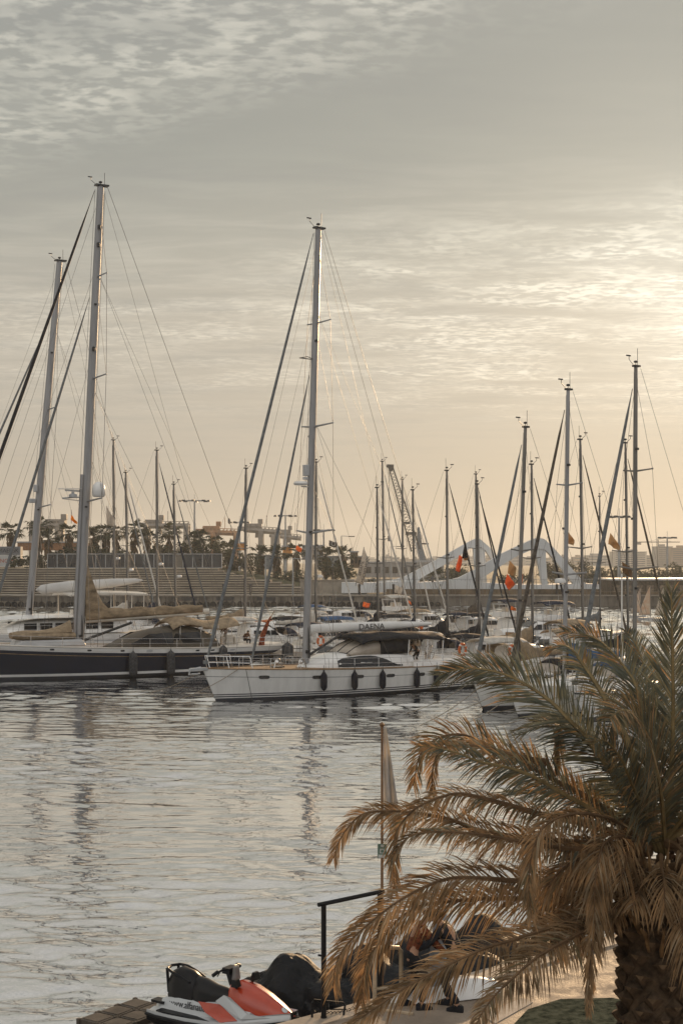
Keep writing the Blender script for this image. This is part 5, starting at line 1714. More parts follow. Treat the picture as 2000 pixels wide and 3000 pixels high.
for nm_, u, vt, vj, ua, ub in (('left', 1926, 1580, 1588, 1858, 1990),):
    Yt = 1240
    root = thing('tower_crane', 'thin tower crane above the hazy tower block', 'crane', ((u - 1000) / F * Yt, Yt, 1.9))
    H = P(u, vt, Yt).z - 1.9
    MB().tube([(0, 0, 0), (0, 0, H)], .6, 4).build('tower', CRANEG, root)
    zj = P(u, vj, Yt).z - 1.9
    MB().tube([((ua - u) / F * Yt, 0, zj), ((ub - u) / F * Yt, 0, zj)], .45, 4).build('jib', CRANEG, root)
    MB().tube([((ua - u) / F * Yt * .5, 0, zj), (0, 0, H), ((ub - u) / F * Yt * .7, 0, zj)], .15, 3).build('tie_bar', CRANEG, root)
    MB().box(((ua + 8 - u) / F * Yt, 0, zj - 1.2), (6, 2, 2.4)).build('counterweight', CRANEG, root)

# bollards and lamp posts on the far promenade
bl = None
for u in (655, 734, 1052, 1105, 1152, 1287, 1630):
    x = (u - 1000) / F * 261
    if bl is None:
        bl = MB().lathe([(.22, 0), (.22, 1.6), (.26, 1.66), (.26, 1.9), (.05, 1.98)], (0, 0, 0), 10).build('bollard', DARKM, None, smooth=True)
        o = bl
        tag(o, 'black bollard post standing on the far quay edge', 'bollard', 'bollards on the far quay')
    else:
        o = bl.copy(); col.objects.link(o)
    o.location = (x, 261, 2.0)
light_mast('thin street lamp at the right end of the steps', 778, 1632, 263, arm=True)
light_mast('thin street lamp standing left of the DAENA mast on the promenade', 858, 1636, 263, arm=True)

# ================================================================== near quay
QZ = 1.0
def paving():
    m_ = bpy.data.materials.new('near_quay_concrete'); m_.use_nodes = True
    t = NT(m_.node_tree)
    pos = t.n('ShaderNodeNewGeometry').outputs['Position']
    rot = t.n('ShaderNodeVectorRotate', rotation_type='Z_AXIS'); t.put(rot.inputs['Vector'], pos); rot.inputs['Angle'].default_value = -math.atan2(.645, .764)
    wob = t.n('ShaderNodeTexNoise'); t.put(wob.inputs['Vector'], pos); wob.inputs['Scale'].default_value = 6
    q = t.xyz(t.v('ADD', rot.outputs[0], t.v('SCALE', t.v('SUBTRACT', wob.outputs['Color'], (.5, .5, .5)), s=.015)))
    def joint(c, per):
        f = t.m('ABSOLUTE', t.m('SUBTRACT', t.m('FRACT', t.m('DIVIDE', c, per)), .5))
        return t.sm(f, .5 - .012 / per, .5 - .004 / per)
    jn = t.m('MAXIMUM', joint(q[0], 3.0), joint(q[1], 2.2))
    big = t.noise(pos, .7, 4, .6); fine = t.noise(pos, 22, 3, .6); stain = t.noise(pos, 1.9, 6, .68, .8)
    base = t.mix(t.sm(big, .34, .66), (.21, .165, .125), (.32, .255, .195))
    base = t.mix(t.m('MULTIPLY', t.sm(stain, .52, .68), .55), base, (.13, .105, .085))
    base = t.mix(t.m('MULTIPLY', t.sm(fine, .45, .7), .22), base, (.16, .13, .11))
    base = t.mix(t.m('MULTIPLY', jn, .8), base, (.07, .055, .045))
    b_ = t.n('ShaderNodeBsdfPrincipled'); t.put(b_.inputs['Base Color'], base)
    t.put(b_.inputs['Roughness'], t.sm(stain, .3, .7, .9, .6))
    bn = t.n('ShaderNodeBump'); bn.inputs['Distance'].default_value = .012
    t.put(bn.inputs['Height'], t.m('SUBTRACT', fine, t.m('MULTIPLY', jn, .8))); t.put(b_.inputs['Normal'], bn.outputs[0])
    o_ = t.n('ShaderNodeOutputMaterial'); t.put(o_.inputs[0], b_.outputs[0])
    return m_
QC = paving()
mb = MB()
dq = Vector((.764, .645, 0))
e0, e1 = Vector((-.8, 22.7, 0)) - dq * 34, Vector((-.8, 22.7, 0)) + dq * 60
out_ = [(e0.x, e0.y), (e1.x, e1.y), (90, 20), (90, -40), (-40, -40)]
mb.slab(out_[::-1], -2.0, QZ)
tag(mb.build('quay', QC), kind='structure')
nq = Vector((-.645, .764, 0))
mb = MB()
rings = []
for k in (0, 1):
    e = (e0, e1)[k]
    rings.append([e + nq * .05 + Vector((0, 0, QZ - .22)), e + nq * .05 + Vector((0, 0, QZ + .035)), e - nq * .42 + Vector((0, 0, QZ + .035)), e - nq * .42 + Vector((0, 0, QZ - .22))])
mb.loft(rings)
tag(mb.build('kerb', mat('quay_coping_stone', (.40, .33, .26), .8, var=.14, scale=2.5, bump=.01)), kind='structure')
mb = MB()
lw = [Wz(1545, 2962, QZ), Wz(1640, 2932, QZ), Wz(1790, 2928, QZ), Wz(1905, 2950, QZ), Wz(1990, 3010, QZ), Wz(1500, 3010, QZ)]
mb.slab([(p.x, p.y) for p in lw][::-1], QZ - .02, QZ + .03)
tag(mb.build('lawn', mat('worn_lawn', (.075, .078, .056), .95, var=.4, scale=7, bump=.05, bscale=24, spec=0.0, c2=(.022, .026, .019))), kind='structure')
mb = MB()
lw2 = [Wz(1410, 2975, QZ), Wz(1530, 2925, QZ), Wz(1560, 2938, QZ), Wz(1450, 3000, QZ)]
mb.slab([(p.x, p.y) for p in lw2][::-1], QZ - .02, QZ + .012)
tag(mb.build('path', mat('pale_path_slab', (.42, .36, .30), .85, var=.12, scale=3)), kind='structure')

# ---- black railing frame, flag pole, sign, handrail, chain barrier
BLK = mat('black_railing_paint', (.009, .009, .010), .5, var=.2, scale=6, spec=.2)
RUST = mat('brown_pole_paint', (.20, .11, .055), .6, var=.25, scale=6, stretch=(1, 1, .4))
pa, pb = Wz(948, 2988, QZ), Wz(1112, 2945, QZ)
root = thing('railing', 'black metal railing frame at the quay edge beside the jet ski', 'railing', pa)
ha = P(945, 2648, pa.y).z - QZ; hb = P(1114, 2613, pb.y).z - QZ
d = pb - pa
for o_, h_ in ((Vector((0, 0, 0)), ha), (d, hb)):
    mb = MB(); mb.tube([o_, o_ + Vector((0, 0, h_))], .042, 8)
    mb.lathe([(.11, 0), (.11, .015), (.05, .02), (.05, .06)], o_, 10)
    for k in (.55, .36):
        mb.tube([o_ + Vector((0, 0, h_ * k)), o_ + Vector((-.09, -.02, h_ * k + .02))], .018, 5)
    mb.build('post', BLK, root, smooth=True)
mb = MB(); mb.tube([Vector((0, 0, ha)) - d * .09, d * 1.07 + Vector((0, 0, hb))], .036, 8)
mb.build('top_bar', BLK, root, smooth=True)

pf = Wz(1116, 2948, QZ) + Vector((.02, .18, 0))
root = thing('flagpole', 'thin brown flagpole with a limp pale flag above the palm frond', 'flagpole', pf)
zt = P(1113, 2130, pf.y).z - QZ
mb = MB(); mb.tube([(0, 0, 0), (0, 0, zt)], [.026, .020], 8); mb.lathe([(.03, 0), (.045, .04), (.01, .08)], (0, 0, zt), 8)
mb.build('pole', RUST, root, smooth=True)
mb = MB()
def fl(a, c):
    # a 0..1 across the gathered cloth, c 0..1 down from the hoist
    top = Vector((.03, 0, zt - .06)); y_ = .10 * math.sin(a * 9 + c * 2.4) * (.25 + c)
    wd = .03 + .27 * c ** .95 * (1 if c < .72 else 1 - .62 * (c - .72) / .28)
    off = .0 if c < .72 else .12 * (c - .72) / .28
    return top + Vector((a * wd + off, y_, -c * 1.72 + .10 * a * (1 - c)))
mb.grid(fl, 12, 18)
mb.build('flag', mat('pale_flag_cloth', (.72, .66, .58), .85, var=.10, scale=2, trans=.55, c2=(.50, .50, .50)), root, smooth=True, solid=.006)
zs = P(1113, 2491, pf.y).z - QZ
sg = thing('pole_sign', 'small green and white notice board strapped to the flagpole', 'sign', pf + Vector((.0, -.055, zs)))
MB().box((0, 0, 0), (.15, .025, .235)).build('board', mat('sign_green', (.10, .16, .12), .5, var=.06), sg, bevel=.004)
mb = MB(); mb.box((0, -.016, -.085), (.13, .008, .05)); mb.box((0, -.016, .0), (.085, .008, .075)); mb.box((0, -.016, .088), (.05, .008, .035))
mb.build('white_panel', mat('sign_white', (.42, .44, .42), .5), sg)
mb = MB(); mb.lathe([(.004, 0), (.026, 0), (.026, .006), (.004, .006)], (0, -.024, .0), 14, axis='Y'); mb.box((.03, -.022, .03), (.012, .006, .012))
mb.build('symbol', mat('sign_green', (.10, .16, .12), .5), sg)

BEIGE = mat('beige_handrail_paint', (.40, .31, .21), .45, var=.12, scale=5)
hp = Wz(1097, 2960, QZ)
root = thing('handrail', 'beige tubular handrail leading down to the jet skis', 'railing', hp)
h1 = P(1098, 2778, hp.y).z - QZ
mb = MB(); mb.tube([(0, 0, 0), (0, 0, h1 - .08), (.04, .02, h1), (.12, .05, h1), (.40, .25, h1 - .06), (.44, .28, h1 - .12), (.45, .30, -.05)], .036, 8)
mb.build('rail', BEIGE, root, smooth=True)
mb = MB(); mb.tube([(0.0, 0, .35), (.45, .3, .30)], .028, 8); mb.tube([(0.0, 0, .02), (.62, -.25, .02)], .03, 6)
mb.build('crossbar', BEIGE, root, smooth=True)
cb = Wz(910, 2993, QZ) + Vector((.02, .1, 0))
root = thing('chain_barrier', 'low black bent pipe barrier with a chain at the quay edge', 'barrier', cb)
mb = MB(); mb.tube([(0, 0, 0), (0, .03, .26), (.03, .05, .30), (.50, .16, .22), (.53, .15, .18), (.50, .1, 0)], .018, 6); mb.tube([(.03, .05, .3), (.3, .2, .1), (.55, .4, .04)], .010, 5)
mb.build('pipe', BLK, root, smooth=True)
mb = MB()
for i in range(16):
    f = i / 15
    c = Vector((.9 * f, .5 * f, .12 * (1 - math.sin(f * math.pi)) + .04))
    mb.tube([c + Vector((.03 * math.cos(a), .012 * math.sin(a * 1) * (i % 2), .02 * math.sin(a))) for a in (0, 1.57, 3.14, 4.71, 6.28)], .007, 4)
mb.build('chain', BLK, root)

# ---- jet ski on its floating cradle
def jetski():
    h = Vector((.82, -.57, 0)).normalized()
    c = Vector((-1.96, 24.1, .20))
    root = thing('jet_ski', 'white and red jet ski with black stepped seat and lettered side', 'jet ski', c, math.atan2(h.y, h.x))
    root.scale = (.95, .90, 1.06)
    WHT = mat('jet_ski_white', (.50, .52, .53), .25, var=.05, scale=1, coat=.4)
    RED = mat('jet_ski_red', (.46, .055, .018), .25, var=.10, scale=1.5, coat=.6, c2=(.36, .035, .012))
    BKP = mat('jet_ski_black', (.007, .008, .010), .4, var=.2, spec=.2)
    SEAT = mat('jet_ski_seat_vinyl', (.008, .008, .009), .38, var=.2, scale=3, spec=.25)
    def secs(rows, n=1, mir=True):
        out = []
        for x, pts in rows:
            ring = [Vector((x, y, z)) for y, z in pts] + [Vector((x, -y, z)) for y, z in reversed(pts) if y > 1e-6 or True]
            out.append(ring)
        return out
    # lower hull
    st = [(-1.52, .44, .10, .34), (-1.2, .54, .04, .36), (-.5, .58, 0, .38), (.2, .57, 0, .42), (.8, .47, .04, .50), (1.25, .30, .14, .58), (1.52, .13, .28, .62), (1.64, .03, .42, .63)]
    MB().loft(secs([(x, [(.02, zb), (hw * .7, zb + .08), (hw * .98, zg - .1), (hw, zg)]) for x, hw, zb, zg in st])).build('hull', BKP, root, smooth=45)
    mb = MB()
    for s in (1, -1):
        mb.tube([Vector((x, s * (hw + .012), zg)) for x, hw, zb, zg in st[:-1]] + [Vector((1.66, 0, .635))], .03, 6)
    mb.build('rubbing_strake', BKP, root, smooth=True)
    # deck shell rising to the pedestal
    dk = [(-1.52, .43, .34, .16, .44), (-1.25, .53, .36, .30, .60), (-.9, .56, .37, .27, .66), (-.4, .57, .39, .25, .66), (0, .57, .41, .27, .70), (.4, .54, .45, .34, .80), (.8, .46, .50, .32, .74), (1.25, .29, .58, .18, .67), (1.52, .125, .62, .06, .66)]
    MB().loft(secs([(x, [(hw, zg + .005), (hw * .99, zg + .07), (hw * .80, zg + (.045 if x < .3 else .12)), (tw + .06, zg + (.07 if x < .3 else .14)), (tw, zt - .04), (tw * .8, zt), (.01, zt + .01)]) for x, hw, zg, tw, zt in dk])).build('deck_shell', WHT, root, smooth=50)
    # seat in two steps
    def cushion(rows):
        return MB().loft([[Vector((x, hw * math.cos(math.pi * k / 10) * (1.0 if 2 < k < 8 else 1.04), zb + (zt - zb) * math.sin(math.pi * k / 10) ** .55)) for k in range(11)] for x, hw, zb, zt in rows])
    cushion([(-1.24, .12, .62, .80), (-1.18, .21, .60, 1.02), (-1.0, .235, .58, 1.10), (-.75, .23, .58, 1.06), (-.60, .22, .58, .98), (-.56, .18, .6, .9)]).build('rear_seat', SEAT, root, smooth=60)
    cushion([(-.66, .16, .6, .92), (-.62, .21, .58, .99), (-.45, .225, .58, .98), (-.2, .20, .60, .92), (.05, .17, .62, .90), (.18, .12, .66, .86)]).build('front_seat', SEAT, root, smooth=60)
    MB().tube([(-.66, .225, .92), (-.88, .245, .99), (-1.08, .24, 1.04), (-1.22, .18, 1.06), (-1.27, 0, 1.07), (-1.22, -.18, 1.06), (-1.08, -.24, 1.04), (-.88, -.245, .99), (-.66, -.225, .92)], .024, 8).tube([(-1.25, .16, 1.06), (-1.20, .17, .68)], .03, 6).tube([(-1.25, -.16, 1.06), (-1.20, -.17, .68)], .03, 6).build('grab_handle', BKP, root, smooth=True)
    # red hood with a ridge
    hd_ = [(.22, .20, .80, 1.02), (.36, .30, .74, 1.06), (.6, .34, .70, 1.02), (.9, .30, .66, .93), (1.2, .22, .63, .82), (1.42, .13, .62, .73), (1.55, .05, .63, .68)]
    MB().loft(secs([(x, [(hw * 1.02, zb), (hw, zb + (zt - zb) * .5), (hw * .72, zb + (zt - zb) * .9), (hw * .34, zt), (hw * .12, zt + .012), (.005, zt - .012)]) for x, hw, zb, zt in hd_])).build('hood', RED, root, smooth=40)
    mb = MB()
    for s in (1, -1):
        mb.add([(-.42, s * .262, .66), (.10, s * .285, .70), (.62, s * .46, .57), (.30, s * .535, .50), (-.2, s * .335, .535)], [(0, 1, 2, 3, 4)])
    mb.build('side_panel', RED, root, solid=.03)
    mb = MB()
    for s in (1, -1):
        mb.add([(.0, s * .285, .74), (.18, s * .27, .86), (.34, s * .31, .86), (.80, s * .395, .69), (1.2, s * .27, .665), (.70, s * .445, .60)], [(0, 1, 2, 3, 4, 5)])
    mb.build('fairing', WHT, root, solid=.03)
    MB().loft(secs([(x, [(hw, zb), (hw, zb + .07), (.005, zb + .07)]) for x, hw, zb in ((1.05, .275, .585), (1.3, .20, .60), (1.5, .10, .62), (1.62, .03, .625))])).build('nose_bumper', BKP, root)
    mb = MB(); mb.lathe([(.004, 0), (.055, 0), (.055, .012), (.004, .014)], (0, 0, 0), 16)
    o = mb.build('badge', mat('badge_silver', (.55, .57, .58), .3, metal=.3), root); o.location = (1.36, -.06, .765); o.rotation_euler = (.25, .55, 0)
    # handlebar, gauge hood, mirrors
    mb = MB(); mb.tube([(.18, 0, .98), (.10, 0, 1.16)], .075, 8); mb.box((.10, 0, 1.2), (.16, .26, .09)); mb.tube([(.02, -.40, 1.17), (.07, -.22, 1.22), (.09, 0, 1.22), (.07, .22, 1.22), (.02, .40, 1.17)], .02, 6)
    mb.tube([(.02, -.40, 1.17), (.04, -.28, 1.21)], .032, 8); mb.tube([(.02, .40, 1.17), (.04, .28, 1.21)], .032, 8)
    mb.tube([(.10, -.30, 1.21), (.14, -.42, 1.18)], .01, 5)
    mb.build('handlebar', BKP, root, smooth=50)
    MB().box((.24, 0, 1.17), (.10, .16, .22), top=(.6, .8), rx=0).build('gauge_cover', mat('gauge_grey', (.20, .19, .18), .5), root, bevel=.02)
    for s in (1, -1):
        mb = MB(); mb.box((.46, s * .29, 1.10), (.13, .17, .12), top=(.5, .8)); mb.tube([(.42, s * .22, 1.0), (.45, s * .28, 1.06)], .03, 6)
        mb.build('mirror', BKP, root, bevel=.02)
    mb = MB(); mb.box((-1.34, -.24, .53), (.30, .20, .04)); mb.box((-1.34, .24, .53), (.30, .20, .04)); mb.box((-.62, -.43, .445), (1.2, .17, .02)); mb.box((-.62, .43, .445), (1.2, .17, .02))
    mb.build('foot_mat', BKP, root)
    TXT = mat('jet_ski_lettering', (.035, .04, .045), .5)
    text('lettering', 'www.alfanautica.com', .165, TXT, root, frame_of((-.44, -.292, .575), (1, .0, .035), (0, .18, 1)), squash=.92, depth=.004)
    text('registration', '6ª-VA-3-21', .15, TXT, root, frame_of((.62, -.535, .43), (1, .24, .10), (0, -.10, 1)), squash=1.1, depth=.004)
    text('hull_number', '3.1', .10, mat('jet_ski_white', (1, 1, 1)), root, frame_of((-.15, -.590, .27), (1, 0, .02), (0, -.1, 1)), depth=.004)
    return root
jetski()
# floating cubes under and behind it
CUB = mat('float_cube_plastic', (.085, .07, .056), .6, var=.2, scale=2.5, bump=.006, bscale=25)
h = Vector((.82, -.57, 0)).normalized(); pr_ = Vector((.37, .93, 0)).normalized()
root = thing('floating_dock', 'brown grey floating dock of plastic cubes under the jet ski', 'floating dock', (-2.45, 24.35, 0), math.atan2(h.y, h.x))
for i in range(9):
    for j in range(3):
        if j == 1 and i > 1:
            zc = .05
        else:
            zc = .09 if i > 1 else .14
        mb = MB()
        mb.box((-1.9 + i * .49, -.49 + j * .49, zc), (.475, .475, .40), top=(.96, .96))
        mb.box((-1.9 + i * .49, -.49 + j * .49, zc + .205), (.36, .36, .012))
        for sx, sy in ((1, 1), (1, -1), (-1, 1), (-1, -1)):
            mb.box((-1.9 + i * .49 + sx * .225, -.49 + j * .49 + sy * .225, zc + .15), (.07, .07, .12))
        mb.build('float_cube', CUB, root, bevel=.03)

# ---- jet skis under black covers, in a row along the quay edge
def covered(label, c, hd, L, Wd, H, seed, strap=True):
    rnd = random.Random(seed)
    root = thing('covered_jet_ski', label, 'jet ski', (c[0], c[1], .25), math.atan2(hd[1], hd[0]), 'jet skis under dark covers')
    def g(a, cc):
        x = (a - .5) * L
        prof = (.52 + .20 * math.exp(-((a - .18) / .12) ** 2) + .48 * math.exp(-((a - .60) / .13) ** 2) + .12 * math.exp(-((a - .38) / .14) ** 2)) * H * min(1, (1 - a) * 5 + .25) * min(1, a * 8 + .35)
        ang = (cc - .5) * math.pi
        hw = Wd / 2 * min(1, (1 - a) * 3.2 + .12) * min(1, a * 6 + .6)
        ridge = math.cos(ang)
        y = hw * math.sin(ang) * (1 + .06 * math.sin(a * 31 + seed)) 
        z = prof * max(0, ridge) ** (.75 if .45 < a < .75 else .55)
        nz = mnoise.noise(Vector((a * 7 + seed, cc * 5, seed))) - .75 * abs(mnoise.noise(Vector((a * 13 + cc * 6 + seed, cc * 11 - a * 9, seed)))) - .25 * abs(mnoise.noise(Vector((a * 30, cc * 26, seed))))
        fold = .035 * (1 - 2 * abs(math.sin(cc * 19 + a * 11 + seed))) * (1 - ridge) + .13 * nz
        return Vector((x + .03 * nz, y + fold * .6, z + fold * .8 + .04))
    MB().grid(g, 64, 52).build('cover', mat('black_tarpaulin', (.007, .008, .010), .62, var=.3, scale=2.5, bump=.03, bscale=7, spec=.3), root, smooth=True, solid=.02)
    st = [(-.5, .40, 0, .2), (-.3, .46, -.1, .22), (.1, .46, -.12, .24), (.36, .28, -.05, .28), (.49, .04, .1, .3)]
    MB().loft([[Vector((x * L * .96, y, z)) for y, z in ((hw, zt), (hw * .7, zb), (-hw * .7, zb), (-hw, zt))] for x, hw, zb, zt in st]).build('hull', GELG, root, smooth=50)
    if strap:
        mb = MB()
        for a in (.3, .78):
            mb.tube([g(a, k / 14) + Vector((0, 0, .025)) for k in range(15)], .014, 4)
        mb.build('strap', mat('grey_webbing', (.16, .15, .14), .8), root)
    return root
dh = Vector((.764, .645, 0))
covered('jet ski under a black cover directly behind the red hood', (-.62, 25.55, 0), (-.93, .36), 3.2, 1.4, 1.0, 3)
covered('black covered jet ski behind the flagpole foot and beige handrail', (.72, 25.6, 0), (-.90, .43), 3.2, 1.4, 1.12, 8)
covered('covered jet ski farther along, between the two bending people', (1.7, 26.6, 0), (-.86, .5), 3.3, 1.4, 1.18, 14)
covered('rightmost covered jet ski, mostly behind the hanging fronds', (3.0, 27.6, 0), (-.86, .5), 3.3, 1.4, 1.2, 21)
# upturned white kayak on the quay behind the feet
root = thing('kayak', 'white upturned kayak nose on the quay behind the standing feet', 'kayak', Wz(1335, 2935, QZ) + Vector((.1, .35, 0)), .35)
MB().loft([[Vector((x, hw * math.cos(math.pi * k / 8), .02 + hh * math.sin(math.pi * k / 8))) for k in range(9)] for x, hw, hh in ((-1.3, .08, .1), (-.9, .24, .24), (-.2, .33, .30), (.3, .31, .28), (.62, .2, .2), (.78, .06, .1))]).build('hull', GEL, root, smooth=True)
MB().tube([(-1.2, 0, .16), (-.2, 0, .325), (.6, 0, .225)], .018, 5).build('keel_strip', GELG, root)

# ================================================================== people
SKIN = mat('skin', (.36, .21, .14), .55, var=.08, scale=6)
HAIR = mat('dark_hair', (.018, .013, .010), .6, var=.3, scale=20)
def ik(a, b, l1, l2, pole):
    a, b = Vector(a), Vector(b)
    d = b - a; L_ = min(d.length, (l1 + l2) * .999); d.normalize()
    x = (l1 * l1 - l2 * l2 + L_ * L_) / (2 * L_)
    hgt = math.sqrt(max(0, l1 * l1 - x * x))
    p = Vector(pole); p = (p - d * p.dot(d)); p.normalize()
    return a + d * x + p * hgt, a + d * L_
def skin_mesh(chains, sub=2, root=0):
    """chains of (point, radius); equal points are shared; grown into one surface"""
    vs, rs, es, idx = [], [], [], {}
    for ch in chains:
        prev = None
        for p, r_ in ch:
            k = tuple(round(c, 4) for c in p)
            if k not in idx:
                idx[k] = len(vs); vs.append(k); rs.append(r_)
            i = idx[k]
            if prev is not None and prev != i: es.append((prev, i))
            prev = i
    me = bpy.data.meshes.new('tmp'); me.from_pydata(vs, es, [])
    o = bpy.data.objects.new('tmp', me); col.objects.link(o)
    m_ = o.modifiers.new('skin', 'SKIN'); m_.use_smooth_shade = True
    for i, r_ in enumerate(rs):
        sv = me.skin_vertices[0].data[i]
        sv.radius = r_ if isinstance(r_, tuple) else (r_, r_)
        sv.use_root = (i == root)
    s_ = o.modifiers.new('sub', 'SUBSURF'); s_.levels = sub; s_.render_levels = sub
    dg = bpy.context.evaluated_depsgraph_get()
    res = bpy.data.meshes.new_from_object(o.evaluated_get(dg))
    mb = MB(); mb.add([tuple(v.co) for v in res.vertices], [tuple(p.vertices) for p in res.polygons])
    bpy.data.objects.remove(o); bpy.data.meshes.remove(res)
    return mb
def person(label, loc, rz, bend=0.0, hands=((.2, .35, .9), (-.2, .35, .9)), feet=((.13, .05), (-.13, -.05)), top=CANVB, pants=CANVN, shoes=None, hat=None, sit=False, scale=1.0, head_tilt=.35, group=None, detail=True):
    root = thing('person', label, 'person', loc, rz, group)
    root.scale = (scale,) * 3
    hz_ = .92 if not sit else .5
    pel = Vector((0, 0, hz_ - .10 * abs(math.sin(bend)) * (not sit))) + Vector((0, -.16 * math.sin(bend), 0)) * (not sit)
    d = Vector((0, math.sin(bend), math.cos(bend)))
    fwd = Vector((0, math.cos(bend), -math.sin(bend)))
    waist = pel + d * .18; chest = pel + d * .38; neck = pel + d * .54
    hb = bend * .6 + head_tilt * (bend > .2)
    hd = Vector((0, math.sin(hb), math.cos(hb))); hf = Vector((0, math.cos(hb), -math.sin(hb)))
    headc = neck + hd * .15
    body = []
    body.append([(pel, (.14, .11)), (waist, (.13, .10)), (chest, (.15, .11)), (neck, .055), (neck + hd * .06 + hf * .01, .055), (headc + hf * .01, .088), (headc + hd * .085, .07)])
    sleeves, legs, shoe_mb, hand_mb = [], [], MB(), []
    for s, hpos in zip((1, -1), hands):
        sh = chest + d * .10 + Vector((s * .18, 0, 0))
        el, hp_ = ik(sh, hpos, .29, .26, (s * .6, -.4, -.6))
        ch = [(chest, (.15, .11)), (sh, .065), (el, .042), (el.lerp(hp_, .55), .036), (hp_, .027)]
        body.append(ch)
        sleeves.append([(chest, (.165, .125)), (sh, .078), (el, .055), (el.lerp(hp_, .55), .048), (el.lerp(hp_, .93), .042)])
        dr = (hp_ - el).normalized(); sd = dr.cross(Vector((0, 0, 1)));
        sd = sd.normalized() if sd.length > .1 else Vector((1, 0, 0))
        hand_mb.append((hp_, dr, sd, s))
    for s, ft in zip((1, -1), feet):
        hip = pel + Vector((s * .095, 0, -.03))
        an = Vector((ft[0], ft[1], .08))
        kn, an2 = ik(hip, an, .44, .43, (s * .15, 1, 0))
        body.append([(pel, (.14, .11)), (hip, .09), (kn, .058), (kn.lerp(an2, .35), .056), (an2, .036), (an2 + Vector((0, .10, -.05)), .032)])
        legs.append([(pel, (.155, .125)), (hip, .105), (kn, .075), (kn.lerp(an2, .35), .07), (an2 + Vector((0, 0, .04)), .06)])
        shoe_mb.loft([[an2 + Vector((w_ * math.cos(a * math.pi / 4), y, -.08 + (hh if math.sin(a * math.pi / 4) > .3 else hh * .5 if math.sin(a * math.pi / 4) > -.3 else 0))) for a in range(8)] for y, w_, hh in ((-.08, .032, .09), (-.03, .042, .12), (.06, .046, .10), (.14, .048, .07), (.19, .03, .045))])
    mb = skin_mesh(body)
    for hp_, dr, sd, s in hand_mb:
        up = dr.cross(sd)
        pc = hp_ + dr * .045
        mb.tube([hp_ - dr * .01, hp_ + dr * .03, hp_ + dr * .09], [.024, .038, .034], 8, flat=.45, up=sd)
        for k, l in enumerate((.065, .078, .072, .055)):
            b0 = hp_ + dr * .082 + sd * (-.027 + k * .018)
            mb.tube([b0, b0 + dr * l * .5 + up * .010, b0 + dr * l * .8 + up * .035], [.009, .0085, .006], 5)
        t0 = hp_ + dr * .03 + sd * (-.034)
        mb.tube([t0, t0 + dr * .03 - sd * .022 + up * .012, t0 + dr * .062 - sd * .022 + up * .03], [.011, .010, .007], 5)
    # face: nose, ears, brow
    fx = Vector((1, 0, 0))
    mb.tube([headc + hf * .088 + hd * .01, headc + hf * .112 - hd * .025, headc + hf * .092 - hd * .035], [.010, .014, .008], 6)
    for s in (1, -1):
        mb.ball(headc + fx * s * .088 - hd * .005, .022, 6, (.5, .8, 1.3))
    bo = mb.build('body', SKIN, root, smooth=True)
    ey = MB()
    for s in (1, -1):
        ey.ball(headc + fx * s * .032 + hf * .086 + hd * .012, .011, 6)
    ey.tube([headc - fx * .025 + hf * .088 - hd * .055, headc + fx * .025 + hf * .088 - hd * .055], .006, 5)
    ey.build('face', HAIR, root)
    hm = MB()
    hm.grid(lambda a, c: headc + hd * .02 + (Vector((math.cos(a * 6.2832), 0, 0)) + hf * math.sin(a * 6.2832)) * (.100 + .004 * math.sin(a * 50)) * math.sin(.06 + c * 1.55 - (.35 * max(0, math.sin(a * 6.2832)) * c)) + hd * .112 * math.cos(.06 + c * (1.75 - .75 * max(0, math.sin(a * 6.2832)))), 20, 8)
    hm.build('hair', hat or HAIR, root, smooth=True)
    skin_mesh([[(pel - d * .02, (.155, .13)), (waist, (.15, .12)), (chest, (.165, .125)), (neck - d * .03, .085)]] + sleeves).build('jacket', top, root, smooth=True)
    skin_mesh([[(pel + d * .10, (.14, .115)), (pel, (.155, .125))]] + legs, root=1).build('trousers', pants, root, smooth=True)
    shoe_mb.build('shoes', shoes or CANVB, root, smooth=True)
    return root
PATT = mat('rust_patterned_top', (.16, .045, .018), .85, var=.2, scale=22, c2=(.03, .012, .008))
g1 = Wz(1235, 2958, QZ); g2 = Wz(1318, 2962, QZ)
person('person in a rust patterned top bending over behind the palm fronds', g1 + Vector((-.12, .1, 0)), R(-80), bend=.38, hands=((.16, .50, .92), (-.16, .46, .90)), feet=((.14, .08), (-.14, -.16)), top=PATT, pants=CANVB)
person('person in a black jacket leaning forward beside the kayak', g2 + Vector((.06, .12, 0)), R(70), bend=.55, hands=((.20, .55, 1.0), (-.20, .56, .92)), feet=((.14, .12), (-.14, -.12)), top=CANVB, pants=CANVB, scale=1.04)
bd = thing('paddle_board', 'pale blue board held upright between the two bending people', 'board', Wz(1278, 2945, QZ) + Vector((0, .25, 0)), .3)
MB().loft([[Vector((hw * math.cos(math.pi * k / 6) + x0_, .04 * math.sin(math.pi * k / 6), z)) for k in range(12)] for z, hw, x0_ in ((0, .06, 0), (.1, .12, 0), (.8, .16, .05), (1.35, .13, .10), (1.52, .05, .12))]).build('deck', mat('pale_blue_board', (.30, .35, .40), .4, var=.1), bd, smooth=50)

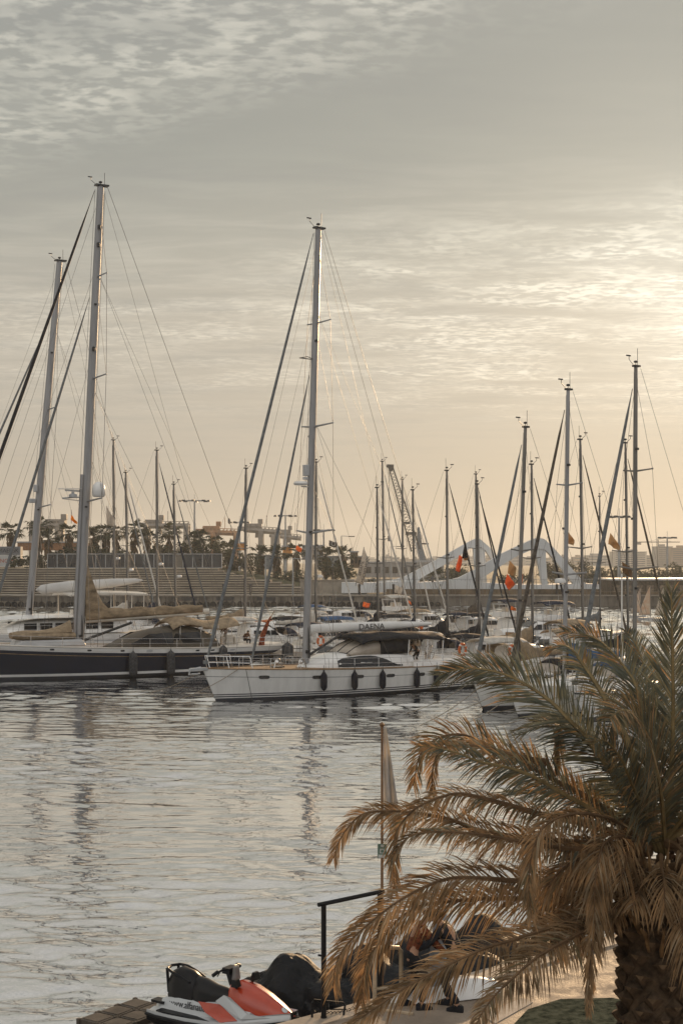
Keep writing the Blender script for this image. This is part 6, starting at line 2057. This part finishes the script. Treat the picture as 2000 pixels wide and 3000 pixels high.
# crew on the boats (standing on decks, so each is a thing)
def on_boat(M, x, y, z):
    return M @ Vector((x, y, z))
r_, M, hl, X = DA
person('person in black bending at the DAENA helm, left one', on_boat(M, X(1146), .6, 1.55), 2.6, bend=.9, hands=((.15, .55, .8), (-.15, .5, .8)), top=CANVB, pants=CANVB, group='people on the boats')
person('person in black stooping at the DAENA stern, right one', on_boat(M, X(1205), .5, 1.55), 2.3, bend=.8, hands=((.15, .5, .8), (-.15, .55, .9)), top=CANVB, pants=CANVB, group='people on the boats')
r_, M, hl, X = NV
BROWNJ = mat('brown_jacket', (.11, .055, .03), .85, var=.2, scale=6)
person('person in a brown jacket at the navy yacht cockpit', on_boat(M, X(674), -.8, 1.9), 1.2, bend=.15, top=BROWNJ, pants=CANVN, group='people on the boats')
person('person sitting low in dark clothes at the navy yacht stern', on_boat(M, X(728), -.6, 1.75), 3.9, bend=.5, sit=True, feet=((.13, .42), (-.13, .40)), hands=((.16, .35, .62), (-.16, .35, .62)), top=BROWNJ, pants=CANVB, group='people on the boats')
person('person in an orange jacket on a boat behind the DAENA boom end', Vector(((1234 - 1000) / F * 119, 119, 1.55)), .8, bend=.1, top=ORANGE, pants=CANVN, group='people on the boats')

# ================================================================== flags, lifebuoys, dinghies, lines
def flag(label, pts, Y, m_, wave=.12, n=10, txt=None, m2=None, group=None, staff=None):
    """cloth between four corners: hoist top, fly top, fly bottom, hoist bottom (photo pixels at distance Y)"""
    q = [P(u, v, Y) for u, v in pts]
    base = q[0]
    def g(a, c):
        p = (q[0].lerp(q[1], a)).lerp(q[3].lerp(q[2], a), c)
        return p - base + Vector((.15 * wave * math.sin(c * 7 + a * 5), wave * math.sin(a * 8 + c * 3.4) * (.3 + a), .2 * wave * math.sin(a * 9)))
    mb = MB(); mb.grid(g, n, n)
    o = mb.build('flag', m_, None, smooth=True, loc=base, solid=.01)
    tag(o, label, 'flag', group)
    return o, base, q
FO = mat('orange_flag_cloth', (.74, .28, .08), .8, var=.12, scale=2, trans=.6)
FT = mat('tan_flag_cloth', (.52, .36, .19), .8, var=.15, scale=1.5, trans=.5)
FW = mat('white_flag_cloth', (.60, .56, .50), .8, var=.1, scale=1.5, trans=.35)
FK = mat('black_flag_cloth', (.02, .018, .018), .8, var=.2, trans=.1)
FB = mat('brown_flag_cloth', (.20, .11, .05), .8, var=.2, scale=2, trans=.3)
FR = mat('red_orange_flag_cloth', (.72, .21, .07), .8, var=.12, scale=2, trans=.55)
flag('small yellow orange flag above the palms left of the navy mast', [(209, 1508), (227, 1530), (227, 1537), (208, 1524)], 118, mat('amber_flag_cloth', (.75, .36, .05), .8, trans=.6))
flag('tall white pennant left of the dark sailboat masts', [(311, 1481), (336, 1520), (338, 1543), (314, 1540)], 120, FW)
flag('small orange flag above the clipped hedge', [(868, 1597), (885, 1607), (882, 1619), (866, 1612)], 165, FO)
o, b_, q_ = flag('grey flag with a white ring right of the DAENA mast', [(963, 1583), (988, 1590), (987, 1606), (964, 1600)], 128, mat('grey_flag_cloth', (.17, .15, .13), .8, trans=.2))
mb = MB(); mb.tube([(math.cos(a * .5236) * .17, 0, math.sin(a * .5236) * .17) for a in range(13)], .035, 5)
mb.build('ring_emblem', FW, o, loc=(.42, -.16, -.32))
flag('black triangular flag above the red one, on the dark forestay', [(1362, 1583), (1371, 1632), (1366, 1636), (1352, 1636)], 105, FK, wave=.06)
flag('tan flag corner under the black triangular flag', [(1357, 1630), (1372, 1630), (1368, 1642), (1358, 1642)], 105.2, FT, wave=.05)
flag('hanging red orange flag left of the black triangular one', [(1344, 1626), (1355, 1632), (1346, 1677), (1333, 1672)], 104.8, FR, wave=.09)
flag('brown and tan flag high left of the near sailboat mast', [(1491, 1642), (1513, 1664), (1507, 1690), (1486, 1680)], 79.5, FT, wave=.06)
flag('bright red orange flag below the brown one, left of the near mast', [(1484, 1681), (1510, 1712), (1490, 1730), (1478, 1712)], 79.3, FR, wave=.06)
flag('tan orange flag right behind the near sailboat mast', [(1519, 1680), (1531, 1682), (1528, 1714), (1516, 1728)], 82.5, FO, wave=.05)
flag('small orange flag at the foot of the near sailboat mast', [(1496, 1775), (1512, 1783), (1509, 1790), (1495, 1787)], 79.4, FO, wave=.04)
flag('tan flag just right of the thick white mast', [(1661, 1557), (1683, 1583), (1678, 1599), (1650, 1585)], 79.5, FT, wave=.07)
flag('tan flag with dark folds between the right hand masts', [(1786, 1561), (1817, 1602), (1811, 1614), (1780, 1594)], 95, FT, wave=.1)
flag('brown flag on the white staff left of the rightmost mast', [(1820, 1646), (1851, 1665), (1849, 1692), (1824, 1680)], 92, FB, wave=.1)
flag('white flag with a faint emblem beside the far dark boom covers', [(1157, 1714), (1178, 1722), (1176, 1741), (1155, 1737)], 145, FW, wave=.1)
flag('small orange flag low on a forestay left of the bridge', [(1195, 1758), (1203, 1764), (1204, 1772), (1198, 1768)], 145, FO, wave=.05)
flag('orange cloth draped over a boat behind the DAENA boom', [(1064, 1763), (1084, 1768), (1080, 1781), (1062, 1778)], 140, FO, wave=.1)
o = thing('ensign', 'furled red and yellow ensign hanging at the navy yacht stern', 'flag', P(793, 1806, 108.2))
MB().tube([(0, 0, 0), (-.35, .02, -.75), (-.62, 0, -1.5), (-.72, .03, -2.2), (-.66, 0, -2.7)], [.05, .16, .20, .24, .08], 7, flat=.5).build('cloth', mat('ensign_cloth', (.30, .075, .03), .8, var=.3, scale=6, trans=.25), o, smooth=True)
# white banner with lettering
q0 = [P(1066, 1606, 118), P(1079, 1640, 118), P(1063, 1714, 118), P(1041, 1706, 118)]
ban = thing('banner', 'tall white banner lettered BESAME MUCHO hanging from a stay', 'flag', q0[0])
mb = MB(); mb.grid(lambda a, c: (q0[0].lerp(q0[1], a)).lerp(q0[3].lerp(q0[2], a), c) - q0[0] + Vector((0, .08 * math.sin(c * 5 + a * 3), 0)), 6, 14)
mb.build('cloth', FW, ban, smooth=True, solid=.01)
axb = (q0[0].lerp(q0[1], .5) - q0[3].lerp(q0[2], .5)).normalized()
mid = q0[0].lerp(q0[2], .52) - q0[0] + Vector((0, -.12, 0))
sdv = Vector((axb.z, 0, -axb.x))
text('lettering', 'BESAME', .36, STRIPE, ban, frame_of(mid - sdv * .17 - axb * .12, axb, -sdv), depth=.003)
text('lettering', 'MUCHO HOOK', .36, STRIPE, ban, frame_of(mid + sdv * .20 - axb * .10, axb, -sdv), squash=.9, depth=.003)
sp_ = MB(); sp_.tube([(0, .1, .1), tuple(q0[3] - q0[0] + Vector((0, .1, -.3)))], .025, 5); sp_.build('staff', DARKM, ban)
tag(MB().tube([(0, 0, 0), (0, 0, 5.9)], .05, 6).build('flag_staff', GEL, None, loc=(P(1820, 1840, 92).x, 92, 1.6)), 'plain white flag staff left of the rightmost mast', 'flagpole')

def ring_buoy(label, u, v, Y, r_=.36, rz=.6):
    root = thing('lifebuoy', label, 'lifebuoy', P(u, v, Y), rz, 'orange lifebuoys on stern rails')
    mb = MB(); mb.tube([(r_ * .75 * math.cos(a * math.pi / 10), 0, r_ * math.sin(a * math.pi / 10)) for a in range(21)], .10, 8)
    mb.build('ring', ORANGE, root, smooth=True)
    for a in range(4):
        b_ = a * math.pi / 2 + .78
        MB().tube([(r_ * .75 * math.cos(b_ + t_), 0, r_ * math.sin(b_ + t_)) for t_ in (-.14, 0, .14)], .106, 8).build('band', GELW, root)
ring_buoy('orange lifebuoy right of the DAENA mast foot', 939, 1878, 112, .36)
ring_buoy('orange lifebuoy right of the DAENA stern', 1354, 1903, 101, .40)
ring_buoy('orange lifebuoy behind the near sailboat mast', 1500, 1908, 92, .36)
ring_buoy('orange lifebuoy behind the DAENA bimini', 1137, 1887, 110, .34)

def dinghy(label, u, v_t, v_b, Y, m_, rz):
    root = thing('sailing_dinghy', label, 'sailboat', P(u, v_b, Y), rz, 'small dinghies under sail')
    root.location.z = 0
    h_ = P(u, v_t, Y).z
    MB().loft([[Vector((x, hw * c, z)) for c, z in ((1, zt), (.7, .02), (-.7, .02), (-1, zt))] for x, hw, zt in ((-1.2, .55, .38), (0, .65, .36), (.8, .45, .42), (1.35, .04, .5))]).build('hull', GEL, root, smooth=50)
    MB().tube([(.45, 0, .3), (.42, 0, h_)], .05, 6).build('mast', ALUD, root)
    mb = MB(); mb.grid(lambda a, c: Vector((.40 - a * 1.65 * (1 - c) ** .8, .16 * math.sin(a * 3.1) * (1 - c), .75 + (h_ - .8) * c)), 8, 14)
    mb.build('sail', m_, root, smooth=True, solid=.01)
    MB().tube([(.4, 0, .75), (-1.3, 0, .72)], .04, 5).build('boom', ALUD, root)
SP_ = mat('printed_sailcloth', (.62, .57, .49), .8, var=.06, scale=1.6, trans=.3, c2=(.58, .40, .26))
dinghy('small dinghy with a white printed sail right of the rightmost mast', 1895, 1717, 1815, 198, SP_, -.5)
dinghy('small dinghy half hidden by the rightmost tall mast', 1868, 1722, 1812, 206, SP_, .4)
dinghy('small dinghy with white sail just left of the tall frond tip', 1936, 1720, 1812, 196, FW, -.9)

def line(label, a, b, sag=.2, r_=.022, group='mooring lines'):
    a, b = Vector(a), Vector(b)
    pts = [a.lerp(b, k / 10) + Vector((0, 0, -sag * 4 * (k / 10) * (1 - k / 10))) for k in range(11)]
    base = pts[-1]
    return tag(MB().tube([p - base for p in pts], r_, 5).build('mooring_line', ROPE, None, loc=base), label, 'rope', group)
r_, M, hl, X = DA
line('mooring line from the DAENA anchor roller running left into the water', M @ Vector((hl.L / 2 + .2, .1, 1.8)), Wz(372, 2040), .3)
line('mooring line from the DAENA foredeck cleat running left into the water', M @ Vector((hl.L / 2 - 1.9, hl.b(.1), hl.sheer(.1))), Wz(478, 2062), .25)
for (root, M, hl), lab, uu in ((B14, 'pale mooring line from the bow of the dark banded sailboat', 1190), (B16, 'pale mooring line from the bow of the plain white sailboat', 1310), (B20, 'mooring line from the bow behind the palm fronds', 1420)):
    line(lab + ', upper', M @ Vector((hl.L / 2 - .1, .1, hl.fb)), Wz(uu, 2090), .2, .02)
    line(lab + ', lower', M @ Vector((hl.L / 2 - .5, .4, hl.fb - .2)), Wz(uu + 40, 2125), .2, .02)

# ================================================================== the near palm
PY = 14.7
LG = mat('frond_grey_green', (.125, .132, .100), .65, var=.25, scale=2.5, trans=.36, spec=.2)
LO = mat('frond_olive', (.175, .150, .085), .7, var=.25, scale=2.5, trans=.38, spec=.2)
LB = mat('frond_dry_orange', (.36, .225, .115), .85, var=.25, scale=3, trans=.42, spec=.1)
LD = mat('frond_dry_brown', (.25, .165, .09), .85, var=.3, scale=3, trans=.32, spec=.1)
LS = mat('frond_dry_straw', (.33, .25, .16), .8, var=.2, scale=3, trans=.35, spec=.1)
RAC = mat('frond_midrib', (.20, .145, .065), .55, var=.2, scale=4)
RACD = mat('dry_midrib', (.14, .085, .045), .7, var=.2, scale=4)
crown = P(1925, 2490, PY)
palm = thing('date_palm', 'big date palm with green upper and dry orange lower fronds', 'palm tree', (crown.x, PY, QZ))
base = Vector((crown.x, PY, QZ))
prng = random.Random(5)
def cat(pts, n):
    """Catmull-Rom through pts, n samples"""
    p = [pts[0] * 2 - pts[1]] + pts + [pts[-1] * 2 - pts[-2]]
    out = []
    m_ = len(pts) - 1
    for i in range(n + 1):
        t = i / n * m_; k = min(int(t), m_ - 1); f = t - k
        a, b, c, d = p[k], p[k + 1], p[k + 2], p[k + 3]
        out.append(.5 * ((2 * b) + (c - a) * f + (2 * a - 5 * b + 4 * c - d) * f * f + (3 * b - a - 3 * c + d) * f ** 3))
    return out
def frond(px, dep, face=.5, ll=.42, mats=(LG, LO), wts=(.7, .3), droop=.35, bare=.14, ang=52, sp=.026, rw=.022, name='frond', pts=None, vee=.3, asym=0.0, twist=0.0, tipdry=None, ragged=.15):
    """px: photo points from crown to tip; dep: list of depth offsets interpolated along it"""
    if pts is None:
        pts = []
        for i, (u, v) in enumerate(px):
            f = i / (len(px) - 1) * (len(dep) - 1); k = min(int(f), len(dep) - 2) if len(dep) > 1 else 0
            dy = dep[k] + (dep[min(k + 1, len(dep) - 1)] - dep[k]) * (f - k)
            pts.append(P(u, v, PY + dy) - base)
    c = cat(pts, 90)
    seg = [0]
    for a, b in zip(c[:-1], c[1:]): seg.append(seg[-1] + (b - a).length)
    tot = seg[-1]
    def at(s):
        s = max(0, min(tot, s))
        lo = 0
        while lo < 89 and seg[lo + 1] < s: lo += 1
        f = (s - seg[lo]) / max(1e-6, seg[lo + 1] - seg[lo])
        return c[lo].lerp(c[lo + 1], f), (c[lo + 1] - c[lo]).normalized()
    mb = MB()
    mb.cur = len(mats)
    mb.tube(c[::3], [rw * (1.9 - 1.75 * (i / 30) ** .6) + .002 for i in range(len(c[::3]))], 6, flat=.7)
    s = tot * bare
    k = 0
    while s < tot:
        f = s / tot
        p, T = at(s)
        up = Vector((0, 0, 1)); cam_ = Vector((0, -1, 0))
        N = (up * (1 - face) + cam_ * face)
        N = N - T * N.dot(T)
        if N.length < .05: N = Vector((1, 0, 0)) - T * T.x
        N.normalize()
        S = T.cross(N)
        if twist:
            S = (Matrix.Rotation(twist * f, 3, T) @ S); N = S.cross(T)
        for side in (1, -1):
            if prng.random() < ragged * .5: continue
            g = (f - bare) / (1 - bare)
            l = ll * 1.18 * (.45 + .55 * min(1, g * 4)) * (1 - .72 * max(0, g - .55) / .45) * prng.uniform(.78, 1.12)
            l *= 1 + asym * side
            al = R(ang * (1 - .45 * g) + prng.uniform(-9, 9))
            d = T * math.cos(al) + S * side * math.sin(al) + N * (vee + prng.uniform(-.16, .16))
            d.normalize()
            w_ = .0100 * prng.uniform(.75, 1.2) * (1 - .35 * g)
            wd = d.cross(N * .8 + Vector((prng.uniform(-.5, .5), prng.uniform(-.5, .5), prng.uniform(-.5, .5))))
            if wd.length < .1: wd = d.orthogonal()
            wd.normalize()
            gd = Vector((0, 0, -1)) * droop * .78 * l * prng.uniform(.6, 1.3)
            p1 = p + d * l * .35 + gd * .10; p2 = p + d * l * .7 + gd * .45; p3 = p + d * l + gd
            r_ = prng.random(); mi = 0; acc = 0
            for q, w__ in enumerate(wts):
                acc += w__
                if r_ <= acc: mi = q; break
            if tipdry is not None and g > .8 and prng.random() < .5: mi = tipdry
            mb.cur = mi
            mb.add([p - wd * w_ * .45, p + wd * w_ * .45, p1 + wd * w_, p1 - wd * w_, p2 + wd * w_ * .75, p2 - wd * w_ * .75, p3], [(0, 1, 2, 3), (3, 2, 4, 5), (5, 4, 6)])
        s += sp * .60 * prng.uniform(.8, 1.2) * (1.25 - .35 * f)
        k += 1
    return mb.build(name, list(mats) + [RAC if mats[0] in (LG, LO) else RACD], palm)
C0 = (1925, 2480)
GR = dict(mats=(LG, LO, LB), wts=(.74, .20, .06))
GO = dict(mats=(LG, LO, LB), wts=(.45, .35, .20))
BR = dict(mats=(LB, LD, LO, LS), wts=(.42, .40, .08, .10))
MX = dict(mats=(LB, LO, LG, LD), wts=(.40, .22, .16, .22))
DB = dict(mats=(LD, LB, LS), wts=(.58, .26, .16))
# tall frond at the right edge
frond([(1940, 2470), (1962, 2300), (1970, 2108), (1968, 1904), (1966, 1800), (1965, 1735)], [0, -.3, -.2], face=.92, ll=.50, droop=.06, vee=.12, ang=46, bare=.10, sp=.021, **GR)
frond([(1945, 2470), (2000, 2280), (2040, 2080), (2060, 1920), (2075, 1800)], [0, .6, .9], face=.85, ll=.5, droop=.1, ang=48, **GR)
# upper left arching ones
frond([(1920, 2450), (1898, 2200), (1868, 2030), (1835, 1965), (1776, 1895), (1725, 1862), (1650, 1850)], [0, .7, 1.2], face=.62, ll=.44, droop=.25, tipdry=2, **GR)
frond([(1922, 2440), (1900, 2200), (1895, 2050), (1886, 1960), (1862, 1890), (1835, 1850)], [0, 1.2, 1.9], face=.6, ll=.42, droop=.15, **GR)
frond([(1915, 2460), (1850, 2210), (1792, 2088), (1755, 2020), (1712, 1955), (1675, 1905), (1640, 1890), (1603, 1906)], [0, .5, 1.0], face=.62, ll=.30, droop=.42, bare=.42, rw=.03, tipdry=2, **GR)
# the long one sweeping left
frond([(1910, 2462), (1837, 2337), (1735, 2185), (1659, 2103), (1608, 2052), (1531, 2001), (1465, 1972), (1390, 1958), (1330, 1964), (1287, 1978)], [0, -.2, .1, .3], face=.72, ll=.52, droop=.22, vee=.2, ang=50, bare=.10, sp=.020, **GR)
# big brown-green one rising towards the viewer and nodding left
frond([(1948, 2500), (1936, 2337), (1914, 2225), (1883, 2133), (1850, 2088), (1815, 2082), (1786, 2105)], [0, -1.2, -2.0], face=.55, ll=.62, droop=.32, vee=.1, ang=62, sp=.017, mats=(LO, LD, LG, LB), wts=(.50, .22, .18, .10), bare=.06)
frond([(1940, 2500), (1895, 2400), (1850, 2300), (1815, 2220), (1770, 2170), (1735, 2180)], [0, -.8, -1.2], face=.55, ll=.5, droop=.35, vee=.15, ang=58, sp=.02, **GO)
# middle left pair with orange tips
frond([(1905, 2455), (1800, 2410), (1710, 2360), (1633, 2318), (1557, 2274), (1480, 2248), (1404, 2232), (1343, 2208), (1276, 2190), (1222, 2187)], [0, -.2, -.3, -.4], face=.55, ll=.42, droop=.45, tipdry=2, **GO)
frond([(1908, 2440), (1800, 2385), (1700, 2325), (1623, 2286), (1531, 2235), (1445, 2196), (1378, 2160), (1322, 2152), (1266, 2172), (1228, 2215), (1210, 2302)], [0, .3, .5, .4], face=.55, ll=.40, droop=.4, **MX)
frond([(1600, 2235), (1500, 2215), (1420, 2190), (1345, 2185), (1290, 2200), (1268, 2250), (1264, 2330)], [0, .1], face=.5, ll=.22, droop=.6, bare=.0, **BR)
# left brown ones
frond([(1905, 2470), (1700, 2410), (1580, 2385), (1500, 2362), (1397, 2335), (1340, 2326), (1283, 2338), (1225, 2364), (1183, 2402), (1158, 2445), (1152, 2510), (1154, 2610)], [0, -.3, -.6, -.6], face=.4, ll=.29, droop=.75, **BR)
frond([(1905, 2480), (1700, 2470), (1560, 2455), (1460, 2445), (1397, 2432), (1321, 2402), (1244, 2386), (1187, 2379), (1118, 2377), (1061, 2386), (1022, 2421), (992, 2467), (978, 2513)], [0, .3, .3, .2], face=.5, ll=.36, droop=.6, **DB)
frond([(1905, 2490), (1700, 2490), (1580, 2478), (1500, 2463), (1428, 2450), (1359, 2441), (1283, 2438), (1225, 2442), (1182, 2464), (1142, 2524)], [0, -.6, -.9, -.9], face=.45, ll=.26, droop=.7, mats=(LD, LS, LG, LB), wts=(.45, .25, .15, .15))
# lower long ones
frond([(1905, 2540), (1760, 2570), (1620, 2582), (1500, 2580), (1436, 2575), (1340, 2572), (1283, 2583), (1218, 2611), (1149, 2653), (1072, 2714), (1015, 2768), (984, 2825), (976, 2890)], [0, -.5, -.8, -.8], face=.45, ll=.42, droop=.55, sp=.02, **DB)
frond([(1905, 2560), (1760, 2610), (1600, 2632), (1500, 2632), (1397, 2634), (1283, 2645), (1225, 2656), (1160, 2699), (1114, 2760), (1072, 2820), (1057, 2940)], [0, .4, .4, .3], face=.45, ll=.38, droop=.65, sp=.022, **BR)
frond([(1910, 2600), (1780, 2660), (1640, 2710), (1500, 2756), (1436, 2775), (1359, 2806), (1264, 2852), (1168, 2906), (1091, 2959), (1034, 3000), (990, 3030)], [0, -1.0, -1.4, -1.5], face=.4, ll=.38, droop=.6, sp=.021, **DB)
frond([(1915, 2620), (1790, 2690), (1680, 2745), (1580, 2800), (1500, 2867), (1450, 2915), (1415, 2962), (1390, 3010)], [0, -1.4, -2.0], face=.4, ll=.38, droop=.6, sp=.021, mats=(LD, LS, LB, LO), wts=(.5, .22, .18, .1))
frond([(1910, 2640), (1800, 2660), (1745, 2720), (1730, 2800), (1724, 2890), (1722, 2965)], [0, -1.0, -1.3], face=.6, ll=.24, droop=.5, ang=30, **DB)
frond([(1905, 2480), (1800, 2410), (1720, 2388), (1650, 2392), (1590, 2425), (1558, 2500), (1548, 2590), (1556, 2690)], [0, -1.2, -1.6], face=.45, ll=.32, droop=.75, ang=36, **BR)
frond([(1905, 2500), (1830, 2455), (1770, 2470), (1745, 2560), (1740, 2640), (1742, 2720)], [0, -1.0, -1.2], face=.5, ll=.36, droop=.7, ang=36, mats=(LB, LS, LD), wts=(.5, .2, .3))
frond([(1905, 2500), (1780, 2500), (1690, 2520), (1620, 2575), (1590, 2650), (1575, 2730)], [0, -.3, -.4], face=.45, ll=.34, droop=.7, ang=38, **BR)
frond([(1660, 2090), (1640, 2120), (1634, 2180), (1630, 2260)], [0.5, .5], face=.6, ll=.18, droop=.5, bare=0, ang=25, **BR)
# the far and right side of the crown, out of the frame or behind
for i in range(19):
    a = R(-75 + i * 19 + prng.uniform(-6, 6))
    el = R(prng.choice((10, 30, 48, 64)))
    d = Vector((math.cos(a) * math.cos(el), math.sin(a) * math.cos(el) * .9, math.sin(el)))
    if d.x < -.45 and d.y < .3: continue
    if d.y < -.1 and d.x < .3: continue
    p0 = crown - base
    pp = [p0 + d * (3.3 * k / 7) + Vector((0, 0, -1.1 * (k / 7) ** 2.2 * 1.6)) for k in range(8)]
    dry = el < R(20)
    frond(None, None, pts=pp, face=.15, ll=.44, droop=.4, sp=.034, **(BR if dry else GR))
# short dead stubs in the heart of the crown
for i in range(26):
    a = R(i * 137.5); d = Vector((math.cos(a), math.sin(a) * .9, prng.uniform(-.1, .9))).normalized()
    p0 = crown - base + Vector((math.cos(a) * .22, math.sin(a) * .22, -.35 + .02 * i))
    pp = [p0 + d * (k * prng.uniform(.16, .24)) + Vector((0, 0, -.05 * k * k)) for k in range(5)]
    frond(None, None, pts=pp, face=.3, ll=.30, droop=.8, sp=.03, bare=.25, rw=.03, **DB)
for i in range(9):
    a = R(-150 + i * 37 + prng.uniform(-8, 8)); d = Vector((math.cos(a), math.sin(a), 0))
    if d.y < .2 and d.x < .75: continue
    p0 = crown - base + d * .25 + Vector((0, 0, -.30))
    ln_ = prng.uniform(.6, 1.0) if d.x < .4 else prng.uniform(1.2, 1.8)
    pp = [p0, p0 + d * .45 + Vector((0, 0, .12)), p0 + d * .75 + Vector((0, 0, -.2)), p0 + d * .85 + Vector((0, 0, -.2 - ln_ * .45)), p0 + d * .82 + Vector((0, 0, -.2 - ln_ * .9))]
    frond(None, None, pts=pp, face=.3, ll=.34, droop=.7, sp=.024, bare=.2, rw=.026, ang=34, mats=(LD, LS, LB), wts=(.5, .3, .2))
# trunk with spiralling cut leaf bases
BOOT = mat('palm_boot', (.085, .058, .036), .9, var=.35, scale=6, bump=.02, bscale=18)
mb = MB()
H = crown.z - QZ - .15
mb.tube([(0, 0, -.1), (0, 0, .3), (0, 0, H * .5), (0, 0, H - .4), (0, 0, H)], [.46, .36, .335, .36, .30], 18)
i = 0
z = .12
while z < H:
    a = i * 2.39996 + prng.uniform(-.10, .10)
    rr = .35 if z > .5 else .40
    c = Vector((math.cos(a) * rr, math.sin(a) * rr, z))
    o_ = Vector((math.cos(a), math.sin(a), 0)); s_ = Vector((-math.sin(a), math.cos(a), 0))
    wv, hh, dp = .105, .125, .10 * prng.uniform(.7, 1.3)
    mb.add([c - s_ * wv, c + Vector((0, 0, -hh)), c + s_ * wv, c + Vector((0, 0, hh * .8)) , c + o_ * dp + s_ * wv * .45 + Vector((0, 0, .03)), c + o_ * dp - s_ * wv * .45 + Vector((0, 0, .03)), c + o_ * dp * .8 + Vector((0, 0, -.03))],
           [(0, 1, 6, 5), (1, 2, 4, 6), (2, 3, 4), (3, 0, 5), (3, 5, 4)])
    mb.cur = 1
    mb.add([c + o_ * (dp + .004) + s_ * wv * .45 + Vector((0, 0, .03)), c + o_ * (dp + .004) - s_ * wv * .45 + Vector((0, 0, .03)), c + o_ * dp * .8 + o_ * .004 + Vector((0, 0, -.03))], [(0, 1, 2)])
    mb.cur = 0
    z += .0165; i += 1
mb.build('trunk', [BOOT, mat('pale_leaf_scar', (.15, .105, .065), .85, var=.25, scale=9)], palm)
mb = MB()
for i in range(60):
    a = prng.uniform(0, 6.283); z = H - prng.uniform(0, .9)
    c = Vector((math.cos(a) * .34, math.sin(a) * .34, z)); o_ = Vector((math.cos(a), math.sin(a), 0))
    mb.tube([c, c + o_ * .16 + Vector((0, 0, .18)), c + o_ * prng.uniform(.25, .45) + Vector((0, 0, prng.uniform(.2, .5)))], [.05, .035, .015], 5, flat=.5)
mb.build('leaf_bases', mat('cut_leaf_base', (.20, .125, .06), .85, var=.3, scale=5), palm)
